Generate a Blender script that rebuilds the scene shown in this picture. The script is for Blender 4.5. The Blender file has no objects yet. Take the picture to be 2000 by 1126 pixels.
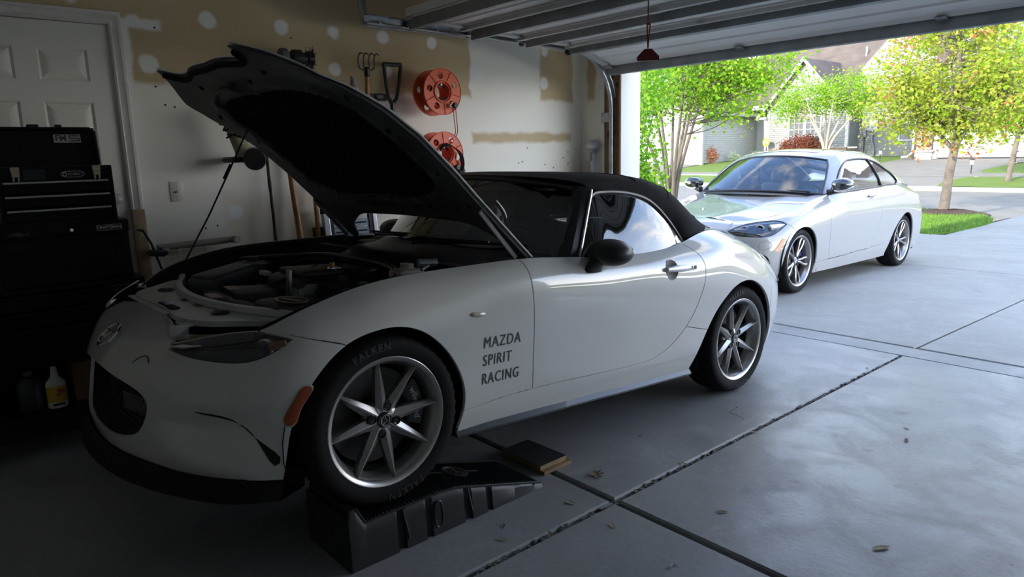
EXPOSURE = 1.35
SKY = 1.6
SUN = 2.7
SUN_EL = 21.0
import bpy, bmesh, math, random
import numpy as np
from mathutils import Matrix, Vector, geometry
C = bpy.context.scene.collection
PI = math.pi
R_ = math.radians
random.seed(7)
SC = bpy.context.scene
# ---------------------------------------------------------------- camera
F_PX = 1365.86
cd = bpy.data.cameras.new('camera'); cd.sensor_width = 36.0; cd.lens = 36.0 * F_PX / 2000.0
cd.clip_start = 0.05; cd.clip_end = 500
camera = bpy.data.objects.new('camera', cd); C.objects.link(camera)
def cam_matrix(yaw, pitch, roll, pos):
    f = Vector((-math.sin(yaw) * math.cos(pitch), math.cos(yaw) * math.cos(pitch), -math.sin(pitch)))
    r = Vector((math.cos(yaw), math.sin(yaw), 0)); u = r.cross(f)
    r2 = r * math.cos(roll) + u * math.sin(roll); u2 = -r * math.sin(roll) + u * math.cos(roll)
    m = Matrix((r2, u2, -f)).transposed().to_4x4(); m.translation = pos
    return m
camera.matrix_world = cam_matrix(0.861783708, 0.190070108, -0.0253837488, Vector((0, 0, 1.37624)))
SC.camera = camera
# ---------------------------------------------------------------- colour management
SC.view_settings.view_transform = 'Standard'; SC.view_settings.look = 'None'
SC.view_settings.gamma = 1; SC.view_settings.use_curve_mapping = False
SC.view_settings.exposure = EXPOSURE
SC.cycles.use_denoising = True
SC.cycles.max_bounces = 10; SC.cycles.diffuse_bounces = 8; SC.cycles.glossy_bounces = 5
SC.cycles.transparent_max_bounces = 16; SC.cycles.transmission_bounces = 6
SC.cycles.sample_clamp_indirect = 12; SC.cycles.caustics_reflective = False; SC.cycles.caustics_refractive = False
# ---------------------------------------------------------------- sky and sun
wd = bpy.data.worlds.new('sky'); SC.world = wd; wd.use_nodes = True
wn = wd.node_tree.nodes; wl = wd.node_tree.links; wn.clear()
def N(nt, typ, **kw):
    n = nt.nodes.new(typ)
    for k, v in kw.items(): setattr(n, k, v)
    return n
def build_sky():
    nt = wd.node_tree
    tc = N(nt, 'ShaderNodeTexCoord'); sep = N(nt, 'ShaderNodeSeparateXYZ'); wl.new(tc.outputs['Generated'], sep.inputs[0])
    ramp = N(nt, 'ShaderNodeValToRGB'); wl.new(sep.outputs['Z'], ramp.inputs[0])
    e = ramp.color_ramp.elements
    e[0].position = 0.0; e[0].color = (0.99, 0.97, 0.95, 1)
    e[1].position = 0.80; e[1].color = (0.15, 0.27, 0.55, 1)
    m = e.new(0.25); m.color = (0.54, 0.66, 0.86, 1)
    m = e.new(0.5); m.color = (0.24, 0.40, 0.74, 1)
    # clouds: direction projected on a flat layer overhead
    mp = N(nt, 'ShaderNodeMapping'); mp.inputs['Scale'].default_value = (1.0, 1.0, 3.2); wl.new(tc.outputs['Generated'], mp.inputs[0])
    ns = N(nt, 'ShaderNodeTexNoise'); ns.inputs['Scale'].default_value = 2.3; ns.inputs['Detail'].default_value = 8; ns.inputs['Roughness'].default_value = 0.55
    wl.new(mp.outputs[0], ns.inputs['Vector'])
    cr = N(nt, 'ShaderNodeMapRange', interpolation_type='SMOOTHSTEP'); cr.inputs['From Min'].default_value = 0.475; cr.inputs['From Max'].default_value = 0.66
    wl.new(ns.outputs[0], cr.inputs['Value'])
    mx = N(nt, 'ShaderNodeMix', data_type='RGBA'); wl.new(cr.outputs[0], mx.inputs['Factor']); wl.new(ramp.outputs[0], mx.inputs[6]); mx.inputs[7].default_value = (0.94, 0.92, 0.885, 1)
    bg = N(nt, 'ShaderNodeBackground'); bg.inputs['Strength'].default_value = SKY
    # haze: the sky brightens smoothly towards the horizon all round
    hz = N(nt, 'ShaderNodeMapRange', interpolation_type='SMOOTHSTEP'); hz.inputs[1].default_value = 0.0; hz.inputs[2].default_value = .55; hz.inputs[3].default_value = SKY * 2.1; hz.inputs[4].default_value = SKY; wl.new(sep.outputs['Z'], hz.inputs[0]); wl.new(hz.outputs[0], bg.inputs['Strength'])
    wl.new(mx.outputs[2], bg.inputs['Color']) if False else None; wl.new(mx.outputs[2], bg.inputs['Color'])
    out = N(nt, 'ShaderNodeOutputWorld'); wl.new(bg.outputs[0], out.inputs[0])
build_sky()
sd = bpy.data.lights.new('sun', 'SUN'); sd.energy = SUN; sd.angle = R_(0.8); sd.color = (1.0, 0.93, 0.80)
sun = bpy.data.objects.new('sun', sd); C.objects.link(sun)
sun.rotation_euler = Vector((0.02 * math.cos(R_(SUN_EL)), 1.0 * math.cos(R_(SUN_EL)), -math.sin(R_(SUN_EL)))).to_track_quat('-Z', 'Y').to_euler()
# ---------------------------------------------------------------- helpers
def tag(o, label=None, cat=None, group=None, kind=None):
    if label: o['label'] = label
    if cat: o['category'] = cat
    if group: o['group'] = group
    if kind: o['kind'] = kind
    return o
def empty(name, loc=(0, 0, 0), rz=0.0, mx=None, parent=None):
    o = bpy.data.objects.new(name, None); C.objects.link(o); o.empty_display_size = 0.1
    o.location = loc; o.rotation_euler = (0, 0, rz)
    if mx is not None: o.matrix_world = mx
    if parent: o.parent = parent
    return o
def copy_tree(o, parent=None):
    c = o.copy(); C.objects.link(c)
    if parent: c.parent = parent
    for ch in list(o.children): copy_tree(ch, c)
    return c
I4 = Matrix.Identity(4)
def frame(x, y, z, o=(0, 0, 0)):
    m = Matrix((Vector(x), Vector(y), Vector(z))).transposed().to_4x4(); m.translation = Vector(o); return m
def T(x, y, z): return Matrix.Translation((x, y, z))
def RX(a): return Matrix.Rotation(R_(a), 4, 'X')
def RY(a): return Matrix.Rotation(R_(a), 4, 'Y')
def RZ(a): return Matrix.Rotation(R_(a), 4, 'Z')
class B:
    """collects shapes and links them as one mesh object"""
    def __init__(s, mx=None): s.bm = bmesh.new(); s.mx = mx or I4
    def _t(s, vs, mx=None):
        m = s.mx @ mx if mx is not None else s.mx
        for v in vs: v.co = m @ v.co
    def box(s, c, d, mx=None, bev=0.0, seg=2):
        r = bmesh.ops.create_cube(s.bm, size=1.0); vs = r['verts']
        for v in vs: v.co = Vector((v.co.x * d[0] + c[0], v.co.y * d[1] + c[1], v.co.z * d[2] + c[2]))
        if bev > 0:
            es = list({e for v in vs for e in v.link_edges})
            rr = bmesh.ops.bevel(s.bm, geom=es, offset=min(bev, min(d) * .45), segments=seg, affect='EDGES', profile=.5)
            vs = list({v for f in rr['faces'] for v in f.verts} | {v for v in vs if v.is_valid})
            s._t(vs, mx); return s
        s._t(vs, mx); return s
    def bx(s, x0, x1, y0, y1, z0, z1, mx=None, bev=0.0, seg=2):
        return s.box(((x0 + x1) / 2, (y0 + y1) / 2, (z0 + z1) / 2), (abs(x1 - x0), abs(y1 - y0), abs(z1 - z0)), mx, bev, seg)
    def raw(s, verts, faces, mx=None):
        vs = [s.bm.verts.new(Vector(v)) for v in verts]
        for f in faces:
            try: s.bm.faces.new([vs[i] for i in f])
            except ValueError: pass
        s._t(vs, mx); return s
    def grid(s, P, closed_u=False, closed_v=False, mx=None, flip=False):
        nu, nv = len(P), len(P[0]); vs = [[s.bm.verts.new(Vector(P[i][j])) for j in range(nv)] for i in range(nu)]
        for i in range(nu if closed_u else nu - 1):
            for j in range(nv if closed_v else nv - 1):
                q = [vs[i][j], vs[(i + 1) % nu][j], vs[(i + 1) % nu][(j + 1) % nv], vs[i][(j + 1) % nv]]
                if flip: q.reverse()
                try: s.bm.faces.new(q)
                except ValueError: pass
        s._t([v for r in vs for v in r], mx); return s
    def prism(s, poly, h, mx=None, z0=0.0):
        """2-D outline in xy pulled up from z0 by h"""
        n = len(poly)
        a = [s.bm.verts.new((p[0], p[1], z0)) for p in poly]; b = [s.bm.verts.new((p[0], p[1], z0 + h)) for p in poly]
        s.bm.faces.new(list(reversed(a))); s.bm.faces.new(b)
        for i in range(n): s.bm.faces.new([a[i], a[(i + 1) % n], b[(i + 1) % n], b[i]])
        s._t(a + b, mx); return s
    def tube(s, pts, r, seg=8, cap=True, mx=None, closed=False):
        pts = [Vector(p) for p in pts]; n = len(pts); rr = r if hasattr(r, '__len__') else [r] * n
        rings = []; up = None
        for i, p in enumerate(pts):
            if closed: d = pts[(i + 1) % n] - pts[i - 1]
            else: d = pts[min(i + 1, n - 1)] - pts[max(i - 1, 0)]
            if d.length < 1e-9: d = Vector((0, 0, 1))
            d.normalize()
            if up is None: up = Vector((0, 0, 1)) if abs(d.z) < .9 else Vector((1, 0, 0))
            a = d.cross(up)
            if a.length < 1e-6: a = d.orthogonal()
            a.normalize(); up = a.cross(d)
            rings.append([s.bm.verts.new(p + (a * math.cos(t) + up * math.sin(t)) * rr[i]) for t in [2 * PI * k / seg for k in range(seg)]])
        for i in range(n if closed else n - 1):
            A, Bq = rings[i], rings[(i + 1) % n]
            for k in range(seg): s.bm.faces.new([A[k], A[(k + 1) % seg], Bq[(k + 1) % seg], Bq[k]])
        if cap and not closed: s.bm.faces.new(list(reversed(rings[0]))); s.bm.faces.new(rings[-1])
        s._t([v for q in rings for v in q], mx); return s
    def lathe(s, prof, seg=32, mx=None, closed=False):
        """profile [(radius, height)] turned about local Z"""
        P = [[(r * math.cos(2 * PI * k / seg), r * math.sin(2 * PI * k / seg), z) for r, z in prof] for k in range(seg)]
        if closed: P = [row + [row[0]] for row in P]
        s.grid(P, closed_u=True, mx=mx); return s
    def cyl(s, c, r, h, seg=24, mx=None, r2=None):
        r2 = r if r2 is None else r2
        s.lathe([(1e-5, -h / 2), (r, -h / 2), (r2, h / 2), (1e-5, h / 2)], seg, (mx if mx is not None else I4) @ T(*c)); return s
    def ball(s, c, r, sub=2, sc=(1, 1, 1), mx=None):
        q = bmesh.ops.create_icosphere(s.bm, subdivisions=sub, radius=r)
        for v in q['verts']: v.co = Vector((v.co.x * sc[0] + c[0], v.co.y * sc[1] + c[1], v.co.z * sc[2] + c[2]))
        s._t(q['verts'], mx); return s
    def build(s, name, mat, parent=None, smooth=None, loc=None, weld=True, normals=True):
        if weld: bmesh.ops.remove_doubles(s.bm, verts=s.bm.verts, dist=1e-5)
        bmesh.ops.dissolve_degenerate(s.bm, dist=1e-7, edges=s.bm.edges)
        if normals: bmesh.ops.recalc_face_normals(s.bm, faces=s.bm.faces)
        me = bpy.data.meshes.new(name); s.bm.to_mesh(me); s.bm.free()
        return link(name, me, mat, parent, smooth, loc)
def link(name, me, mat, parent=None, smooth=None, loc=None):
    for m in (mat if isinstance(mat, (list, tuple)) else [mat]): me.materials.append(m)
    o = bpy.data.objects.new(name, me); C.objects.link(o)
    if parent is not None: o.parent = parent
    if loc is not None: o.location = loc
    if smooth is None: smooth = 35
    if smooth:
        me.polygons.foreach_set('use_smooth', [True] * len(me.polygons))
        if smooth < 180: me.set_sharp_from_angle(angle=R_(smooth))
    return o
def text_mesh(txt, size, bold=0.0, extr=0.0, space=1.0, shear=0.0, align='CENTER'):
    cu = bpy.data.curves.new('lettering', 'FONT'); cu.body = txt; cu.size = size; cu.offset = bold; cu.extrude = extr
    cu.space_character = space; cu.shear = shear; cu.align_x = align; cu.align_y = 'CENTER'; cu.resolution_u = 3
    o = bpy.data.objects.new('lettering', cu); C.objects.link(o)
    bpy.context.view_layer.update()
    me = bpy.data.meshes.new_from_object(o.evaluated_get(bpy.context.evaluated_depsgraph_get()))
    C.objects.unlink(o); bpy.data.objects.remove(o); bpy.data.curves.remove(cu)
    me.materials.clear()
    return me
def text(name, txt, size, mat, mx, parent=None, **kw):
    me = text_mesh(txt, size, **kw); me.transform(mx)
    return link(name, me, mat, parent, 0)
# ---------------------------------------------------------------- materials
MATS = {}
def mat(name, col, rough=.5, metal=0.0, coat=0.0, spec=.5, var=None, bump=None, rvar=None, coords='Object', sub=None):
    """var=(scale, amount[, colour2]) mottling; bump=(scale, strength[, distance])"""
    if name in MATS: return MATS[name]
    m = bpy.data.materials.new(name); m.use_nodes = True; nt = m.node_tree; p = nt.nodes['Principled BSDF']
    p.inputs['Base Color'].default_value = (*col, 1); p.inputs['Roughness'].default_value = rough; p.inputs['Metallic'].default_value = metal
    p.inputs['Coat Weight'].default_value = coat; p.inputs['Coat IOR'].default_value = 1.62 if coat >= 1 else 1.5; p.inputs['Coat Roughness'].default_value = .03; p.inputs['Specular IOR Level'].default_value = spec
    tc = N(nt, 'ShaderNodeTexCoord')
    if var:
        ns = N(nt, 'ShaderNodeTexNoise'); ns.inputs['Scale'].default_value = var[0]; ns.inputs['Detail'].default_value = 6; ns.inputs['Roughness'].default_value = .6
        nt.links.new(tc.outputs[coords], ns.inputs['Vector'])
        mr = N(nt, 'ShaderNodeMapRange'); mr.inputs['From Min'].default_value = .3; mr.inputs['From Max'].default_value = .7
        nt.links.new(ns.outputs[0], mr.inputs['Value'])
        mx = N(nt, 'ShaderNodeMix', data_type='RGBA'); mx.inputs[6].default_value = (*col, 1)
        c2 = var[2] if len(var) > 2 else tuple(c * (1 - var[1]) for c in col)
        mx.inputs[7].default_value = (*c2, 1)
        if len(var) > 2: mr.inputs['To Max'].default_value = var[1]
        nt.links.new(mr.outputs[0], mx.inputs['Factor']); nt.links.new(mx.outputs[2], p.inputs['Base Color'])
        if rvar:
            m2 = N(nt, 'ShaderNodeMapRange'); m2.inputs['To Min'].default_value = rough; m2.inputs['To Max'].default_value = rvar
            nt.links.new(mr.outputs[0], m2.inputs['Value']); nt.links.new(m2.outputs[0], p.inputs['Roughness'])
    if bump:
        nb = N(nt, 'ShaderNodeTexNoise'); nb.inputs['Scale'].default_value = bump[0]; nb.inputs['Detail'].default_value = 5
        nt.links.new(tc.outputs[coords], nb.inputs['Vector'])
        bp = N(nt, 'ShaderNodeBump'); bp.inputs['Strength'].default_value = bump[1]; bp.inputs['Distance'].default_value = bump[2] if len(bump) > 2 else .005
        nt.links.new(nb.outputs[0], bp.inputs['Height']); nt.links.new(bp.outputs[0], p.inputs['Normal'])
    MATS[name] = m
    return m
def glass_mat(name, tint, refl=1.0, rough=0.0):
    """thin pane: tinted see-through plus a Fresnel mirror"""
    if name in MATS: return MATS[name]
    m = bpy.data.materials.new(name); m.use_nodes = True; nt = m.node_tree; nt.nodes.clear()
    tr = N(nt, 'ShaderNodeBsdfTransparent'); tr.inputs[0].default_value = (*tint, 1)
    gl = N(nt, 'ShaderNodeBsdfGlossy'); gl.inputs['Roughness'].default_value = rough; gl.inputs[0].default_value = (refl, refl, refl, 1)
    fr = N(nt, 'ShaderNodeFresnel'); fr.inputs['IOR'].default_value = 1.55
    # a pane mirrors at both of its faces: 2F/(1+F)
    a = N(nt, 'ShaderNodeMath', operation='MULTIPLY'); a.inputs[1].default_value = 2.0
    b = N(nt, 'ShaderNodeMath', operation='ADD'); b.inputs[1].default_value = 1.0
    c = N(nt, 'ShaderNodeMath', operation='DIVIDE')
    nt.links.new(fr.outputs[0], a.inputs[0]); nt.links.new(fr.outputs[0], b.inputs[0]); nt.links.new(a.outputs[0], c.inputs[0]); nt.links.new(b.outputs[0], c.inputs[1])
    mx = N(nt, 'ShaderNodeMixShader'); nt.links.new(c.outputs[0], mx.inputs[0]); nt.links.new(tr.outputs[0], mx.inputs[1]); nt.links.new(gl.outputs[0], mx.inputs[2])
    out = N(nt, 'ShaderNodeOutputMaterial'); nt.links.new(mx.outputs[0], out.inputs[0])
    MATS[name] = m
    return m
BLACK = mat('black_plastic', (.012, .012, .013), .45)
SATIN = mat('black_satin_metal', (.015, .015, .016), .35, spec=.4)
RUBBER = mat('black_rubber', (.012, .012, .013), .8, spec=.22, var=(40, .3))
WHITE = mat('white_paint', (.72, .72, .70), .45, bump=(60, .05))
CHROME = mat('chrome', (.8, .8, .8), .08, 1.0)
STEEL = mat('galvanized_steel', (.42, .44, .45), .45, .85, var=(14, .25), rvar=.6)
ALU = mat('aluminium', (.62, .63, .64), .4, .9, var=(20, .15))
WOOD = mat('bare_pine', (.34, .22, .12), .7, var=(9, .5), bump=(30, .2))
HANDLE = mat('varnished_ash', (.42, .20, .065), .45, var=(12, .45))
# ================================================================ room
WX, WY = -4.42, 4.65           # left wall face, front wall face
CEIL = 2.56
def masks(nt, coord_a, coord_b, rects, spots, noise, amp=.03, soft=.03):
    """node sum of soft-edged rectangles (a0,a1,b0,b1) and spots (a,b,r)"""
    def M(op, x, y=None, clamp=False):
        n = N(nt, 'ShaderNodeMath', operation=op, use_clamp=clamp)
        for i, q in enumerate((x, y)):
            if q is None: continue
            if isinstance(q, (int, float)): n.inputs[i].default_value = q
            else: nt.links.new(q, n.inputs[i])
        return n.outputs[0]
    nz = M('MULTIPLY', M('SUBTRACT', noise, .5), amp * 2)
    out = None
    for a0, a1, b0, b1 in rects:
        d = M('MINIMUM', M('MINIMUM', M('SUBTRACT', coord_a, a0), M('SUBTRACT', a1, coord_a)), M('MINIMUM', M('SUBTRACT', coord_b, b0), M('SUBTRACT', b1, coord_b)))
        v = M('DIVIDE', M('ADD', d, nz), soft, True)
        out = v if out is None else M('MAXIMUM', out, v)
    for a, b, r in spots:
        da = M('SUBTRACT', coord_a, a); db = M('SUBTRACT', coord_b, b)
        d = M('SQRT', M('ADD', M('MULTIPLY', da, da), M('MULTIPLY', db, db)))
        v = M('DIVIDE', M('ADD', M('SUBTRACT', r, d), nz), soft, True)
        out = v if out is None else M('MAXIMUM', out, v)
    return out
def drywall(name, axis_a, tan_rects, white_spots, white_rects=(), faint=()):
    m = bpy.data.materials.new(name); m.use_nodes = True; nt = m.node_tree; p = nt.nodes['Principled BSDF']; p.inputs['Roughness'].default_value = .75
    p.inputs['Specular IOR Level'].default_value = .3
    g = N(nt, 'ShaderNodeNewGeometry'); sp = N(nt, 'ShaderNodeSeparateXYZ'); nt.links.new(g.outputs['Position'], sp.inputs[0])
    n1 = N(nt, 'ShaderNodeTexNoise'); n1.inputs['Scale'].default_value = 7; n1.inputs['Detail'].default_value = 5; nt.links.new(g.outputs['Position'], n1.inputs['Vector'])
    n2 = N(nt, 'ShaderNodeTexNoise'); n2.inputs['Scale'].default_value = 2.2; n2.inputs['Detail'].default_value = 4; nt.links.new(g.outputs['Position'], n2.inputs['Vector'])
    a = sp.outputs[axis_a]; b = sp.outputs[2]
    tan = masks(nt, a, b, tan_rects, [], n1.outputs[0], .032, .03)
    wht = masks(nt, a, b, list(white_rects), white_spots, n1.outputs[0], .03, .02)
    base = N(nt, 'ShaderNodeMix', data_type='RGBA'); nt.links.new(n2.outputs[0], base.inputs[0]); base.inputs[6].default_value = (.80, .765, .66, 1); base.inputs[7].default_value = (.84, .82, .76, 1)
    paper = N(nt, 'ShaderNodeMix', data_type='RGBA'); nt.links.new(n2.outputs[0], paper.inputs[0]); paper.inputs[6].default_value = (.50, .385, .22, 1); paper.inputs[7].default_value = (.58, .465, .30, 1)
    if faint:
        fm = masks(nt, a, b, list(faint), [], n1.outputs[0], .06, .10); f2_ = N(nt, 'ShaderNodeMath', operation='MULTIPLY'); nt.links.new(fm, f2_.inputs[0]); f2_.inputs[1].default_value = .42
        tan2 = N(nt, 'ShaderNodeMath', operation='MAXIMUM'); nt.links.new(tan, tan2.inputs[0]); nt.links.new(f2_.outputs[0], tan2.inputs[1]); tan = tan2.outputs[0]
    m1 = N(nt, 'ShaderNodeMix', data_type='RGBA'); nt.links.new(tan, m1.inputs[0]); nt.links.new(base.outputs[2], m1.inputs[6]); nt.links.new(paper.outputs[2], m1.inputs[7])
    m2 = N(nt, 'ShaderNodeMix', data_type='RGBA'); nt.links.new(wht, m2.inputs[0]); nt.links.new(m1.outputs[2], m2.inputs[6]); m2.inputs[7].default_value = (.82, .81, .77, 1)
    nt.links.new(m2.outputs[2], p.inputs['Base Color'])
    bp = N(nt, 'ShaderNodeBump'); bp.inputs['Strength'].default_value = .12; bp.inputs['Distance'].default_value = .004; nt.links.new(n1.outputs[0], bp.inputs['Height']); nt.links.new(bp.outputs[0], p.inputs['Normal'])
    return m
spots = [(y, 2.19, .052) for y in (1.494, 1.944, 2.30, 2.672, 3.08)] + [(4.212, 2.208, .05), (3.481, 1.99, .07), (2.293, 1.957, .05), (1.147, 1.92, .06),
         (4.206, 1.949, .055), (1.547, 1.07, .055), (2.69, 1.96, .05), (3.44, 1.90, .05), (1.09, 2.15, .05), (.80, 2.25, .05), (3.08, 1.95, .05)]
DW_L = drywall('drywall_left', 1, [(-3, 3.44, 1.80, 2.7), (4.146, 4.56, 1.80, 2.24), (3.41, 4.54, 1.452, 1.560), ], spots,
               [(.9, 1.075, -1, 2.16), (1.0, 1.24, 2.10, 2.17), (1.30, 1.5, 1.75, 1.83)], [(1.45, 2.4, .75, 1.21), (1.05, 1.5, .5, .98), (2.4, 3.3, .9, 1.18)])
DW_F = drywall('drywall_front', 0, [(-4.355, -4.235, 1.80, 2.23), (-4.33, -4.24, 1.20, 1.36)], [(-4.18, 2.1, .02)])
PLAIN = mat('drywall_plain', (.85, .84, .81), .8, var=(2, .12))
def structure(o): o['kind'] = 'structure'; return o
# left wall with the door hole
D0, D1, DT = .150, .960, 2.112           # door slab edges and top
b = B()
for y0, y1, z0, z1 in ((-2.4, D0 - .02, -.2, CEIL), (D1 + .02, WY + .12, -.2, CEIL), (D0 - .02, D1 + .02, DT + .02, CEIL), (D0 - .02, D1 + .02, -.2, .08)):
    b.bx(WX - .12, WX, y0, y1, z0, z1)
wl_ = structure(b.build('wall_left', DW_L, smooth=0, weld=False))
# small nicks and nail holes in the wall board
b = B()
for y, z in ((1.20, 2.12), (1.21, 1.70), (1.26, 1.69), (1.17, 1.80), (3.9, 1.30), (3.94, 1.31), (4.2, 1.28), (4.3, 1.25), (2.0, 2.13), (1.36, .98), (1.43, .99), (4.0, 1.42), (4.42, 1.33), (4.48, 1.38), (4.48, 1.28)):
    b.cyl((0, 0, 0), .006, .003, 6, mx=T(WX, y, z) @ RY(90))
structure(b.build('nail_hole', mat('hole_dark', (.03, .025, .02), .9), wl_, 0))['kind'] = 'stuff'
# front wall: return, header and right return
OX0, OX1, OZ = -3.95, .93, 2.06
b = B()
b.bx(WX - .12, -4.147, WY, WY + .14, -.2, CEIL); b.bx(-4.147, OX0 - .005, WY + .045, WY + .14, -.2, CEIL)
b.bx(OX0 - .2, OX1 + .2, WY + .02, WY + .14, OZ + .16, CEIL); b.bx(OX1 + .005, 1.52, WY, WY + .14, -.2, CEIL)
wf = structure(b.build('wall_front', DW_F, smooth=0, weld=False))
FIR = mat('fir_stud', (.36, .21, .10), .75, var=(6, .55), bump=(25, .3))
for x0, x1, yy in ((-4.143, -4.075, .012), (-4.028, -3.955, -.02)):
    b = B(); b.bx(x0, x1, WY + yy, WY + .045, 0, 2.20, bev=.003); b.build('stud', FIR, wf)
b = B(); b.ball((-4.11, WY + .01, 1.52), .018, 2, (.7, .3, 1.5)); b.ball((-3.99, WY - .02, 2.03), .018, 2, (.8, .3, 1.3)); b.ball((-3.985, WY - .02, 1.92), .014, 2, (.8, .3, 1.5))
b.build('knot', mat('knot_dark', (.05, .025, .012), .7), wf)
JAMB = mat('white_jamb', (.78, .78, .75), .5, bump=(40, .08))
b = B(); b.bx(OX0 - .015, OX0, WY - .01, WY + .24, 0, OZ + .11, bev=.003); structure(b.build('trim_1', JAMB))
b = B(); b.bx(OX1, OX1 + .015, WY - .01, WY + .24, 0, OZ + .11); structure(b.build('trim_2', JAMB))
b = B(); b.bx(OX0, OX1, WY + .0, WY + .24, OZ + .10, OZ + .125); structure(b.build('trim_3', JAMB))
# remaining shell
b = B(); b.bx(1.40, 1.52, -2.4, WY + .12, -.2, CEIL); structure(b.build('wall_right', PLAIN, smooth=0))
b = B(); b.bx(WX - .12, 1.52, -2.5, -2.4, -.2, CEIL); structure(b.build('wall_back', PLAIN, smooth=0))
b = B(); b.bx(WX - .12, 1.52, -2.5, WY + .14, CEIL, CEIL + .1); structure(b.build('ceiling', PLAIN, smooth=0))
# entry door in the left wall: slab with six raised panels, casing and stop
DP = mat('door_paint', (.80, .775, .70), .55, bump=(90, .12, .002))
def raised(b, y0, y1, z0, z1, x):
    """a moulded panel: sunk bead, bevelled field"""
    steps = [(0, 0.0), (.012, -.010), (.022, -.004), (.05, .004), (.055, .004)]
    loops = []
    for ins, dx in steps: loops.append([(x + dx, y0 + ins, z0 + ins), (x + dx, y1 - ins, z0 + ins), (x + dx, y1 - ins, z1 - ins), (x + dx, y0 + ins, z1 - ins)])
    for k in range(len(loops) - 1):
        for i in range(4):
            j = (i + 1) % 4; b.raw([loops[k][i], loops[k][j], loops[k + 1][j], loops[k + 1][i]], [(0, 1, 2, 3)])
    b.raw(loops[-1], [(0, 1, 2, 3)])
XD = WX - .012
rects = [(y0, y1, z0, z1) for y0, y1 in ((.265, .520), (.622, .852)) for z0, z1 in ((1.812, 1.978), (1.06, 1.705), (.22, .93))]
ys = [D0, .265, .520, .622, .852, D1]; zs = [.085, .22, .93, 1.06, 1.705, 1.812, 1.978, DT]
b = B()
for i in range(5):
    for j in range(7):
        if any(abs(r[0] - ys[i]) < 1e-6 and abs(r[2] - zs[j]) < 1e-6 for r in rects): continue
        b.raw([(XD, ys[i], zs[j]), (XD, ys[i + 1], zs[j]), (XD, ys[i + 1], zs[j + 1]), (XD, ys[i], zs[j + 1])], [(0, 1, 2, 3)])
for r in rects: raised(b, *r, XD)
b.bx(XD - .04, XD - .012, D0, D1, .085, DT)
door = structure(b.build('door_1', DP, smooth=20, normals=False))
kn = B(RY(90)); kn.lathe([(1e-4, .0), (.034, .0), (.034, .006), (.014, .010), (.012, .035), (.026, .045), (.030, .058), (.024, .070), (1e-4, .074)], 24)
k = kn.build('door_knob', mat('brushed_nickel', (.78, .75, .68), .35, .8), door, loc=(XD, .893, 1.185))
kn = B(RY(90)); kn.cyl((0, 0, .005), .028, .012, 24); kn.cyl((0, 0, .012), .012, .006, 16); kn.build('deadbolt', MATS['brushed_nickel'], door, loc=(XD, .893, .93))
# casing with a stepped profile
CASE = mat('casing_paint', (.76, .735, .68), .5, bump=(50, .1, .003), var=(18, .12))
prof = [(0, .0), (0, .008), (.010, .013), (.016, .010), (.038, .015), (.046, .020), (.060, .020), (.064, .012), (.064, 0)]   # across width, thickness
def casing(name, pts, inward):
    b = B(); P = []
    for (y, z), (oy, oz) in zip(pts, inward): P.append([(WX + t, y + oy * w, z + oz * w) for w, t in prof])
    b.grid(P); return structure(b.build(name, CASE, smooth=30))
casing('trim_4', [(D1 + .005, 0.0), (D1 + .005, DT + .008), (D0 - .005, DT + .008), (D0 - .005, 0.0)], [(1, 0), (1, 1), (-1, 1), (-1, 0)])
b = B(); b.bx(WX - .06, WX - .001, D1 + .0, D1 + .019, .08, DT + .018); b.bx(WX - .06, WX - .001, D0 - .019, D0, .08, DT + .018); b.bx(WX - .06, WX - .001, D0 - .02, D1 + .02, DT + .003, DT + .02)
structure(b.build('trim_5', CASE))
RUB = mat('worn_casing_wood', (.46, .33, .20), .75, var=(12, .5, ))
# raw pine post beside the door low down (bare lower casing)
b = B(); b.bx(WX, WX + .022, D1 + .003, D1 + .071, 0, 1.12, bev=.004); structure(b.build('trim_6', RUB))
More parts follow.
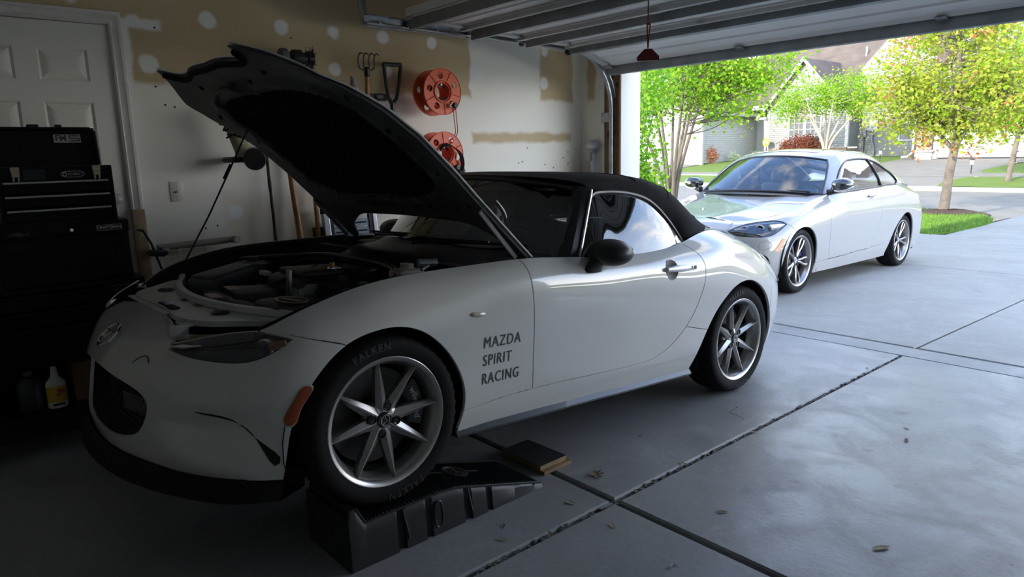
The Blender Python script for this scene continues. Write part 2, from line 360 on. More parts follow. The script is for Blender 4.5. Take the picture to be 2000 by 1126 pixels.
# ---------------------------------------------------------------- floor slabs
def concrete(name, c1, c2, stain, rough=.45, scale=1.0, oil=(), scuff=()):
    m = bpy.data.materials.new(name); m.use_nodes = True; nt = m.node_tree; p = nt.nodes['Principled BSDF']
    g = N(nt, 'ShaderNodeNewGeometry')
    def ns(sc, det=8, ro=.6, dis=0):
        n = N(nt, 'ShaderNodeTexNoise'); n.inputs['Scale'].default_value = sc * scale; n.inputs['Detail'].default_value = det; n.inputs['Roughness'].default_value = ro; n.inputs['Distortion'].default_value = dis
        nt.links.new(g.outputs['Position'], n.inputs['Vector']); return n.outputs[0]
    def rng(x, a, b_, lo=0, hi=1):
        n = N(nt, 'ShaderNodeMapRange', interpolation_type='SMOOTHSTEP')
        for i, v in zip((1, 2, 3, 4), (a, b_, lo, hi)): n.inputs[i].default_value = v
        nt.links.new(x, n.inputs[0]); return n.outputs[0]
    def mixc(f, A, Bc):
        n = N(nt, 'ShaderNodeMix', data_type='RGBA'); nt.links.new(f, n.inputs[0])
        for i, q in ((6, A), (7, Bc)):
            if isinstance(q, tuple): n.inputs[i].default_value = (*q, 1)
            else: nt.links.new(q, n.inputs[i])
        return n.outputs[2]
    big = ns(.8, 8, .62, .6); mid = ns(3.2, 8, .65, .8); fine = ns(42, 6, .7)
    c = mixc(rng(big, .40, .62), c1, c2)
    c = mixc(rng(mid, .52, .70, 0, .55), c, tuple(min(1, x * 1.22) for x in c2))
    c = mixc(rng(ns(1.7, 6, .6, .4), .60, .72, 0, .5), c, stain)
    c = mixc(rng(fine, .38, .72, 0, .28), c, tuple(x * .6 for x in c1))
    c = mixc(rng(ns(16, 3, .5), .70, .76, 0, .6), c, stain)
    if oil or scuff:
        sp = N(nt, 'ShaderNodeSeparateXYZ'); nt.links.new(g.outputs['Position'], sp.inputs[0]); nz = ns(9, 8, .7, .5)
        for lst, cc, k, am, so in ((scuff, tuple(min(1, x * 1.28) for x in c2), .75, .22, .16), (oil, tuple(x * .55 for x in stain), .75, .075, .06)):
            if not lst: continue
            mk_ = masks(nt, sp.outputs[0], sp.outputs[1], [], lst, nz, am, so); q = N(nt, 'ShaderNodeMath', operation='MULTIPLY'); nt.links.new(mk_, q.inputs[0]); q.inputs[1].default_value = k; c = mixc(q.outputs[0], c, cc)
    nt.links.new(c, p.inputs['Base Color'])
    r = rng(mid, .3, .7, rough - .08, rough + .16); nt.links.new(r, p.inputs['Roughness']); p.inputs['Specular IOR Level'].default_value = .45
    bp = N(nt, 'ShaderNodeBump'); bp.inputs['Strength'].default_value = .25; bp.inputs['Distance'].default_value = .004; nt.links.new(fine, bp.inputs['Height']); nt.links.new(bp.outputs[0], p.inputs['Normal'])
    return m
GC = concrete('garage_concrete', (.265, .265, .265), (.345, .345, .345), (.15, .145, .14), .36, 1.0, [(-1.33, 2.54, .055), (-1.30, 2.66, .035), (-1.40, 2.44, .03), (-1.42, 3.25, .045), (-1.30, 3.77, .05), (-1.23, 3.18, .03), (-1.0, 2.9, .03), (-.89, 3.62, .03), (-2.5, 3.4, .04)], [(-1.35, 3.0, .10), (-1.05, 2.55, .12), (-.95, 3.3, .10), (-1.5, 3.9, .08), (-1.1, 4.3, .12), (-2.0, 3.9, .10), (-2.3, 3.2, .06), (-.7, 2.6, .1), (-2.2, 4.5, .12)])
DC = concrete('drive_concrete', (.325, .31, .28), (.37, .355, .325), (.27, .25, .225), .6)
SOIL = mat('soil', (.055, .045, .035), .9, var=(60, .5), bump=(80, .6, .01))
def slab(x0, x1, y0, y1, m, parent, zf=lambda y: 0.0, th=.10, name='concrete_slab'):
    b = B(); q = .008
    V = []
    for z, i in ((-th, 0), (-q, 0), (0, q)):
        V += [(x0 + i, y0 + i, zf(y0) + z), (x1 - i, y0 + i, zf(y0) + z), (x1 - i, y1 - i, zf(y1) + z), (x0 + i, y1 - i, zf(y1) + z)]
    Fc = [(8, 9, 10, 11)] + [(4 * k + i, 4 * k + (i + 1) % 4, 4 * k + 4 + (i + 1) % 4, 4 * k + 4 + i) for k in (0, 1) for i in range(4)]
    b.raw(V, Fc); return b.build(name, m, parent, smooth=0)
fl = B(); fl.bx(WX - .1, 1.5, -2.5, 5.12, -.2, -.055)
floor = structure(fl.build('floor', SOIL, smooth=0))
JX, JY = -1.715, 1.985
for x0, x1 in ((WX, JX - .011), (JX + .011, 1.40)):
    for y0, y1 in ((-2.4, JY - .013), (JY + .013, 4.855)): slab(x0, x1, y0, y1, GC, floor)
slab(WX, 1.40, 4.857, 5.087, concrete('apron_concrete', (.31, .305, .295), (.36, .355, .345), (.24, .22, .20), .5), floor, name='apron_strip')
# soil and grit pressed into the joint along the room
b = B(); rnd = random.Random(3)
for k in range(520):
    y = rnd.uniform(.2, 4.84); s = rnd.uniform(.003, .0085)
    b.ball((JX + rnd.uniform(-.009, .009), y, rnd.uniform(-.014, -.002)), s, 1, (1.0, rnd.uniform(1, 2), .6))
o = b.build('joint_grit', mat('grit', (.26, .24, .21), .9, var=(50, .6)), floor, weld=False); o['kind'] = 'stuff'
b = B(); b.bx(JX - .011, JX + .011, .1, 4.85, -.06, -.016); b.build('joint_filler', mat('joint_grey', (.20, .19, .175), .9, var=(30, .5), bump=(60, .6, .01)), floor)
# ================================================================ car toolkit
def spline_matrix(t, te, deriv=False):
    """matrix of the natural cubic spline through knots t, sampled at te"""
    t = np.asarray(t, float); n = len(t); h = np.diff(t)
    A = np.zeros((n, n)); Bm = np.zeros((n, n)); A[0, 0] = A[-1, -1] = 1
    for i in range(1, n - 1):
        A[i, i - 1] = h[i - 1]; A[i, i] = 2 * (h[i - 1] + h[i]); A[i, i + 1] = h[i]
        Bm[i, i - 1] = 6 / h[i - 1]; Bm[i, i] = -6 / h[i - 1] - 6 / h[i]; Bm[i, i + 1] = 6 / h[i]
    M2 = np.linalg.solve(A, Bm)
    te = np.asarray(te, float); k = np.clip(np.searchsorted(t, te, 'right') - 1, 0, n - 2)
    hk = h[k]; a = (t[k + 1] - te) / hk; b = (te - t[k]) / hk
    out = np.zeros((len(te), n)); r = np.arange(len(te))
    if not deriv:
        out[r, k] += a; out[r, k + 1] += b
        out += ((a ** 3 - a) * hk ** 2 / 6)[:, None] * M2[k] + ((b ** 3 - b) * hk ** 2 / 6)[:, None] * M2[k + 1]
    else:
        out[r, k] -= 1 / hk; out[r, k + 1] += 1 / hk
        out += (-(3 * a ** 2 - 1) * hk / 6)[:, None] * M2[k] + ((3 * b ** 2 - 1) * hk / 6)[:, None] * M2[k + 1]
    return out
class Patch:
    """smooth surface through a grid of points; parameters run in metres"""
    def __init__(s, G):
        s.G = np.asarray(G, float); nu, nv, _ = s.G.shape
        du = np.linalg.norm(np.diff(s.G, axis=0), axis=2).mean(1); dv = np.linalg.norm(np.diff(s.G, axis=1), axis=2).mean(0)
        s.tu = np.concatenate([[0], np.cumsum(du)]); s.tv = np.concatenate([[0], np.cumsum(dv)]); s.U = s.tu[-1]; s.V = s.tv[-1]
        s.u0, s.u1 = 0.0, s.U
        s.table = None
    def ev(s, uv):
        uv = np.asarray(uv, float).reshape(-1, 2)
        return np.einsum('ni,ijc,nj->nc', spline_matrix(s.tu, uv[:, 0]), s.G, spline_matrix(s.tv, uv[:, 1]))
    def normal(s, uv):
        uv = np.asarray(uv, float).reshape(-1, 2)
        bu, bv = spline_matrix(s.tu, uv[:, 0]), spline_matrix(s.tv, uv[:, 1]); cu, cv = spline_matrix(s.tu, uv[:, 0], True), spline_matrix(s.tv, uv[:, 1], True)
        n = np.cross(np.einsum('ni,ijc,nj->nc', cu, s.G, bv), np.einsum('ni,ijc,nj->nc', bu, s.G, cv))
        return n / np.maximum(np.linalg.norm(n, axis=1)[:, None], 1e-9)
    def inv(s, pts, ax, lo=0.0, hi=1e9):
        """parameters whose surface point has the given two coordinates (axes ax), searching u in lo..hi"""
        if s.table is None:
            uu = np.linspace(s.u0, s.u1, 500); vv = np.linspace(0, s.V, 160)
            s.table = np.stack(np.meshgrid(uu, vv, indexing='ij'), -1).reshape(-1, 2)
            s.tp = np.einsum('ai,ijc,bj->abc', spline_matrix(s.tu, uu), s.G, spline_matrix(s.tv, vv)).reshape(-1, 3)
        ok = (s.table[:, 0] >= lo) & (s.table[:, 0] <= hi); tb = s.table[ok]; tp = s.tp[ok][:, ax]
        res = []
        for p in pts:
            uv = tb[np.argmin(((tp - p) ** 2).sum(1))].copy()
            for _ in range(4):
                e = 1e-4; q = s.ev([uv, uv + [e, 0], uv + [0, e]])[:, ax]
                J = np.stack([(q[1] - q[0]) / e, (q[2] - q[0]) / e], 1)
                d = np.linalg.lstsq(J, np.asarray(p) - q[0], rcond=1e-3)[0]
                uv = uv + np.clip(d, -.02, .02); uv[0] = min(max(uv[0], s.u0), s.u1); uv[1] = min(max(uv[1], 0), s.V)
            res.append(uv)
        return np.array(res)
def resample(pts, step, closed=False):
    pts = [np.asarray(p, float) for p in pts]
    if closed: pts = pts + [pts[0]]
    out = [pts[0]]
    for a, b in zip(pts[:-1], pts[1:]):
        n = max(1, int(round(np.linalg.norm(b - a) / step)))
        for k in range(1, n + 1): out.append(a + (b - a) * k / n)
    return np.array(out[:-1] if closed else out)
def curve(pts, n=8, closed=False):
    """smooth curve through points"""
    P = np.asarray(pts, float); m = len(P)
    if closed: P = np.concatenate([P[-2:], P, P[:3]])
    d = np.concatenate([[0], np.cumsum(np.linalg.norm(np.diff(P, axis=0), axis=1))])
    if closed: te = np.linspace(d[2], d[2 + m], m * n + 1)[:-1]
    else: te = np.linspace(0, d[-1], (m - 1) * n + 1)
    return spline_matrix(d, te) @ P
def inside(poly, q):
    """even-odd test for many points"""
    x, y = q[:, 0], q[:, 1]; r = np.zeros(len(q), bool); n = len(poly)
    for i in range(n):
        (x0, y0), (x1, y1) = poly[i], poly[i - 1]
        if y0 == y1: continue
        c = ((y0 > y) != (y1 > y)) & (x < (x1 - x0) * (y - y0) / (y1 - y0) + x0); r ^= c
    return r
def panels(P, polys, du=.035, dv=.025, u0=None, u1=None):
    """cut a patch along outlines. polys: [(name, uv outline)], first match wins; None drops that part.
    returns {name: (verts, normals, faces)}; what lies in no outline is 'rest'"""
    u0 = P.u0 if u0 is None else u0; u1 = P.u1 if u1 is None else u1
    us = np.linspace(u0, u1, int((u1 - u0) / du) + 1); vs = np.linspace(0, P.V, int(P.V / dv) + 1)
    lines = []
    base = [(u, 0.0) for u in us[:-1]] + [(u1, v) for v in vs[:-1]] + [(u, P.V) for u in us[::-1][:-1]] + [(u0, v) for v in vs[::-1][:-1]]
    coords = [tuple(p) for p in base]; edges = [(i, (i + 1) % len(base)) for i in range(len(base))]
    allp = []
    for nm, pl in polys:
        pl = np.clip(np.asarray(pl, float), [u0, 0], [u1, P.V]); k = len(coords); coords += [tuple(p) for p in pl]; edges += [(k + i, k + (i + 1) % len(pl)) for i in range(len(pl))]
        allp.append(pl)
    ab = np.concatenate(allp) if allp else np.zeros((0, 2))
    gu, gv = np.meshgrid(us[1:-1], vs[1:-1], indexing='ij'); g = np.stack([gu.ravel(), gv.ravel()], 1)
    if len(ab):
        keep = np.ones(len(g), bool)
        for k in range(0, len(ab), 200): keep &= (((g[:, None] - ab[None, k:k + 200]) ** 2).sum(2).min(1) > .010 ** 2)
        g = g[keep]
    coords += [tuple(p) for p in g]
    v, e, f, *_ = geometry.delaunay_2d_cdt([Vector(c) for c in coords], edges, [], 1, 1e-5)
    uv = np.array([tuple(p) for p in v]); tri = []
    for q in f:
        for k in range(1, len(q) - 1): tri.append((q[0], q[k], q[k + 1]))
    tri = np.array(tri); cen = uv[tri].mean(1)
    owner = np.full(len(tri), -1)
    for i, (nm, pl) in enumerate(polys):
        m = inside(pl, cen) & (owner < 0); owner[m] = i
    X = P.ev(uv); NN = P.normal(uv); out = {}
    names = [nm for nm, _ in polys]
    for i in list(range(len(polys))) + [-1]:
        nm = 'rest' if i < 0 else names[i]
        if nm is None: continue
        t = tri[owner == i]
        if not len(t): continue
        ids, invx = np.unique(t, return_inverse=True); t2 = invx.reshape(-1, 3)
        if nm in out:
            V0, N0, F0 = out[nm]; out[nm] = (np.concatenate([V0, X[ids]]), np.concatenate([N0, NN[ids]]), np.concatenate([F0, t2 + len(V0)]))
        else: out[nm] = (X[ids], NN[ids], t2)
    return out
def shell_obj(name, data, m, parent, flip=False, mirror=None, gap=.0018, depth=.014, both=False):
    """a body panel: outer skin with exact normals, edges drawn in by a small gap and turned inwards"""
    V, Nn, F = [np.array(a) for a in data]
    if flip: Nn = -Nn
    # weld duplicates
    key = {}; mp = np.zeros(len(V), int)
    for i, p in enumerate(np.round(V, 5)): mp[i] = key.setdefault(tuple(p), i)
    F = mp[F]; F = F[(F[:, 0] != F[:, 1]) & (F[:, 1] != F[:, 2]) & (F[:, 0] != F[:, 2])]
    fn = np.cross(V[F[:, 1]] - V[F[:, 0]], V[F[:, 2]] - V[F[:, 0]]); bad = (fn * Nn[F[:, 0]]).sum(1) < 0
    F[bad] = F[bad][:, ::-1]
    cnt = {}
    for f in F:
        for a, b in ((f[0], f[1]), (f[1], f[2]), (f[2], f[0])): cnt[(a, b)] = cnt.get((a, b), 0) + 1
    bd = [(a, b) for (a, b) in cnt if (b, a) not in cnt and not (abs(V[a][0]) < 1e-4 and abs(V[b][0]) < 1e-4)]
    def build(sgn):
        V2 = V.copy(); N2 = Nn.copy(); F2 = F
        # draw the rim in
        acc = {}
        for a, b in bd:
            d = np.cross(N2[a], V2[b] - V2[a]); L = np.linalg.norm(d)
            if L > 1e-9:
                for q in (a, b): acc[q] = acc.get(q, 0) + d / L
        Vn = V2.copy()
        for q, d in acc.items():
            L = np.linalg.norm(d)
            if L > 1e-6: Vn[q] = V2[q] + d / L * gap
        rim = sorted(acc); off = {q: len(Vn) + i for i, q in enumerate(rim)}
        inner = np.array([Vn[q] - N2[q] * depth for q in rim]) if rim else np.zeros((0, 3))
        verts = np.concatenate([Vn, inner]); faces = [tuple(f) for f in F2]; nsk = len(faces)
        for a, b in bd: faces.append((b, a, off[a], off[b]))
        if sgn < 0:
            verts = verts * [-1, 1, 1]; faces = [tuple(reversed(f)) for f in faces]
        return verts, faces, nsk, N2 * ([-1, 1, 1] if sgn < 0 else [1, 1, 1])
    sides = [1, -1] if both else [mirror or 1]
    allv, allf, nors = [], [], []
    for sg in sides:
        v, f, nsk, n2 = build(sg); o = sum(len(x) for x in allv)
        allv.append(v); allf += [tuple(i + o for i in q) for q in f]
        for k, q in enumerate(f):
            if k < nsk: nors += [tuple(n2[i]) for i in q]
            else: nors += [(0, 0, 0)] * len(q)
    me = bpy.data.meshes.new(name); me.from_pydata(np.concatenate(allv).tolist(), [], allf); me.update()
    o = link(name, me, m, parent, 180)
    try: me.normals_split_custom_set(nors)
    except Exception: pass
    return o
def wheel(parent, name, R, rimR, width, spoke_fn, dark, rimm, cap_fn, label=None, brake=None, pos=(0, 0, 0), side=1, turn=0.0, lugs=(4, .05), tyre_text=None, steer=0.0, camber=0.0):
    """wheel with its axis on local X, outer face towards +X; side=-1 turns it round"""
    w = empty(name, parent=parent); w.matrix_local = T(*pos) @ RZ(steer) @ (I4 if side > 0 else RZ(180)) @ RX(turn)
    if label: w['label'] = label
    w['turn'] = turn
    ax = RY(90)
    hw = width / 2
    # tyre: rounded sidewalls, grooved tread with shoulder blocks
    b = B(); seg = 96; P = []
    for k in range(seg):
        a = 2 * PI * k / seg; blk = -.006 if k % 2 else 0.0
        pr = [(rimR - .010, -hw * .80), (rimR + .004, -hw * .93), (rimR + (R - rimR) * .45, -hw * 1.0), (R - .022, -hw * .97), (R - .010 + blk, -hw * .88), (R - .004 + blk, -hw * .72)]
        tr = []
        for c in (-.48, -.16, .16, .48):
            tr += [(R - .001, hw * (c - .05)), (R - .009, hw * (c - .042)), (R - .009, hw * (c + .042)), (R - .001, hw * (c + .05))]
        pr = pr + tr + [(r, -z) for r, z in reversed(pr)]
        P.append([(z, r * math.cos(a), r * math.sin(a)) for r, z in pr])
    b.grid(P, closed_u=True)
    tyre = b.build('tyre', RUBBER, w, smooth=50)
    if tyre_text:
        for txt, a0, sz in tyre_text:
            me = text_mesh(txt, sz, bold=.001, space=1.25); rr = rimR + (R - rimR) * .55
            for v in me.vertices:
                a = R_(a0) - v.co.x / rr; r = rr + v.co.y
                v.co = (hw * 1.005 + .0005, r * math.cos(a), r * math.sin(a))
            link('tyre_lettering', me, mat('tyre_print', (.021, .021, .021), .65), w, 0)
    # rim barrel, flange and face ring
    b = B(ax); f = hw - .012
    b.lathe([(rimR - .006, -f), (rimR + .006, -f - .004), (rimR - .012, -f + .02), (rimR - .028, -f * .3), (rimR - .030, f * .55), (rimR - .020, f * .80), (rimR - .010, f - .006), (rimR + .004, f - .002), (rimR + .0065, f + .004), (rimR + .002, f + .007), (rimR - .008, f + .004), (rimR - .015, f - .004), (rimR - .020, f - .026), (rimR - .034, f * .45), (rimR - .034, -f * .3), (rimR - .02, -f)], 96)
    b.build('rim', rimm, w, smooth=40)
    b = B(ax); b.lathe([(rimR - .037, f * .30), (rimR - .037, -f * .9)], 64); b.build('barrel_inside', mat('barrel_dark', (.05, .048, .046), .6, .3), w, smooth=60)
    spoke_fn(w, f)
    cap_fn(w, f)
    if lugs:
        for k in range(lugs[0]):
            a = 2 * PI * (k + lugs[2]) / lugs[0]
            b = B(T(lugs[3], lugs[1] * math.cos(a), lugs[1] * math.sin(a)) @ ax)
            b.lathe([(.0165, .004), (.0165, .010), (.013, .010), (.013, -.012), (.0105, -.012), (.0105, .004), (.009, .007), (1e-4, .007)], 14)
            b.lathe([(.021, -.004), (.021, .0015), (.0165, .0015)], 18); b.build('lug_nut', SATIN, w)
    b = B(ax); dr = rimR - .055
    b.lathe([(.07, -.035), (dr, -.035), (dr, -.010), (.075, -.010), (.072, .02), (1e-4, .02)], 64)
    b.build('brake_disc', mat('disc_iron', (.10, .097, .093), .5, .7), w, smooth=30)
    if brake: brake(w, dr)
    b = B(ax); b.lathe([(1e-4, -hw * .9), (rimR - .04, -hw * .9), (rimR - .04, -hw * .55), (1e-4, -hw * .55)], 32); b.build('inner_hub', dark, w)
    return w
def spokes_from(w, outline, n, z_in, z_out, thick, rimm, ridge=.010, name='spoke', offs=0.0, r0=0.0, r1=1.0, mirror_pair=None):
    """n spokes: each a ridged blade along +Y; outline [(radius, half width, offset)]"""
    for k in range(n):
        for mp in ((1, -1) if mirror_pair else (1,)):
            a = 360.0 * (k + offs) / n
            b = B(RX(a) ); rows = []
            for r, hwid, off in outline:
                t = (r - outline[0][0]) / (outline[-1][0] - outline[0][0]); z = z_in + (z_out - z_in) * t ** 1.5
                y = r; c = off * mp
                th = thick * (1 - .35 * t)
                rows.append([(z - th, y, c - hwid), (z - ridge * .9 * (1 - .5 * t), y, c - hwid), (z, y, c - hwid * .10), (z, y, c + hwid * .10), (z - ridge * .9 * (1 - .5 * t), y, c + hwid), (z - th, y, c + hwid)])
            b.grid(rows, closed_v=True); b.raw(rows[0], [tuple(range(6))]); b.raw(rows[-1], [tuple(range(6))])
            b.build(name, rimm, w, smooth=25)
# ================================================================ white roadster with its bonnet up
PAINT = mat('pearl_white_paint', (.60, .60, .57), .28, 0.0, 1.0, .5)
PAINT_IN = mat('primer_white_paint', (.55, .55, .53), .5, coat=.2, var=(6, .25))
CLOTH = mat('black_canvas', (.014, .014, .016), .85, spec=.2, bump=(500, .35, .002), var=(8, .25))
TRIM = mat('trim_black', (.010, .010, .011), .35)
GLOSSB = mat('gloss_black', (.006, .006, .007), .10, coat=1.0)
LINER = mat('wheel_liner', (.012, .012, .012), .85)
CABIN = mat('cabin_dark', (.02, .02, .022), .7)
WIN = glass_mat('tinted_glass', (.30, .33, .32))
LENS = glass_mat('lamp_lens', (.72, .74, .76))
RIMS = mat('silver_alloy', (.50, .49, .47), .30, .85, var=(30, .12))
AMBER = mat('amber_lens', (.30, .05, .010), .22, coat=.6)
cy, cp = 0.0140755796, math.asin((.464658 - .308292) / 2.31)
fw_ = Vector((-math.sin(cy) * math.cos(cp), math.cos(cy) * math.cos(cp), -math.sin(cp))); rt_ = Vector((math.cos(cy), math.sin(cy), 0))
car = empty('sports_car', mx=frame(rt_, fw_, rt_.cross(fw_), (-2.89183589, 1.14146795, .15736445)))
tag(car, 'small white two-seat roadster with black soft top and raised bonnet, nose up on black ramp', 'car')
# belt of half-sections from the nose round the left side to the tail: (lateral, rearward, up), bottom to top
def col(y, *lz): return [(l, y, z) for l, z in lz]
G = [
 [(0,-.725,.185),(0,-.735,.25),(0,-.737,.335),(0,-.735,.42),(0,-.720,.48),(0,-.680,.537),(0,-.605,.592),(0,-.525,.637)],
 [(.2,-.712,.185),(.2,-.722,.25),(.2,-.725,.335),(.2,-.722,.42),(.2,-.708,.48),(.2,-.668,.535),(.2,-.597,.589),(.2,-.520,.635)],
 [(.42,-.655,.185),(.42,-.665,.25),(.42,-.665,.335),(.42,-.66,.41),(.42,-.653,.47),(.42,-.633,.53),(.42,-.598,.577),(.41,-.535,.617)],
 [(.60,-.580,.185),(.612,-.598,.245),(.597,-.572,.335),(.61,-.575,.415),(.61,-.565,.48),(.605,-.545,.54),(.585,-.510,.59),(.565,-.455,.632)],
 [(.73,-.48,.185),(.743,-.492,.245),(.732,-.462,.34),(.745,-.465,.42),(.745,-.452,.49),(.738,-.44,.55),(.712,-.415,.607),(.668,-.38,.652)],
 [(.80,-.39,.185),(.805,-.385,.25),(.81,-.375,.34),(.815,-.36,.43),(.816,-.345,.51),(.808,-.335,.58),(.782,-.32,.643),(.712,-.30,.697)],
 [(.825,-.25,.185),(.84,-.23,.26),(.85,-.2,.35),(.855,-.19,.44),(.856,-.18,.53),(.846,-.175,.62),(.812,-.17,.69),(.728,-.16,.750)],
 col(0,(.83,.185),(.85,.27),(.86,.37),(.865,.47),(.866,.57),(.857,.66),(.82,.738),(.732,.789)),
 col(.2,(.83,.185),(.85,.27),(.86,.38),(.864,.48),(.865,.58),(.857,.68),(.822,.76),(.732,.812)),
 col(.45,(.825,.19),(.838,.27),(.846,.38),(.851,.48),(.857,.58),(.855,.69),(.83,.778),(.738,.828)),
 col(.7,(.822,.19),(.834,.28),(.841,.38),(.846,.48),(.853,.59),(.855,.70),(.836,.788),(.755,.842)),
 col(1.1,(.822,.19),(.836,.28),(.843,.38),(.849,.48),(.857,.59),(.859,.70),(.843,.78),(.79,.834)),
 col(1.5,(.825,.19),(.842,.28),(.850,.38),(.857,.48),(.865,.59),(.866,.70),(.850,.785),(.787,.838)),
 col(1.8,(.83,.19),(.85,.28),(.858,.38),(.865,.48),(.871,.59),(.870,.70),(.846,.80),(.765,.872)),
 col(2.05,(.835,.19),(.855,.28),(.864,.38),(.870,.48),(.874,.60),(.870,.71),(.838,.83),(.715,.915)),
 col(2.31,(.835,.19),(.855,.28),(.866,.38),(.872,.49),(.873,.60),(.862,.71),(.812,.828),(.665,.914)),
 col(2.55,(.83,.19),(.85,.28),(.86,.38),(.864,.48),(.86,.585),(.838,.69),(.765,.798),(.60,.872)),
 [(.78,2.72,.2),(.80,2.74,.29),(.81,2.76,.38),(.81,2.77,.48),(.80,2.77,.58),(.77,2.76,.67),(.70,2.74,.765),(.55,2.70,.835)],
 [(.68,2.90,.22),(.69,2.93,.30),(.69,2.96,.39),(.69,2.97,.48),(.685,2.97,.58),(.66,2.95,.66),(.60,2.91,.745),(.47,2.85,.81)],
 [(.4,3.02,.24),(.4,3.06,.32),(.4,3.09,.40),(.4,3.10,.48),(.4,3.09,.58),(.39,3.06,.66),(.36,3.01,.735),(.28,2.93,.795)],
 [(0,3.07,.25),(0,3.11,.33),(0,3.14,.41),(0,3.15,.49),(0,3.13,.59),(0,3.10,.67),(0,3.05,.735),(0,2.95,.79)]]
def mirrored(c): return [(-p[0], p[1], p[2]) for p in c]
SP = Patch([mirrored(G[2]), mirrored(G[1])] + G + [mirrored(G[-2])]); SP.u0, SP.u1 = SP.tu[2], SP.tu[-2]
uc = lambda k: SP.tu[k + 2]
def side(pts, lo=4, hi=19): return SP.inv(pts, [1, 2], uc(lo), uc(hi))
def near(pts, lo=0, hi=8): return SP.inv(pts, [0, 1, 2], SP.u0 if lo == 0 else uc(lo), uc(hi))
def uvc(pts, step=.015, closed=False): return resample(pts, step, closed)
farch = [(-.372, .0), (-.370, .19), (-.362, .245), (-.346, .355), (-.283, .49), (-.174, .60), (-.058, .641), (.023, .646), (.118, .622), (.219, .549), (.294, .451), (.330, .35), (.328, .285), (.312, .22), (.306, .0)]
rarch = [(1.80, .0), (1.822, .19), (1.935, .395), (2.001, .495), (2.087, .572), (2.18, .626), (2.291, .650), (2.384, .641), (2.471, .603), (2.55, .54), (2.61, .45), (2.645, .35), (2.65, .24), (2.65, .0)]
def archuv(a, lo, hi):
    body = curve(a[1:-1], 6); uv = side(body, lo, hi)
    return np.concatenate([[[uv[0][0], 0]], uv, [[uv[-1][0], 0]]])
FA = archuv(farch, 4, 10); RA = archuv(rarch, 12, 18)
A_ = (.435, -.597, .575); OUT_ = (.806, -.338, .650); TIP_ = (.672, -.385, .650)
hl_low = near(curve([A_, (.52, -.570, .563), (.64, -.512, .560), (.745, -.440, .578), (.785, -.385, .610), OUT_], 8), 1, 7)
seam_f = side(curve([(-.338, .650), (-.26, .632), (-.18, .612)], 5), 4, 8)
tipuv = near([TIP_], 2, 7)[0]
edge_f = resample([hl_low[-1], tipuv], .012)
tip_top = np.array([tipuv[0], SP.V])
brk = near([(.335, -.500, .630)], 0, 3)[0]; brk2 = near([(.365, -.535, .618)], 0, 3)[0]
horn = near([(.45, -.575, .592)], 1, 5)[0]
bumper = np.concatenate([[[SP.u0, 0]], resample([[SP.u0, 0], FA[0]], .03), [[uc(7), 0], [uc(7), .30]], seam_f[::-1], hl_low[::-1], [brk2], [[brk[0], SP.V]], [[SP.u0, SP.V]]])
# keep the bumper inside the arch seam: drop first the arches, the grille and the lamp opening
headl = np.concatenate([hl_low, edge_f[1:], [tip_top], resample([tip_top, [horn[0], SP.V]], .03)[1:], [horn]])
gap_t = np.array([[brk[0], SP.V], brk2, hl_low[0], horn, [horn[0], SP.V]])
gr = curve([(0, .462), (.15, .458), (.28, .444), (.37, .424), (.412, .395), (.408, .345), (.375, .295), (.31, .262), (.2, .238), (0, .230)], 5)
def gy(l): return -.72 + .33 * l * l
GR = SP.inv([(l, z) for l, z in gr], [0, 2], SP.u0, uc(3))
GR = np.concatenate([GR, [[SP.u0, GR[-1][1]]], [[SP.u0, GR[0][1]]]])
crease_shade = near(curve([(.605, -.575, .397), (.70, -.50, .384), (.765, -.42, .311), (.797, -.379, .240), (.7965, -.380, .2385), (.761, -.424, .306), (.697, -.502, .378), (.605, -.575, .394)], 4), 2, 7)
dtop = SP.V
d_front = [(.682, .86), (.664, .80), (.668, .72), (.676, .653), (.690, .45), (.697, .304)]
d_bot = [(.697, .304), (1.02, .303), (1.35, .302), (1.50, .315), (1.628, .36), (1.771, .475), (1.858, .62), (1.886, .73), (1.865, .80), (1.80, .86)]
df = side(curve(d_front, 6), 8, 15); db = side(curve(d_bot, 8), 8, 16)
doorp = np.concatenate([[[df[0][0], dtop]], df, db[1:], [[db[-1][0], dtop]]])
rk = side(curve([(.300, .280), (.45, .292), (.697, .304)], 4), 7, 12); rk2 = side(curve([(1.745, .452), (1.85, .43), (1.945, .413)], 4), 10, 17)
ib = np.argmin(np.abs(db[:, 0] - rk2[0][0]) + np.abs(db[:, 1] - rk2[0][1]))
rocker = np.concatenate([[[rk[0][0], 0]], rk, db[1:ib], rk2, [[rk2[-1][0], 0]]])
rb = side(curve([(2.60, .44), (2.63, .60), (2.625, .74), (2.58, .81), (2.50, .858)], 5), 14, 19)
rbump = np.concatenate([[[SP.u1, 0], [SP.u1, SP.V], [rb[-1][0], SP.V]], rb[::-1], [[rb[0][0], 0]]])
hcup = side([(1.598 + .050 * math.cos(t), .752 + .046 * math.sin(t)) for t in np.linspace(0, 2 * PI, 29)[:-1]], 10, 15)
pn = panels(SP, [(None, hcup), (None, FA), (None, RA), (None, GR), ('lamp', headl), (None, gap_t), ('crease_shade', crease_shade), ('door', doorp), ('rocker', rocker), ('bumper', bumper), ('tail', rbump)])
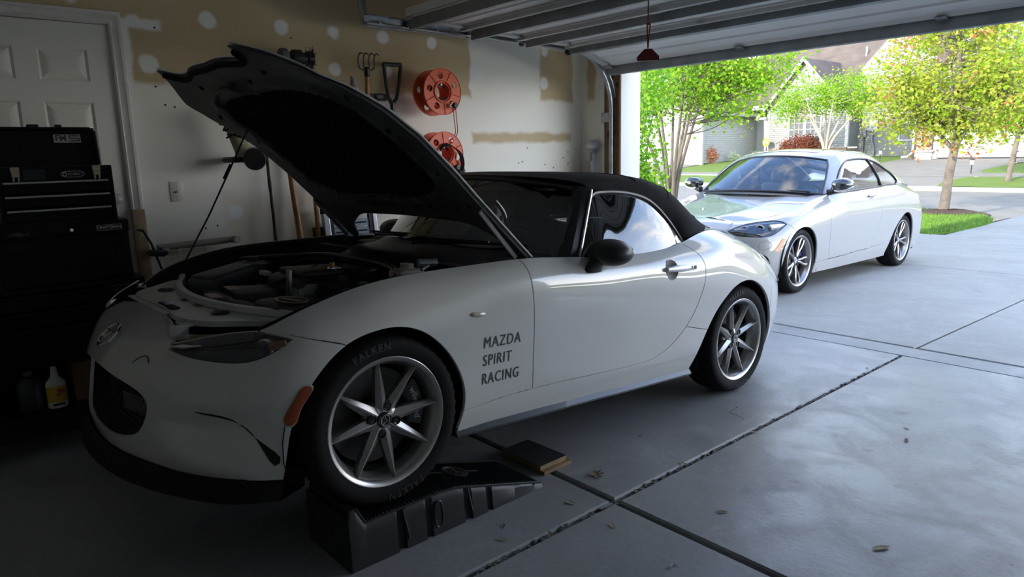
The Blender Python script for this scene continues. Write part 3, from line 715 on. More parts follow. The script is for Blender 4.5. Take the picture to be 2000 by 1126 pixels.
# split what is left into the front fender and the rear quarter
def split_rest(d, y):
    V, Nn, F = d; c = V[F][:, :, 1].mean(1); r = []
    for m in (c < y, c >= y):
        ids, iv = np.unique(F[m], return_inverse=True); r.append((V[ids], Nn[ids], iv.reshape(-1, 3)))
    return r
fen, qua = split_rest(pn['rest'], 1.2)
sgn = -1 if SP.normal([[uc(9), SP.V * .5]])[0][0] < 0 else 1
fl_ = sgn < 0
front_bumper = shell_obj('front_bumper', pn['bumper'], PAINT, car, fl_, both=True, gap=.0015)
shell_obj('rear_bumper', pn['tail'], PAINT, car, fl_, both=True)
parts = {}
for s in (1, -1):
    parts['fender', s] = shell_obj('front_fender', fen, PAINT, car, fl_, s, gap=.0026)
    parts['door', s] = shell_obj('car_door', pn['door'], PAINT, car, fl_, s, gap=.003)
    parts['quarter', s] = shell_obj('rear_quarter', qua, PAINT, car, fl_, s, gap=.002)
    parts['rocker', s] = shell_obj('rocker_panel', pn['rocker'], PAINT, car, fl_, s)
shell_obj('bumper_crease_shade', pn['crease_shade'], LINER, front_bumper, fl_, 1, depth=.03); shell_obj('bumper_crease_shade', pn['crease_shade'], LINER, front_bumper, fl_, -1, depth=.03)  # dark strip painted along the bumper crease in place of its shade
# dark inner shell right behind the skin so that the gaps read black
def offset_shell(P, name, off, m, parent, polys, both=True, u0=None, u1=None, v0=None):
    d = panels(P, polys, .06, .05, u0, u1); V, Nn, F = d['rest']; V = V + (Nn * off if not fl_ else -Nn * off)
    allv = [V.tolist()]; allf = [[tuple(f) for f in F]]
    vv = V.tolist() + [[-p[0], p[1], p[2]] for p in V.tolist()] if both else V.tolist()
    ff = [tuple(f) for f in F] + ([tuple(i + len(V) for i in f) for f in F] if both else [])
    me = bpy.data.meshes.new(name); me.from_pydata(vv, [], ff); me.update(); return link(name, me, m, parent, 60)
offset_shell(SP, 'inner_body', -.022, LINER, car, [(None, FA), (None, RA), (None, GR), (None, headl), (None, gap_t)])
# ---- grille: recessed mouth with mesh and plate
b = B(); L_ = [(l, z) for l, z in gr]; ring = L_ + [(-l, z) for l, z in reversed(L_[1:-1])]
rows = [[(l, gy(abs(l)) + .004 + d * (1 - .3 * abs(l) / .4), z - d * .25 + (.0 if z > .34 else d * .5)) for l, z in ring] for d in (0, .06, .14)]
b.grid(rows, closed_v=True); b.raw(rows[-1], [tuple(range(len(ring)))]); b.build('grille_mouth', LINER, front_bumper, 40)
b = B()
for z in np.arange(.25, .46, .022):
    b.tube([(l, gy(abs(l)) + .075, z) for l in np.linspace(-.37, .37, 12)], .004, 4)
b.build('grille_bars', BLACK, front_bumper)
b = B(T(.275, -.650, .350) @ RZ(12)); b.box((0, 0, 0), (.24, .006, .066), bev=.004); pl = b.build('grille_plate', mat('plate_dark', (.02, .02, .025), .4), front_bumper)
text('plate_lettering', 'TRADEX', .050, mat('plate_silver', (.16, .16, .18), .5), T(.275, -.654, .350) @ RZ(12) @ RX(90), front_bumper)
b = B(T(.275, -.654, .350) @ RZ(12)); b.box((0, 0, .029), (.23, .001, .003)); b.build('plate_line', MATS['plate_silver'], front_bumper, 0)
# lower black splitter
b = B(); lip = [(l, y) for l, y in [(-.80, -.36), (-.735, -.48), (-.60, -.585), (-.42, -.668), (-.2, -.722), (0, -.735), (.2, -.722), (.42, -.668), (.60, -.585), (.735, -.48), (.80, -.36)]]
lp = curve(lip, 4); rows = []
for l, y in lp:
    nx, ny = l * .35, -.5; q = math.hypot(nx, ny); nx /= q; ny /= q
    rows.append([(l, y, .19), (l + nx * .012, y + ny * .012, .150), (l + nx * .03, y + ny * .03, .128), (l + nx * .03, y + ny * .03, .118), (l - nx * .10, y - ny * .10, .118), (l - nx * .10, y - ny * .10, .18)])
b.grid(rows); b.build('front_lip', mat('lip_black', (.008, .008, .008), .7, spec=.2), car, 40)
# badge on the nose: ring with a winged V
NB = frame((1, 0, 0), Vector((0, .705, .709)), Vector((0, -.709, .705)), (0, -.672, .551)) @ T(0, 0, .004)
b = B(NB); b.tube([(.062 * math.cos(t), .048 * math.sin(t), .002) for t in np.linspace(0, 2 * PI, 41)[:-1]], .006, 8, closed=True)
b.tube([(-.058, .014, .004), (-.03, .013, .006), (-.012, .0, .007), (0, -.016, .007), (.012, .0, .007), (.03, .013, .006), (.058, .014, .004)], [.003, .006, .006, .005, .006, .006, .003], 8)
b.build('badge', CHROME, front_bumper)
# tow-hook cover mark
b = B(); q = SP.ev(near(curve([(.30, -.665, .508), (.33, -.645, .530), (.37, -.628, .528), (.385, -.632, .518)], 4), 0, 4)); b.tube(q + np.array([0, -.001, .0005]), .0018, 5); b.build('tow_cover_seam', BLACK, front_bumper)
# side marker lamps
mk = [(-.288, .487), (-.304, .489), (-.332, .458), (-.358, .413), (-.368, .380), (-.360, .366), (-.344, .365), (-.336, .372), (-.318, .418)]
mkuv = curve(side(mk, 4, 8), 3, True)
for s in (1, -1):
    pp = SP.ev(mkuv); nn = SP.normal(mkuv) * sgn
    for nm, sc, h, m in (('marker_bezel', 1.10, .0022, PAINT_IN), ('marker_lamp', 1.0, .0045, AMBER)):
        c = pp.mean(0); pq = c + (pp - c) * sc; b = B()
        r0 = pq - nn * .003; r1 = pq + nn * h; r2 = c + (pq - c) * .9 + nn * (h + .001)
        rows = [r0, r1, r2]; rows = [[tuple(p * [s, 1, 1]) for p in r] for r in rows]
        b.grid(rows, closed_v=True); b.raw(rows[-1], [tuple(range(len(pq)))]); b.build(nm, m, front_bumper, 40)
# headlamps: housing, projector, reflector, clear lens
for s in (1, -1):
    V, Nn, F = pn['lamp']; Nn = Nn * sgn
    hl = empty('headlamp', parent=car)
    def lampshell(name, off, m):
        v = (V + Nn * off) * [s, 1, 1]; me = bpy.data.meshes.new(name); me.from_pydata(v.tolist(), [], [tuple(f) if s * 1 > 0 else tuple(f[::-1]) for f in F]); me.update(); return link(name, me, m, hl, 180)
    lampshell('lamp_lens', -.002, LENS); lampshell('lamp_housing', -.075, mat('lamp_black', (.016, .017, .02), .35))
    b = B(); up = SP.ev(np.concatenate([hl_low])); dn = up - SP.normal(hl_low) * sgn * .08
    b.grid([[tuple(p * [s, 1, 1]) for p in up], [tuple(p * [s, 1, 1]) for p in dn]]); b.build('lamp_wall', TRIM, hl, 60)
    # projector with chrome bezel and the amber turn bulb beside it
    d = Vector((.45 * s, -.85, .12)).normalized(); o = Vector((.735 * s, -.392, .600))
    mx = frame(d.orthogonal().normalized(), d.cross(d.orthogonal().normalized()), d, o - d * .03)
    b = B(mx); b.lathe([(.024, .02), (.030, .035), (.036, .030), (.037, .0), (.033, -.05), (1e-4, -.05)], 28); b.build('projector_bezel', CHROME, hl)
    b = B(mx); b.lathe([(1e-4, .032), (.012, .030), (.024, .022), (.024, .0)], 24); b.build('projector_lens', GLOSSB, hl)
    b = B(); b.tube([(.76 * s, -.385, .615), (.79 * s, -.345, .628)], [.016, .010], 10); b.build('turn_bulb', mat('bulb_amber', (.20, .11, .07), .3), hl)
    b = B(); b.tube([(.450 * s, -.590, .584), (.50 * s, -.566, .590), (.56 * s, -.528, .598)], [.003, .009, .002], 8); b.build('running_light', CHROME, hl)
    b = B(); b.tube([(q[0] * s, q[1], q[2]) for q in curve([(.45, -.590, .592), (.55, -.525, .622), (.63, -.455, .643), (.70, -.40, .655)], 4)], .0035, 6); b.build('lamp_top_rim', mat('dull_chrome', (.5, .5, .5), .25, 1), hl)
# repeater on the fender, lettering
for s in (1, -1):
    q = side([(.345, .657), (.415, .652)], 7, 11); p0, p1 = SP.ev(q); c = (p0 + p1) / 2; n = SP.normal([q.mean(0)])[0] * sgn
    X = Vector((p1 - p0)).normalized(); Z = Vector(n); Y = Z.cross(X)
    b = B(frame(X, Y, Z, c)); b.ball((0, 0, 0), 1, 2, (.042, .011, .010)); o = b.build('side_repeater', mat('clear_amber', (.62, .55, .45), .15, coat=1), parts['fender', s], 180)
    if s < 0: o.scale = (-1, 1, 1)
INK = mat('graphite_ink', (.035, .037, .04), .45)
def on_side(me, y0, z0, off=.0012):
    """wrap a flat text mesh onto the left flank"""
    bm = bmesh.new(); bm.from_mesh(me); bm.verts.ensure_lookup_table()
    pts = [(y0 + v.co.x, z0 + v.co.y) for v in bm.verts]; uv = side(pts, 7, 12); P = SP.ev(uv) + SP.normal(uv) * sgn * off
    for v, p in zip(bm.verts, P): v.co = p
    bm.to_mesh(me); bm.free(); return me
for t, z, w, sz in (('MAZDA', .536, .195, .0625), ('SPIRIT', .465, .150, .0625), ('RACING', .391, .195, .0625)):
    me = text_mesh(t, sz, bold=0.0, space=1.15, align='LEFT'); xs = [v.co.x for v in me.vertices]; k = w / (max(xs) - min(xs)); x0 = min(xs)
    for v in me.vertices: v.co.x = (v.co.x - x0) * k
    bm = bmesh.new(); bm.from_mesh(me); q = bmesh.ops.duplicate(bm, geom=bm.verts[:] + bm.edges[:] + bm.faces[:])
    for e in q['geom']:
        if isinstance(e, bmesh.types.BMVert): e.co.x += .0022; e.co.y += .0008
    bm.to_mesh(me); bm.free()
    link('fender_lettering', on_side(me, .414, z), INK, parts['fender', 1], 0)
# side skirt strips
for s in (1, -1):
    b = B(); pts = [(y, .822 if y < 1.2 else .826) for y in np.linspace(.305, 1.845, 14)]
    rows = [[(s * (l - .04), y, .208), (s * (l + .006), y, .207), (s * (l + .020), y, .188), (s * (l + .020), y, .180), (s * (l - .04), y, .180)] for y, l in pts]
    b.grid(rows, closed_v=True); b.raw(rows[0], [tuple(range(5))]); b.raw(rows[-1], [tuple(range(5))]); b.build('side_skirt', mat('skirt_grey', (.035, .038, .042), .3, coat=.4), car, 30)
# fuel flap outline on the rear quarter
q = side(curve([(2.42, .8725), (2.50, .852), (2.577, .810), (2.631, .768), (2.622, .750)], 5), 14, 19)
for s in (1, -1):
    b = B(); b.tube([tuple(p * [s, 1, 1]) for p in SP.ev(q) + SP.normal(q) * sgn * .0005], .0014, 5); b.build('tail_lamp_seam', BLACK, parts['quarter', s])
# ---- tail deck
rows = []
for (l, y, z), (yc, zc) in zip([G[k][-1] for k in range(14, 21)], [(2.30, .955), (2.42, .95), (2.62, .905), (2.75, .87), (2.86, .835), (2.93, .805), (2.95, .79)]):
    rows.append([(l * t, y + (yc - y) * (1 - t * t), z + (zc - z) * (1 - t ** 2)) for t in np.linspace(1, -1, 17)])
rows[-1] = [(p[0], 2.955, .788) for p in rows[-2]]; 
dk = Patch([[rows[i][j] for j in range(17)] for i in range(6)])
b = B(); uu = np.linspace(0, dk.U, 24); vv = np.linspace(0, dk.V, 30)
b.grid(np.einsum('ai,ijc,bj->abc', spline_matrix(dk.tu, uu), dk.G, spline_matrix(dk.tv, vv)).tolist()); b.build('boot_lid', PAINT, car, 180)
b = B(); b.tube([(l, y, z) for l, y, z in curve([(.40, 2.62, .905), (.3, 2.66, .905), (0, 2.69, .91), (-.3, 2.66, .905), (-.40, 2.62, .905)], 4)], .008, 6); b.build('boot_spoiler', TRIM, car)
# ---- canvas top
ST = [((.622,1.235,1.130),(1.045,1.186),.55),((.628,1.38,1.131),(1.26,1.212),.45),((.632,1.53,1.125),(1.50,1.219),.4),((.638,1.66,1.095),(1.72,1.212),.38),((.648,1.775,1.022),(1.90,1.190),.40),
      ((.672,1.862,.925),(2.07,1.135),.45),((.715,1.91,.840),(2.22,1.045),.5),((.700,2.06,.900),(2.36,.958),.55)]
rows = []
for (lr, yr, zr), (yc, zc), e in ST:
    rw = []
    for t in np.linspace(0, PI, 25):
        c, s_ = math.cos(t), math.sin(t); l = lr * math.copysign(abs(c) ** .55, c); f = s_ ** e
        rw.append((l, yr + (yc - yr) * s_ ** 1.1, zr + (zc - zr) * f))
    rows.append(rw)
tp = Patch(rows); b = B(); uu = np.linspace(0, tp.U, 48); vv = np.linspace(0, tp.V, 64)
Q = np.einsum('ai,ijc,bj->abc', spline_matrix(tp.tu, uu), tp.G, spline_matrix(tp.tv, vv)); b.grid(Q.tolist()); soft = b.build('soft_top', CLOTH, car, 180)
b = B()
for k in (2.35, 4.3):
    u = tp.tu[int(k)] + (k % 1) * (tp.tu[int(k) + 1] - tp.tu[int(k)]); rr = np.einsum('ai,ijc,bj->abc', spline_matrix(tp.tu, [u]), tp.G, spline_matrix(tp.tv, vv[3:-3]))[0] * [1, 1, 1] + [0, 0, .001]; b.tube(rr.tolist(), .003, 5)
b.build('top_seam', CLOTH, soft)
win_top = curve([(.735,1.035,.825),(.690,1.130,.955),(.645,1.222,1.105),(.634,1.30,1.119),(.636,1.376,1.122),(.640,1.533,1.112),(.646,1.66,1.080),(.660,1.775,1.007),(.685,1.861,.915),(.725,1.90,.830)], 5)
for s in (1, -1):
    b = B(); b.tube([(s * (p[0] + .004), p[1], p[2]) for p in win_top[10:]], .011, 8); b.build('window_seal', TRIM, soft if True else car)
    # glass between belt and roof rail
    gx = curve([(.772, 1.035, .815), (.780, 1.3, .816), (.772, 1.6, .822), (.740, 1.90, .826)], 12)
    b = B(); rws = []
    for p in win_top:
        i = np.argmin(np.abs(gx[:, 1] - p[1])); g0 = gx[i]
        rws.append([tuple((np.array(g0) + (p - g0) * t + np.array([.010 * math.sin(PI * t), 0, 0])) * [s, 1, 1]) for t in np.linspace(0, 1, 6)])
    b.grid(rws); b.build('side_window', WIN, parts['door', s], 60)
    b = B(); b.tube([(s * (p[0] + .006), p[1], p[2] + .004) for p in gx], .009, 6); b.build('belt_seal', TRIM, parts['door', s])
    b = B(); b.tube([(s * .768, 1.150, .82), (s * .700, 1.165, .968)], .010, 8); b.build('quarter_post', TRIM, parts['door', s])
    b = B(); b.tube([(s * .772, 1.160, .82), (s * .707, 1.172, .965)], .003, 6); b.build('post_strip', CHROME, parts['door', s])
    # windscreen pillar and its bright edge
    b = B(); rr = [[(s * l, y, z) for l, y, z in q] for q in ([(.765,.97,.82),(.760,1.045,.825),(.715,1.045,.825),(.70,.95,.815)], [(.700,1.075,.955),(.704,1.135,.955),(.665,1.13,.955),(.645,1.06,.965)], [(.640,1.165,1.110),(.652,1.228,1.112),(.622,1.23,1.125),(.590,1.16,1.130)], [(.622,1.19,1.142),(.628,1.255,1.142),(.60,1.25,1.15),(.57,1.19,1.155)])]
    b.grid(rr, closed_v=True); b.build('windscreen_pillar', TRIM, car, 50)
    b = B(); b.tube([(s * .768, 1.030, .832), (s * .712, 1.118, .955), (s * .656, 1.212, 1.108), (s * .640, 1.232, 1.128)], .0065, 6); b.build('pillar_strip', mat('bright_strip', (.62, .60, .55), .25, .3, 1), car)
b = B(); b.tube(curve([(.745, 1.90, .842), (.725, 2.00, .872), (.69, 2.10, .900), (.63, 2.22, .925), (.45, 2.33, .948), (0, 2.39, .962), (-.45, 2.33, .948), (-.63, 2.22, .925), (-.69, 2.10, .900), (-.725, 2.00, .872), (-.745, 1.90, .842)], 5), .013, 8); b.build('tonneau_trim', TRIM, soft)
# windscreen, header, cowl
wr = []
for t in np.linspace(-1, 1, 21):
    a = abs(t); bot = np.array([.700 * t, .655 + .32 * a ** 2.0, .868 - .045 * a ** 2]); top = np.array([.612 * t, 1.035 + .175 * a ** 2.2, 1.172 - .047 * a ** 2.2])
    wr.append([tuple(bot + (top - bot) * k + np.array([0, -.018 * math.sin(PI * k), .018 * math.sin(PI * k)])) for k in np.linspace(0, 1, 8)])
b = B(); b.grid(wr); b.build('windscreen', glass_mat('screen_glass', (.62, .66, .63)), car, 180)
b = B(); b.tube([tuple(np.array(r[-1]) + [0, .008, .004]) for r in wr], .020, 8); b.build('windscreen_header', TRIM, car, 60)
b = B(); rows = [[(p[0][0] * 1.04, p[0][1] + .03, p[0][2] + .004), (p[0][0] * 1.04, p[0][1] - .06, p[0][2] - .03), (p[0][0] * 1.03, p[0][1] - .16 - .06 * (1 - (p[0][0] / .7) ** 2), p[0][2] - .045), (p[0][0] * 1.03, p[0][1] - .30, p[0][2] - .10)] for p in wr]
b.grid(rows); b.build('cowl_panel', BLACK, car, 40)
for x0, x1 in ((-.45, .10), (.08, .58)):
    b = B(); b.tube([(x0, .63 + .3 * (x0 / .7) ** 2 - .03, .862), ((x0 + x1) / 2, .665, .878), (x1, .66 + .3 * (x1 / .7) ** 2 + .02, .876)], .008, 6); b.tube([(x0, .60 + .3 * (x0 / .7) ** 2, .855), (x0 + .1, .64, .885), (x1 - .05, .70, .892)], .006, 6); b.build('wiper', BLACK, car)
# mirrors
for s in (1, -1):
    mr = empty('door_mirror', parent=car)
    b = B(); b.ball((s * .868, 1.118, .857), 1, 4, (.105, .105, .0605))
    for v in b.bm.verts:
        if v.co.y > 1.168: v.co.y = 1.168 + (v.co.y - 1.168) * .25
    b.build('mirror_housing', mat('mirror_black', (.010, .010, .011), .38), mr, 60)
    b = B(); b.grid([[(s * (cx + a * rx), cyy + bq * ry, z) for a, bq in [(math.cos(t), math.sin(t)) for t in np.linspace(0, 2 * PI, 17)[:-1]]] for cx, cyy, z, rx, ry in ((.835, 1.045, .772, .022, .055), (.835, 1.045, .786, .026, .058), (.842, 1.06, .812, .030, .05), (.862, 1.09, .845, .042, .05))], closed_v=True)
    b.build('mirror_foot', BLACK, mr, 60)
    b = B(); b.ball((s * .868, 1.181, .857), 1, 3, (.085, .006, .047)); b.build('mirror_glass', CHROME, mr)
# door handles: cup, bar, lock
for s in (1, -1):
    uvh = side([(1.60, .752)], 10, 15); pc = SP.ev(uvh)[0]; n = Vector(SP.normal(uvh)[0] * sgn); X = Vector((0, 1, 0)); X = (X - n * X.dot(n)).normalized(); Y = n.cross(X)
    mxh = frame(X, Y, n, pc)
    ms = I4 if s > 0 else Matrix.Scale(-1, 4, (1, 0, 0))
    b = B(ms @ mxh); b.lathe([(.054, -.0035), (.049, -.002), (.042, -.012), (.024, -.021), (1e-4, -.023)], 32); 
    for v in b.bm.verts: pass
    b.build('handle_cup', mat('cup_grey', (.42, .42, .42), .35, coat=.8), parts['door', s], 60)
    b = B(ms @ mxh @ T(0, .002, .012)); rows = []
    for t in np.linspace(0, 1, 9):
        x = -.055 + .235 * t; w = .011 + .007 * math.sin(PI * min(1, t * 1.1) * .9); h = .009; zc = .004 * math.sin(PI * t)
        rows.append([(x, w * math.cos(a), zc + h * math.sin(a)) for a in np.linspace(0, 2 * PI, 13)[:-1]])
    b.grid(rows, closed_v=True); b.raw(rows[0], [tuple(range(12))]); b.raw(rows[-1], [tuple(range(12))]); b.build('handle_bar', mat('handle_silver', (.72, .72, .71), .2, .2, 1), parts['door', s], 60)
    b = B(ms @ mxh @ T(.165, .002, .024)); b.cyl((0, 0, 0), .008, .004, 16); b.box((-.028, 0, 0), (.010, .014, .003)); b.build('handle_lock', SATIN, parts['door', s])
# ---- bonnet, turned up about its hinge
HY, HZ, HA = .74, .80, 44.5
hood = empty('bonnet', parent=car); hood.matrix_local = T(0, HY, HZ) @ RX(-HA) @ T(0, -HY, -HZ)
def hz_(l, y):
    e = np.interp(y, [-.62, -.525, -.385, -.30, -.16, 0, .2, .45, .7, .8], [.59, .622, .652, .697, .750, .789, .812, .828, .842, .848]); c = np.interp(y, [-.62, -.525, -.385, -.3, -.16, 0, .2, .45, .7, .8], [.585, .640, .700, .730, .768, .800, .832, .862, .885, .892])
    t = min(1, abs(l) / .72); bulge = .018 * math.exp(-((abs(l) - .50) / .14) ** 2) * max(0, min(1, (y + .5) / .35))
    return c + (e - c) * t ** 2.4 + bulge * .6
half = curve([(0, -.545), (.20, -.543), (.33, -.528), (.385, -.555), (.412, -.598)], 6).tolist() + curve([(.412, -.598), (.45, -.572), (.55, -.497), (.63, -.43), (.685, -.36), (.722, -.27), (.735, -.12), (.737, .05), (.738, .35), (.750, .60), (.757, .715)], 6).tolist()[1:] + curve([(.757, .715), (.72, .735), (.67, .67), (.60, .61), (.50, .565), (.30, .54), (0, .535)], 6).tolist()[1:]
outl = np.array([(l, y) for l, y in half] + [(-l, y) for l, y in reversed(half[1:-1])])
def flat_panel(outline, zf, grid=.04, holes=()):
    ol = resample(outline, .02, True); n = len(ol); co = [tuple(p) for p in ol]; ed = [(i, (i + 1) % n) for i in range(n)]
    for h in holes:
        h = resample(h, .02, True); k = len(co); co += [tuple(p) for p in h]; ed += [(k + i, k + (i + 1) % len(h)) for i in range(len(h))]
    x0, y0 = ol.min(0); x1, y1 = ol.max(0); g = np.stack(np.meshgrid(np.arange(x0, x1, grid), np.arange(y0, y1, grid), indexing='ij'), -1).reshape(-1, 2)
    al = np.array(co); g = g[inside(ol, g) & (((g[:, None] - al[None]) ** 2).sum(2).min(1) > .012 ** 2)]
    for h in holes: g = g[~inside(np.asarray(h), g)]
    co += [tuple(p) for p in g]
    v, e, f, *_ = geometry.delaunay_2d_cdt([Vector(c) for c in co], ed, [], 1, 1e-5); uv = np.array([tuple(p) for p in v]); tri = np.array([t for t in f if len(t) == 3]); cen = uv[tri].mean(1)
    m = inside(ol, cen)
    for h in holes: m &= ~inside(np.asarray(h), cen)
    return uv, tri[m]
def two_skin(name, outline, zt, zb, mt, parent, holes=(), grid=.04):
    uv, tri = flat_panel(outline, None, grid, holes); n = len(uv); top = [(p[0], p[1], zt(*p)) for p in uv]; bot = [(p[0], p[1], zb(*p)) for p in uv]; F = []
    cnt = {}
    for a, b_, c in tri:
        F += [(a, b_, c), (n + a, n + c, n + b_)]
        for e in ((a, b_), (b_, c), (c, a)): cnt[e] = 1
    for a, b_ in cnt:
        if (b_, a) not in cnt: F.append((a, n + a, n + b_, b_))
    b = B(); b.raw(top + bot, F); return b.build(name, mt, parent, 40)
two_skin('bonnet_skin', outl, hz_, lambda l, y: hz_(l, y) - .006, PAINT, hood)
HIN = mat('bonnet_inner_shaded', (.13, .13, .125), .5, var=(7, .55), bump=(14, .3, .004))  # dirty body paint, darkened for the shade under the raised bonnet
# inner frame: perimeter, with beads pressed into it, hollowed in the middle for the pad
cen = np.array([0, .02])
def inset(o, k, kx=None): return cen + (o - cen) * [kx or k, k]
padh = np.array(curve([(0, -.345), (.25, -.335), (.42, -.30), (.515, -.22), (.545, -.08), (.55, .10), (.53, .26), (.42, .335), (0, .36), (-.42, .335), (-.53, .26), (-.55, .10), (-.545, -.08), (-.515, -.22), (-.42, -.30), (-.25, -.335)], 5, True))
def under(l, y):
    d = min(np.hypot(l - padh[:, 0], y - padh[:, 1]).min() / .07, 1.0)
    return hz_(l, y) - .020 - .020 * math.sin(PI * min(1, d)) ** 2
frame_o = inset(outl, .985)
two_skin('bonnet_frame', frame_o, lambda l, y: hz_(l, y) - .010, under, HIN, hood, holes=[padh], grid=.03)
two_skin('insulation_pad', inset(padh, 1.02), lambda l, y: hz_(l, y) - .012, lambda l, y: hz_(l, y) - .024 - .006 * math.sin(l * 9) * math.sin(y * 8), mat('insulation_felt', (.010, .010, .010), .95, spec=.1, bump=(9, .5, .02)), hood)
# rubber seal along the nose edge, rod socket, holes, rivets
b = B(); b.tube([(p[0] * .985, p[1] + .012, hz_(*p) - .022) for p in np.concatenate([outl[-len(half) // 2:], outl[:0]])] if False else [(l, y + .014, hz_(l, y) - .020) for l, y in curve([(-.40, -.575), (-.33, -.520), (-.2, -.533), (0, -.535), (.2, -.533), (.33, -.520), (.40, -.575)], 5)], .012, 8); b.build('nose_seal', RUBBER, hood)
b = B()
for l, y in ((.33, -.44), (-.33, -.44), (.60, -.05), (.62, .2), (.63, .40), (-.60, -.05), (-.62, .2), (.30, .43), (.18, .45), (-.2, .45), (-.32, .43), (.5, .44), (-.05, -.42), (.12, -.41), (-.62, -.25), (.62, -.25)):
    b.cyl((l, y, under(l, y) - .001), .013, .006, 12)
o = b.build('bonnet_holes', LINER, hood); o['kind'] = 'stuff'
b = B(); b.tube(curve([(.07, -.345, 0), (-.16, -.40, 0), (-.33, -.37, 0), (-.45, -.27, 0), (-.50, -.12, 0)], 5) * [1, 1, 0] + np.array([[0, 0, under(p[0], p[1]) - .006] for p in curve([(.07, -.345, 0), (-.16, -.40, 0), (-.33, -.37, 0), (-.45, -.27, 0), (-.50, -.12, 0)], 5)]), .011, 8); b.build('frame_bead', HIN, hood, 60)
for l in (.715, -.715):
    b = B(); b.bx(l - .006, l + .006, .40, .68, hz_(l, .55) - .05, hz_(l, .55) - .028, bev=.004); b.build('edge_strip', mat('grey_strip', (.30, .30, .29), .4), hood)
# prop rod
sock = (T(0, HY, HZ) @ RX(-HA) @ T(0, -HY, -HZ)) @ Vector((-.33, -.20, hz_(-.33, -.2) - .045)); bs = Vector((-.56, -.235, .745)); dr_ = (sock - bs)
b = B(); b.tube([bs + Vector((0, 0, -.04)), bs, bs + dr_ * .35 + Vector((.01, 0, -.012)), bs + dr_ * .62 + Vector((.004, 0, -.01)), bs + dr_ * .92, sock + Vector((0, .02, .004)), sock + Vector((0, .045, .02))], .0042, 8); rod = b.build('prop_rod', SATIN, car)
b = B(); b.tube([bs + dr_ * .60, bs + dr_ * .70], .008, 8); b.build('rod_grip', RUBBER, rod)
# ---- engine bay
b = B(); b.bx(-.66, .66, -.55, .62, .13, .15); b.bx(-.76, .76, .45, 1.85, .15, .19); b.bx(-.62, .62, 1.8, 2.9, .17, .21); b.bx(-.72, .72, .50, .56, .15, .80); b.build('floor_pan', LINER, car, 0)
# front slam panel in body colour with its holes
SLAM = np.array(curve([(-.60, -.30), (-.40, -.40), (-.2, -.435), (0, -.445), (.2, -.435), (.40, -.40), (.60, -.30)], 4)); 
def slam_z(l, y): return .648 + .012 * max(0, (y + .50) / .2)
so = np.concatenate([curve([(-.60, -.235), (-.50, -.265), (-.40, -.305), (-.25, -.347), (-.12, -.367), (0, -.373), (.12, -.367), (.25, -.347), (.40, -.305), (.50, -.265), (.60, -.235)], 4), curve([(.58, -.30), (.49, -.39), (.42, -.462), (.33, -.503), (.1, -.503), (-.1, -.503), (-.33, -.503), (-.42, -.462), (-.49, -.39), (-.58, -.30)], 4)])
two_skin('slam_panel', so, slam_z, lambda l, y: slam_z(l, y) - .02, PAINT_IN, car, grid=.05)
b = B()
sp_ = curve([(-.60, -.232, 0), (-.50, -.262, 0), (-.40, -.302, 0), (-.25, -.344, 0), (-.12, -.364, 0), (0, -.370, 0), (.12, -.364, 0), (.25, -.344, 0), (.40, -.302, 0), (.50, -.262, 0), (.60, -.232, 0)], 5)
b.grid([[(p[0], p[1] - .022, slam_z(p[0], p[1]) + .001), (p[0], p[1] - .016, slam_z(p[0], p[1]) + .022), (p[0], p[1] + .008, slam_z(p[0], p[1]) + .024), (p[0], p[1] + .014, slam_z(p[0], p[1]) - .05)] for p in sp_]); b.build('slam_flange', PAINT_IN, car, 50)
for l, y, r in ((.326, -.385, .033), (-.326, -.385, .033)):
    b = B(T(l, y, slam_z(l, y) + .002)); b.lathe([(r, 0), (r, .004), (r * .8, .006), (r * .7, .002), (1e-4, .0)], 24)
    for k in range(3): b.box((0, 0, .004), (r * 1.5, .006, .005), mx=RZ(k * 60))
    b.build('panel_plug', TRIM, car)
b = B(); b.box((.04, -.478, .652), (.17, .036, .006), bev=.01); b.build('latch_opening', LINER, car)
b = B(); b.box((.02, -.478, .660), (.05, .025, .016), bev=.004); b.build('bonnet_latch', STEEL, car)
for l, c in ((-.04, (.04, .035, .03)), (.117, (.30, .09, .04))):
    b = B(T(l, -.385, slam_z(l, -.385) + .0015) @ RZ(4)); b.box((0, 0, 0), (.055, .05, .001)); st_ = b.build('warning_sticker', mat('sticker_%d' % int(l * 100), c, .5), car)
    b = B(T(l, -.385, slam_z(l, -.385) + .003) @ RZ(4)); 
    for kx, ky, w, h in ((.0, .012, .04, .006), (-.012, -.006, .014, .02), (.012, -.006, .016, .014)): b.box((kx, ky, 0), (w, h, .001))
    b.build('sticker_print', mat('sticker_print_%d' % int(l * 100), (.30, .12, .07) if l < .0 else (.05, .03, .03), .5), car)
# bumper mounting bracket strip at the nose edge
b = B(); b.box((.345, -.515, .634), (.09, .035, .01), mx=None, bev=.003); b.box((.385, -.545, .614), (.02, .06, .05), bev=.003); b.build('bumper_bracket', PAINT_IN, car)
b = B(); b.box((-.1, -.512, .640), (.5, .03, .008), bev=.003); b.build('bumper_brace', PAINT_IN, car)
b = B(); b.box((.02, -.50, .65), (.12, .012, .004)); b.build('paper_tag', mat('paper_tag', (.5, .42, .36), .7), car)
# weatherstrips along the fender tops
for s in (1, -1):
    b = B(); b.grid([[(s * p[0], p[1], p[2] - .004), (s * (p[0] - .05), p[1], p[2] - .03), (s * (p[0] - .09), p[1], p[2] - .10), (s * (p[0] - .10), p[1], p[2] - .30)] for p in curve([G[k][-1] for k in range(4, 11)], 4)]); b.build('fender_rail', LINER, car, 40)
    b = B(); b.tube([(s * (p[0] - .045), p[1], p[2] - .018) for p in curve([G[k][-1] for k in range(4, 10)], 4)], .010, 6); b.build('bay_seal', RUBBER, car)
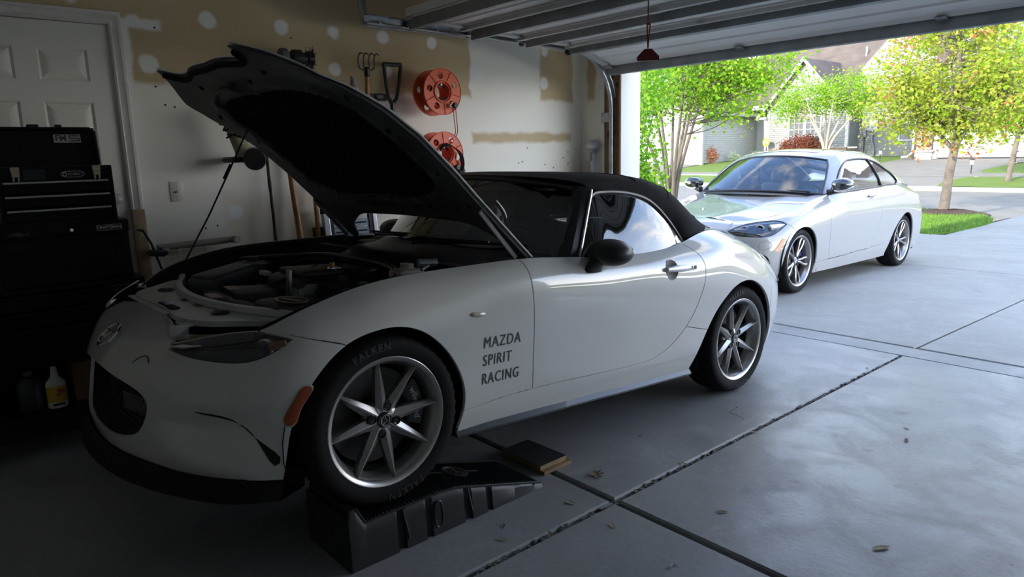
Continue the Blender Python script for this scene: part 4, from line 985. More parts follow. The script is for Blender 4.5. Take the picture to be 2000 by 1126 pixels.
# radiator shroud, battery, airbox, reservoirs, engine
GREY = mat('bay_grey_plastic', (.075, .075, .085), .5); DKP = mat('bay_dark_plastic', (.02, .02, .022), .5, var=(12, .4)); AL2 = mat('cast_aluminium', (.30, .30, .29), .45, .8, var=(20, .3))
b = B(); b.bx(-.36, .36, -.27, -.21, .30, .66, bev=.01); b.build('radiator', DKP, car)
b = B(T(-.44, -.07, .665) @ RZ(40) @ RX(3)); b.box((0, 0, 0), (.15, .50, .10), bev=.03, seg=3); b.box((.0, -.02, .052), (.11, .42, .02), bev=.01); b.build('washer_tank', GREY, car)
b = B(T(-.03, -.12, .60) @ RZ(-8)); b.box((0, 0, 0), (.24, .20, .16), bev=.012); bt = b.build('battery', DKP, car)
b = B(T(-.09, -.19, .682) @ RZ(-8)); b.box((0, 0, 0), (.11, .05, .001)); b.build('battery_label', mat('label_pink', (.50, .36, .31), .6), bt)
b = B(T(.03, -.30, .655) @ RZ(-4)); b.box((0, 0, 0), (.16, .06, .03), bev=.006); fb = b.build('fuse_box', DKP, car)
b = B(T(.01, -.30, .6715) @ RZ(-4)); b.box((0, 0, 0), (.12, .045, .001)); b.build('fuse_label', mat('label_pale', (.55, .42, .38), .6), fb)
b = B(T(.43, -.15, .62)); b.box((0, 0, 0), (.22, .24, .16), bev=.03, seg=3); ab = b.build('air_box', DKP, car)
b = B(T(.45, -.17, .7035)); b.lathe([(.055, 0), (.055, .001), (.045, .001), (.045, 0)], 28, mx=Matrix.Scale(1.6, 4, (1, 0, 0))); b.box((0, 0, 0), (.10, .03, .001), mx=RZ(20)); b.build('air_box_label', mat('label_brown', (.34, .22, .16), .6), ab)
b = B(); b.tube(curve([(.42, -.02, .70), (.36, .08, .71), (.24, .14, .71), (.16, .18, .70)], 6), .042, 14)
for k in range(9): t = k / 8; b.tube([(.40 - .2 * t, .03 + .12 * t, .705), (.393 - .2 * t, .035 + .12 * t, .705)], .047, 14)
b.build('intake_hose', RUBBER, car, 60)
b = B(T(.06, .20, .66)); b.box((0, 0, 0), (.34, .48, .16), bev=.04, seg=3); b.box((.0, -.02, .09), (.24, .36, .03), bev=.014, seg=3); ec = b.build('engine_cover', DKP, car)
b = B(T(.17, .15, .772)); b.tube([(.034 * math.cos(t), .026 * math.sin(t), 0) for t in np.linspace(0, 2 * PI, 33)[:-1]], .0028, 6, closed=True); b.tube([(-.03, .006, 0), (-.01, .004, 0), (0, -.01, 0), (.01, .004, 0), (.03, .006, 0)], .0026, 6); b.build('engine_badge', CHROME, ec)
b = B(T(.07, .19, .77)); b.tube([(0, 0, 0), (.0, .0, .014)], .012, 10); b.build('oil_cap', mat('oil_cap_yellow', (.50, .24, .03), .4), ec)
b = B(T(.18, .02, .66)); b.lathe([(1e-4, .06), (.05, .06), (.062, .04), (.062, -.08), (1e-4, -.08)], 24); b.build('alternator', AL2, car)
b = B(T(.15, -.05, .70)); b.box((0, 0, 0), (.012, .012, .15)); b.box((.02, 0, 0), (.012, .012, .15)); b.build('dipstick_tube', ALU, car)
b = B(T(-.20, .0, .72)); b.box((0, 0, 0), (.07, .03, .02), bev=.004); b.build('coil_connector', mat('connector_white', (.5, .5, .46), .5), car)
for q in range(7):
    rq = random.Random(40 + q); p0 = Vector((rq.uniform(-.5, .5), rq.uniform(-.1, .4), .72)); p1 = Vector((rq.uniform(-.5, .5), rq.uniform(.2, .5), .73)); b = B(); b.tube(curve([p0, (p0 + p1) / 2 + Vector((.1, 0, .03)), p1], 6), rq.uniform(.006, .013), 8); b.build('bay_hose', RUBBER, car)
b = B(); b.tube(curve([(-.62, .05, .74), (-.35, .33, .775), (0, .36, .785), (.35, .33, .775), (.62, .1, .74)], 6), .013, 8); b.build('strut_brace', SATIN, car)
for s in (1, -1):
    b = B(T(s * .54, .08, .70)); b.lathe([(.09, 0), (.085, .03), (.05, .04), (.03, .04), (.025, .06), (1e-4, .06)], 20); b.build('strut_tower', DKP, car)
b = B(T(.45, .33, .76)); b.box((0, 0, 0), (.10, .13, .06), bev=.02); b.tube([(0, 0, .03), (0, 0, .05)], .028, 14); b.build('brake_reservoir', mat('reservoir', (.35, .33, .27), .4), car)
b = B(); b.tube([(.60, .30, .80), (.56, .36, .81)], .006, 6); b.tube([(.40, .42, .80), (.42, .5, .80)], .02, 10); b.build('hinge_bracket', STEEL, car)
# ---- cabin
b = B(); b.bx(-.68, .68, .80, 1.02, .60, .845, bev=.05, seg=3); b.bx(-.66, .66, .70, .95, .45, .82, bev=.03); b.build('dashboard', CABIN, car)
b = B(T(.34, 1.13, .78) @ RX(-65)); b.tube([(.175 * math.cos(t), .175 * math.sin(t), 0) for t in np.linspace(0, 2 * PI, 41)[:-1]], .014, 8, closed=True); b.lathe([(1e-4, .012), (.055, .01), (.06, -.02), (1e-4, -.02)], 20); b.box((0, 0, -.01), (.30, .035, .015)); b.box((0, -.08, -.01), (.03, .14, .015)); b.build('steering_wheel', BLACK, car)
for s in (1, -1):
    b = B(T(s * .36, 1.62, .40) @ RX(-20)); b.box((0, .0, .27), (.46, .12, .62), bev=.055, seg=3); b.box((0, -.02, .66), (.27, .10, .20), bev=.05, seg=3); b.box((0, -.26, -.02), (.46, .55, .13), bev=.05, seg=3); b.build('car_seat', CABIN, car, 50)
b = B(); b.bx(-.70, .70, 1.88, 2.0, .3, .86, bev=.03); b.bx(-.72, .72, .85, 2.0, .20, .24); b.build('rear_bulkhead', CABIN, car)
b = B(); b.box((.0, 1.10, 1.09), (.22, .03, .065), bev=.02); b.tube([(0, 1.08, 1.12), (0, 1.06, 1.165)], .01, 8); b.build('rear_view_mirror', BLACK, car)
for s in (1, -1):
    b = B(); b.box((s * .33, 1.14, 1.125), (.36, .14, .014), mx=None, bev=.006); b.build('sun_visor', CABIN, car)
# ---- wheel arch liners
for yy in (0.0, 2.31):
    for s in (1, -1):
        b = B(); rows = [[(s * l, yy + .375 * math.cos(t) * 1.0, .29 + .375 * math.sin(t) * (1.0)) for t in np.linspace(.05 if yy > 1 else -.2, PI + .3, 22)] for l in (.40, .82)]
        b.grid(rows); b.raw(rows[0], [tuple(range(22))]); b.build('arch_liner', LINER, car, 60)
# ---- wheels
def roadster_spokes(w, f):
    o = []
    for k in range(4):
        for d in (-21, 21):
            a = 90 * k + d; b = B(RX(a)); rows = []
            prof = [(.030, .021, .066), (.060, .0215, .070), (.09, .0200, .074), (.13, .0165, .079), (.17, .0125, .083), (.20, .0080, .087), (.222, .0030, .090)]
            for r, hw_, z in prof: rows.append([(z - .036, r, -hw_ * 1.05), (z - .014, r, -hw_), (z - .001, r, -hw_ * .12), (z - .001, r, hw_ * .12), (z - .014, r, hw_), (z - .036, r, hw_ * 1.05)])
            b.grid(rows, closed_v=True); b.raw(rows[0], [tuple(range(6))]); b.raw(rows[-1], [tuple(range(6))]); b.build('spoke', RIMS, w, 25)
    b = B(RY(90)); b.lathe([(1e-4, .062), (.040, .062), (.058, .056), (.068, .040), (.068, .0), (1e-4, .0)], 32); b.build('hub', RIMS, w, 40)
def winged_cap(w, f):
    b = B(T(.068, 0, 0) @ RY(90)); b.lathe([(1e-4, .004), (.026, .003), (.029, -.003), (.029, -.02)], 28); b.build('centre_cap', GLOSSB, w)
    b = B(T(.0735, 0, 0) @ frame((0, 1, 0), (0, 0, 1), (1, 0, 0))); b.tube([(.020 * math.cos(t), .016 * math.sin(t), 0) for t in np.linspace(0, 2 * PI, 33)[:-1]], .0016, 6, closed=True); b.tube([(-.019, .005, 0), (-.008, .004, 0), (0, -.006, 0), (.008, .004, 0), (.019, .005, 0)], .0018, 6); b.build('cap_emblem', CHROME, w)
def caliper(w, dr):
    b = B(RX(-w['turn'])); aa = np.radians(np.linspace(-18, 42, 12)); rows = [[(x, r * math.cos(a), r * math.sin(a)) for x, r in ((.030, dr - .055), (.038, dr - .045), (.038, dr + .008), (.025, dr + .018), (-.05, dr + .018), (-.05, dr - .055))] for a in aa]
    b.grid(rows, closed_v=True); b.raw(rows[0], [tuple(range(6))]); b.raw(rows[-1], [tuple(range(6))]); b.build('brake_caliper', mat('caliper_grey', (.035, .036, .038), .4), w, 40)
    me = text_mesh('wilwood', .036, bold=.0008, space=1.0)
    for v in me.vertices:
        rr = dr - .018; a = R_(12) - v.co.x / rr; r = rr + v.co.y; v.co = (.0395, r * math.cos(a), r * math.sin(a))
    me.transform(RX(-w['turn'])); link('caliper_lettering', me, mat('caliper_white', (.5, .5, .5), .5), w, 0)
for yy, turn in ((0.0, 78.0), (2.31, 43.0)):
    for s in (1, -1):
        wheel(car, 'wheel', .308, .2159 + .014, .205, roadster_spokes, LINER, RIMS, winged_cap, pos=(s * .7475, yy, .308), side=s, turn=turn if s > 0 else 20, lugs=(4, .050, 0.0, .060), brake=(caliper if s > 0 and yy < 1 else None) if True else None,
              tyre_text=[('FALKEN', 105 - turn, .036), ('FALKEN', 285 - turn, .036)] if s > 0 else None)
# ================================================================ white coupe on the drive
SLOPE = .0245
yb, pb = R_(1.497313393), R_(-1.4028968)
bf_ = Vector((-math.sin(yb) * math.cos(pb), math.cos(yb) * math.cos(pb), math.sin(pb))); br_ = bf_.cross(Vector((0, 0, 1))).normalized()
coupe = empty('coupe_car', mx=frame(br_, bf_, br_.cross(bf_), (-4.11185429, 6.46340464, -.03403913)))
tag(coupe, 'white two-door coupe with black door mirrors parked outside on the concrete drive', 'car')
CPAINT = mat('alpine_white_paint', (.415, .405, .385), .25, 0, 1.0)
G2 = [
 [(0,-.73,.17),(0,-.76,.27),(0,-.765,.38),(0,-.770,.50),(0,-.765,.60),(0,-.725,.665),(0,-.65,.708),(0,-.54,.735)],
 [(.2,-.72,.17),(.2,-.75,.27),(.2,-.755,.38),(.2,-.758,.50),(.2,-.75,.60),(.2,-.705,.66),(.2,-.635,.702),(.2,-.53,.730)],
 [(.42,-.655,.17),(.42,-.675,.27),(.42,-.68,.38),(.42,-.68,.50),(.42,-.665,.60),(.42,-.615,.655),(.42,-.55,.688),(.41,-.47,.710)],
 [(.60,-.60,.17),(.605,-.62,.27),(.605,-.62,.38),(.605,-.615,.50),(.60,-.595,.595),(.59,-.54,.655),(.575,-.47,.698),(.55,-.385,.725)],
 [(.735,-.495,.17),(.745,-.52,.27),(.75,-.515,.38),(.75,-.505,.50),(.745,-.475,.60),(.725,-.41,.67),(.70,-.335,.718),(.65,-.25,.752)],
 [(.81,-.36,.17),(.825,-.385,.27),(.83,-.375,.38),(.832,-.355,.49),(.825,-.315,.60),(.805,-.26,.68),(.768,-.20,.738),(.695,-.14,.778)],
 [(.84,-.16,.17),(.858,-.15,.27),(.866,-.13,.38),(.868,-.11,.49),(.864,-.09,.60),(.846,-.065,.69),(.803,-.04,.763),(.705,-.01,.800)],
 col(.2,(.84,.17),(.86,.28),(.868,.39),(.872,.50),(.87,.61),(.858,.71),(.815,.80),(.715,.836)),
 col(.55,(.845,.17),(.857,.28),(.864,.39),(.868,.50),(.87,.61),(.862,.73),(.82,.845),(.72,.905)),
 col(.85,(.845,.17),(.86,.28),(.866,.39),(.870,.50),(.873,.62),(.868,.75),(.835,.87),(.745,.945)),
 col(1.3,(.846,.172),(.86,.28),(.867,.39),(.872,.50),(.876,.62),(.872,.76),(.840,.875),(.765,.950)),
 col(1.75,(.848,.175),(.862,.28),(.871,.39),(.877,.50),(.881,.62),(.877,.77),(.845,.885),(.767,.968)),
 col(2.2,(.85,.18),(.866,.28),(.876,.39),(.882,.50),(.886,.62),(.881,.78),(.845,.90),(.757,.985)),
 col(2.69,(.852,.19),(.87,.29),(.88,.40),(.886,.51),(.887,.64),(.878,.78),(.835,.91),(.725,1.002)),
 col(3.05,(.845,.20),(.862,.30),(.87,.41),(.872,.52),(.869,.64),(.852,.78),(.795,.90),(.665,.992)),
 [(.80,3.33,.22),(.82,3.36,.32),(.825,3.38,.43),(.825,3.39,.54),(.815,3.39,.66),(.79,3.38,.78),(.73,3.35,.885),(.58,3.30,.962)],
 [(.70,3.50,.24),(.71,3.54,.34),(.715,3.56,.45),(.715,3.565,.56),(.705,3.56,.67),(.68,3.545,.785),(.62,3.51,.88),(.48,3.45,.945)],
 [(.4,3.60,.25),(.4,3.63,.35),(.4,3.65,.46),(.4,3.655,.57),(.4,3.65,.68),(.39,3.63,.79),(.37,3.60,.885),(.28,3.52,.935)],
 [(0,3.62,.25),(0,3.65,.35),(0,3.67,.46),(0,3.675,.57),(0,3.67,.68),(0,3.65,.79),(0,3.62,.885),(0,3.54,.935)]]
CP = Patch([mirrored(G2[2]), mirrored(G2[1])] + G2 + [mirrored(G2[-2])]); CP.u0, CP.u1 = CP.tu[2], CP.tu[-2]
cu = lambda k: CP.tu[k + 2]
def cside(pts, lo=4, hi=17): return CP.inv(pts, [1, 2], cu(lo), cu(hi))
def cnear(pts, lo=0, hi=8): return CP.inv(pts, [0, 1, 2], CP.u0 if lo == 0 else cu(lo), cu(hi))
def carch(a, lo, hi):
    uv = cside(curve(a, 6), lo, hi); return np.concatenate([[[uv[0][0], 0]], uv, [[uv[-1][0], 0]]])
cfa = carch([(-.385, .19), (-.372, .225), (-.318, .380), (-.240, .527), (-.132, .614), (-.027, .644), (.09, .643), (.207, .593), (.285, .500), (.312, .39), (.318, .30), (.285, .19)], 4, 9)
cra = carch([(2.10, .19), (2.205, .326), (2.32, .485), (2.465, .592), (2.621, .657), (2.741, .653), (2.856, .596), (2.918, .498), (2.945, .37), (2.95, .22)], 12, 16)
INN = (.435, -.655, .630); TP = (.818, -.235, .695)
clow = cnear(curve([INN, (.50, -.637, .592), (.62, -.575, .573), (.755, -.452, .585), (.802, -.345, .638), TP], 7), 1, 7)
cup = cnear(curve([TP, (.79, -.25, .710), (.66, -.365, .714), (.52, -.538, .690), INN], 6), 1, 7)
chl = np.concatenate([clow, cup[1:-1]])
cseam = cside(curve([(-.235, .693), (-.185, .660), (-.150, .618)], 5), 4, 8)
kid = [(.055, -.745, .655), (.29, -.700, .638), (.335, -.685, .600), (.30, -.715, .545), (.09, -.752, .535), (.045, -.76, .58)]
kuv = CP.inv(curve([(a, c) for a, _, c in kid], 5, True), [0, 2], CP.u0, cu(3))
low = CP.inv(resample([(0, .40), (.46, .39), (.50, .30), (.47, .225), (0, .22)], .03), [0, 2], CP.u0, cu(4))
low = np.concatenate([low, [[CP.u0, low[-1][1]], [CP.u0, low[0][1]]]])
fog = CP.inv(curve([(.62, .415), (.70, .43), (.755, .405), (.79, .31), (.79, .225), (.70, .215), (.62, .225), (.595, .32)], 5, True), [0, 2], cu(2), cu(6))
cdf = cside(curve([(.50, .95), (.555, .87), (.584, .80), (.592, .70), (.590, .55), (.604, .286)], 6), 8, 14); cdb = cside(curve([(.604, .286), (1.0, .294), (1.54, .309), (1.70, .325), (1.757, .373), (1.772, .45), (1.862, .65), (1.874, .76), (1.845, .87), (1.78, .99)], 6), 8, 14)
cdoor = np.concatenate([[[cdf[0][0], CP.V]], cdf, cdb[1:], [[cdb[-1][0], CP.V]]])
crs = cside(resample([(.30, .270), (.605, .284), (1.0, .292), (1.54, .307), (1.976, .331), (2.27, .372)], .05), 7, 14)
crock = np.concatenate([[[crs[0][0], 0]], crs, [[crs[-1][0], 0]]])
cbump = np.concatenate([resample([[CP.u0, 0], [cu(7), 0]], .05), [[cu(7), .3]], cseam[::-1], clow[::-1], [[cnear([(.40, -.62, .655)], 1, 4)[0][0], CP.V]], [[CP.u0, CP.V]]])
crb = cside(curve([(2.90, .52), (3.05, .60), (3.25, .70), (3.40, .74)], 5), 13, 18)
tl = cside(curve([(3.22, .86), (3.35, .875), (3.45, .86), (3.50, .80), (3.44, .755), (3.33, .765), (3.24, .80)], 5, True), 13, 18)
cpn = panels(CP, [(None, cfa), (None, cra), (None, kuv), (None, low), (None, fog), ('lamp', chl), ('tail', tl), ('door', cdoor), ('rocker', crock), ('bumper', cbump)], .05, .03)
ctop = np.clip(cpn['rest'][0], -9, 9)
f2, q2 = split_rest(cpn['rest'], 1.2)
csg = -1 if CP.normal([[cu(9), CP.V * .5]])[0][0] < 0 else 1
cb_ = shell_obj('front_bumper', cpn['bumper'], CPAINT, coupe, csg < 0, both=True)
cparts = {}
for s in (1, -1):
    cparts['door', s] = shell_obj('car_door', cpn['door'], CPAINT, coupe, csg < 0, s, gap=.003)
    shell_obj('front_fender', f2, CPAINT, coupe, csg < 0, s, gap=.003); shell_obj('side_sill', cpn['rocker'], CPAINT, coupe, csg < 0, s, gap=.003)
    cparts['q', s] = shell_obj('rear_quarter', q2, CPAINT, coupe, csg < 0, s, gap=.003)
    shell_obj('tail_lamp', cpn['tail'], mat('tail_red', (.30, .01, .012), .12, coat=1), coupe, csg < 0, s)
d_ = panels(CP, [(None, cfa), (None, cra), (None, chl)], .09, .07); V, Nn, F = d_['rest']; V = V - Nn * csg * .025
me = bpy.data.meshes.new('inner_body'); me.from_pydata(V.tolist() + (V * [-1, 1, 1]).tolist(), [], [tuple(f) for f in F] + [tuple(i + len(V) for i in f) for f in F]); link('inner_body', me, LINER, coupe, 60)
# grilles
for s in (1, -1):
    k = CP.ev(kuv); c = k.mean(0); b = B(); b.grid([[tuple((p + np.array([0, .02, 0]) * 0) * [s, 1, 1]) for p in k], [tuple((c + (p - c) * .93 + np.array([0, -.012, 0])) * [s, 1, 1]) for p in k], [tuple((c + (p - c) * .86 + np.array([0, .0, 0])) * [s, 1, 1]) for p in k]], closed_v=True); b.build('kidney_frame', mat('black_chrome', (.03, .03, .03), .12, .6, 1), cb_, 60)
    for i, l in enumerate(np.linspace(.07, .30, 9)):
        b = B(); b.box((l * s, -.735 + .25 * l * l, .595), (.007, .03, .10), mx=None); b.build('grille_bar', TRIM, cb_, 0)
    fg = CP.ev(fog); c = fg.mean(0); b = B(); b.grid([[tuple(p * [s, 1, 1]) for p in fg], [tuple((c + (p - c) * .90 + np.array([0, .02, 0])) * [s, 1, 1]) for p in fg], [tuple((c + (p - c) * .8 + np.array([-.02, .10, 0])) * [s, 1, 1]) for p in fg]], closed_v=True)
    b.raw([tuple((c + (p - c) * .8 + np.array([-.02, .10, 0])) * [s, 1, 1]) for p in fg], [tuple(range(len(fg)))]); b.build('side_intake', TRIM, cb_, 50)
b = B(); b.box((0, -.66, .31), (.98, .02, .20)); 
b.build('lower_grille', LINER, cb_, 0)
b = B(); lp = curve([(-.81, -.355), (-.735, -.50), (-.60, -.605), (-.42, -.66), (-.2, -.725), (0, -.735), (.2, -.725), (.42, -.66), (.60, -.605), (.735, -.50), (.81, -.355)], 4)
b.grid([[(l, y, .225), (l * 1.01, y * 1.01, .222), (l * 1.018, y * 1.018, .165), (l * .9, y * .9, .165)] for l, y in lp]); b.build('front_lip', TRIM, coupe, 40)
# head lamps
for s in (1, -1):
    V, Nn, F = cpn['lamp']; Nn = Nn * csg; hl = empty('headlamp', parent=coupe)
    for nm, off, m in (('lamp_lens', -.002, LENS), ('lamp_housing', -.07, mat('lamp_grey', (.18, .185, .19), .3))):
        me = bpy.data.meshes.new(nm); me.from_pydata(((V + Nn * off) * [s, 1, 1]).tolist(), [], [tuple(f) for f in F]); me.update(); link(nm, me, m, hl, 180)
    e = CP.ev(chl); n = CP.normal(chl) * csg; c = e.mean(0)
    b = B(); b.grid([[tuple(p * [s, 1, 1]) for p in e + n * .001], [tuple(p * [s, 1, 1]) for p in c + (e - c) * .97 + n * .001], [tuple(p * [s, 1, 1]) for p in c + (e - c) * .97 - n * .075]], closed_v=True); b.build('lamp_surround', TRIM, hl, 60)
    for (l, y, z, r) in ((.555, -.560, .634, .040), (.668, -.488, .640, .046)):
        d = Vector((.35 * s, -.93, .0)).normalized(); mx = frame(Vector((0, 0, 1)).cross(d).normalized(), Vector((0, 0, 1)), d, (l * s, y, z)) @ T(0, 0, -.03)
        b = B(mx); b.lathe([(r, -.02), (r, .012), (r * .86, .016), (r * .78, .0), (r * .78, -.03)], 28); b.build('lamp_ring', mat('ring_grey', (.55, .55, .55), .25, .5), hl, 40)
        b = B(mx); b.lathe([(1e-4, .010), (r * .5, .006), (r * .78, -.008), (r * .78, -.02)], 24); b.build('lamp_projector', GLOSSB, hl, 60)
    b = B(); q = CP.ev(cup) - CP.normal(cup) * csg * .012; c0 = np.array([0, .0, -.014]); b.tube([tuple((p + c0) * [s, 1, 1]) for p in q[2:-3]], .008, 6); b.build('lamp_brow', mat('brow_white', (.75, .76, .78), .25, .2), hl)
    b = B(); b.tube([tuple((np.array(p)) * [s, 1, 1]) for p in ((.735, -.42, .66), (.77, -.34, .667), (.80, -.27, .685))], [.03, .026, .006], 8); b.build('lamp_reflector', mat('reflector', (.7, .72, .75), .2, .8), hl)
    mkp = cside(resample([(-.298, .560), (-.340, .562), (-.440, .450), (-.390, .445)], .03, True), 4, 8); pp = CP.ev(mkp); nn = CP.normal(mkp) * csg; b = B(); b.grid([[tuple(p * [s, 1, 1]) for p in pp - nn * .004], [tuple(p * [s, 1, 1]) for p in pp + nn * .004]], closed_v=True); b.raw([tuple(p * [s, 1, 1]) for p in pp + nn * .004], [tuple(range(len(pp)))]); b.build('marker_lamp', mat('orange_lens', (.75, .20, .02), .25, coat=.6), cb_, 30)
    wq = cnear(curve([(.70, -.53, .520), (.765, -.455, .520), (.77, -.45, .495), (.755, -.47, .475), (.695, -.535, .478)], 3, True), 2, 7); b = B(); b.tube((CP.ev(wq) + CP.normal(wq) * csg * .0005).tolist() if s > 0 else ((CP.ev(wq) + CP.normal(wq) * csg * .0005) * [-1, 1, 1]).tolist(), .0015, 4, closed=True); b.build('washer_cover_seam', mat('seam_grey', (.25, .25, .25), .5), cb_)
# bonnet
def edge_at(k): return G2[k][-1]
ce = np.array([edge_at(k) for k in range(2, 10)]); 
rowsY = [-.545, -.50, -.40, -.28, -.13, .05, .25, .50, .72]
ctrZ = [.733, .745, .765, .786, .812, .845, .875, .912, .945]
eL = [.30, .385, .50, .605, .685, .705, .716, .720, .722]; eZ = [.722, .706, .716, .740, .775, .804, .842, .893, .932]; eY = [-.525, -.475, -.40, -.28, -.135, .05, .25, .50, .70]
rows = []
for y, zc, l, z, ye in zip(rowsY, ctrZ, eL, eZ, eY):
    rows.append([(l * t, y + (ye - y) * t * t - (.0 if y < .4 else .0), z + (zc - z) * (1 - abs(t) ** 2.6) + .010 * math.exp(-((abs(t) - .60) / .16) ** 2)) for t in np.linspace(1, -1, 15)])
hp = Patch(rows); b = B(); uu = np.linspace(0, hp.U, 40); vv = np.linspace(0, hp.V, 44); b.grid(np.einsum('ai,ijc,bj->abc', spline_matrix(hp.tu, uu), hp.G, spline_matrix(hp.tv, vv)).tolist()); bon = b.build('bonnet', CPAINT, coupe, 180)
b = B(T(0, -.585, .728) @ RX(-62)); b.lathe([(1e-4, .006), (.030, .005), (.036, .003), (.038, -.004)], 28); b.build('bonnet_roundel', TRIM, bon)
for k in range(4):
    b = B(T(0, -.585, .728) @ RX(-62)); aa = np.linspace(k * PI / 2, (k + 1) * PI / 2, 7); b.prism([(0, 0)] + [(.022 * math.cos(a), .022 * math.sin(a)) for a in aa], .002, z0=.0055); b.build('roundel_quarter', mat('roundel_blue', (.03, .16, .50), .3) if k % 2 else mat('roundel_white', (.8, .8, .8), .3), bon, 0)
# greenhouse
GH = [[(.705,.70,.935),(.668,.83,1.040),(.630,.95,1.135),(.585,1.07,1.222),(.530,1.17,1.285)],
      [(.752,.80,.945),(.725,.935,1.060),(.688,1.06,1.165),(.637,1.18,1.258),(.552,1.28,1.333)],
      [(.765,1.20,.948),(.738,1.22,1.07),(.700,1.25,1.185),(.645,1.31,1.288),(.535,1.38,1.365)],
      [(.766,1.75,.966),(.739,1.75,1.09),(.700,1.75,1.21),(.640,1.75,1.320),(.520,1.76,1.388)],
      [(.758,2.20,.984),(.731,2.20,1.09),(.693,2.20,1.20),(.632,2.20,1.298),(.520,2.22,1.362)],
      [(.742,2.60,.998),(.714,2.60,1.068),(.677,2.60,1.140),(.622,2.60,1.207),(.530,2.60,1.262)],
      [(.710,2.95,1.003),(.682,2.95,1.040),(.653,2.95,1.078),(.612,2.95,1.115),(.550,2.95,1.140)],
      [(.655,3.20,.990),(.638,3.20,1.002),(.618,3.20,1.016),(.600,3.20,1.028),(.572,3.20,1.036)]]
GP = Patch(GH)
dlo = curve([(.82, .965), (.93, 1.045), (1.06, 1.145), (1.18, 1.222), (1.31, 1.268), (1.55, 1.296), (1.88, 1.296), (2.19, 1.245), (2.45, 1.17), (2.66, 1.090), (2.705, 1.040), (2.66, 1.012), (2.4, 1.000), (2.1, .988), (1.75, .974), (1.3, .958), (.95, .955)], 5, True)
duv = GP.inv(dlo, [1, 2])
c2 = duv.mean(0); din = duv + (c2 - duv) * .0
gpn = panels(GP, [('dlo', duv)], .05, .03); gs = -1 if GP.normal([[GP.U / 2, GP.V / 2]])[0][0] < 0 else 1
wx_ = GP.ev(duv)
CGL = glass_mat('coupe_glass', (.78, .83, .84))
for s in (1, -1):
    shell_obj('side_pillar', gpn['rest'], CPAINT, coupe, gs < 0, s, gap=0)
    V, Nn, F = gpn['dlo']; me = bpy.data.meshes.new('side_window'); me.from_pydata(((V - Nn * gs * .006) * [s, 1, 1]).tolist(), [], [tuple(f) if gs * s > 0 else tuple(f[::-1]) for f in F]); me.update(); link('side_window', me, CGL, coupe, 180)
    b = B(); b.tube([tuple(p * [s, 1, 1]) for p in wx_ + GP.normal(duv) * gs * .0], .010, 6, closed=True); b.build('window_trim', TRIM, coupe)
    pb_ = GP.ev(GP.inv([(2.12, .985), (2.06, 1.09), (1.98, 1.19), (1.895, 1.297)], [1, 2])); b = B(); b.tube([tuple(p * [s, 1, 1]) for p in pb_], .014, 6); b.build('window_pillar', TRIM, coupe)
edge = [g[-1] for g in GH[:5]]; ctr = [(1.01, 1.335), (1.15, 1.380), (1.35, 1.408), (1.76, 1.418), (2.30, 1.385)]
rows = [[(l * t, y + (yc - y) * (1 - t * t), z + (zc - z) * (1 - abs(t) ** 2.2)) for t in np.linspace(1, -1, 13)] for (l, y, z), (yc, zc) in zip(edge, ctr)]
rp = Patch(rows); b = B(); uu = np.linspace(0, rp.U, 24); vv = np.linspace(0, rp.V, 26); b.grid(np.einsum('ai,ijc,bj->abc', spline_matrix(rp.tu, uu), rp.G, spline_matrix(rp.tv, vv)).tolist()); rf = b.build('roof_panel', CPAINT, coupe, 180)
u2 = np.linspace(rp.tu[1] + .03, rp.tu[2] + .30, 10); v2 = np.linspace(rp.V * .16, rp.V * .84, 14); q = np.einsum('ai,ijc,bj->abc', spline_matrix(rp.tu, u2), rp.G, spline_matrix(rp.tv, v2)) + [0, 0, .004]; b = B(); b.grid(q.tolist()); b.build('sunroof', mat('sunroof_glass', (.10, .11, .12), .08, coat=1), rf, 180)
bl = np.array(GH[0])[:, :]
wsr = []
for t in np.linspace(-1, 1, 19):
    a = abs(t); row = []
    for k in range(9):
        f = k / 8; L = np.array([np.interp(f, np.linspace(0, 1, 5), bl[:, i]) for i in range(3)]); cc = np.array([0, .535 + (1.01 - .535) * f, .965 + (1.335 - .965) * f + .02 * math.sin(PI * f)])
        row.append((L[0] * t, cc[1] + (L[1] - cc[1]) * a ** 2.2, cc[2] + (L[2] - cc[2]) * a ** 2.2))
    wsr.append(row)
b = B(); b.grid(wsr); b.build('windscreen', glass_mat('coupe_screen', (.80, .85, .87), .95), coupe, 180)
for nm, rr_, w in (('screen_band', [r[-1] for r in wsr], .022), ('screen_edge', wsr[0], .02), ('screen_edge', wsr[-1], .02), ('screen_base', [r[0] for r in wsr], .022)):
    b = B(); b.tube(rr_, w * .55, 6); b.build(nm, mat('frit_black', (.02, .02, .025), .4), coupe)
b = B(); b.grid([[(p[0][0], p[0][1] - .0, p[0][2] - .01), (p[0][0] * 1.02, p[0][1] - .10, p[0][2] - .035)] for p in wsr]); b.build('cowl', TRIM, coupe)
for x0 in (-.5, .05):
    b = B(); b.tube([(x0, .62, .962), (x0 + .3, .60, .972), (x0 + .55, .64, .962)], .009, 6); b.build('wiper', TRIM, coupe)
er = [GH[k][-1] for k in (4, 5, 6, 7)]; ctr = [(2.30, 1.385), (2.66, 1.275), (2.98, 1.150), (3.22, 1.04)]
b = B(); rws = [[(l * t, y + (yc - y) * (1 - t * t), z + (zc - z) * (1 - t * t)) for t in np.linspace(1, -1, 13)] for (l, y, z), (yc, zc) in zip(er, ctr)]; b.grid(rws); b.build('rear_window', CGL, coupe, 180)
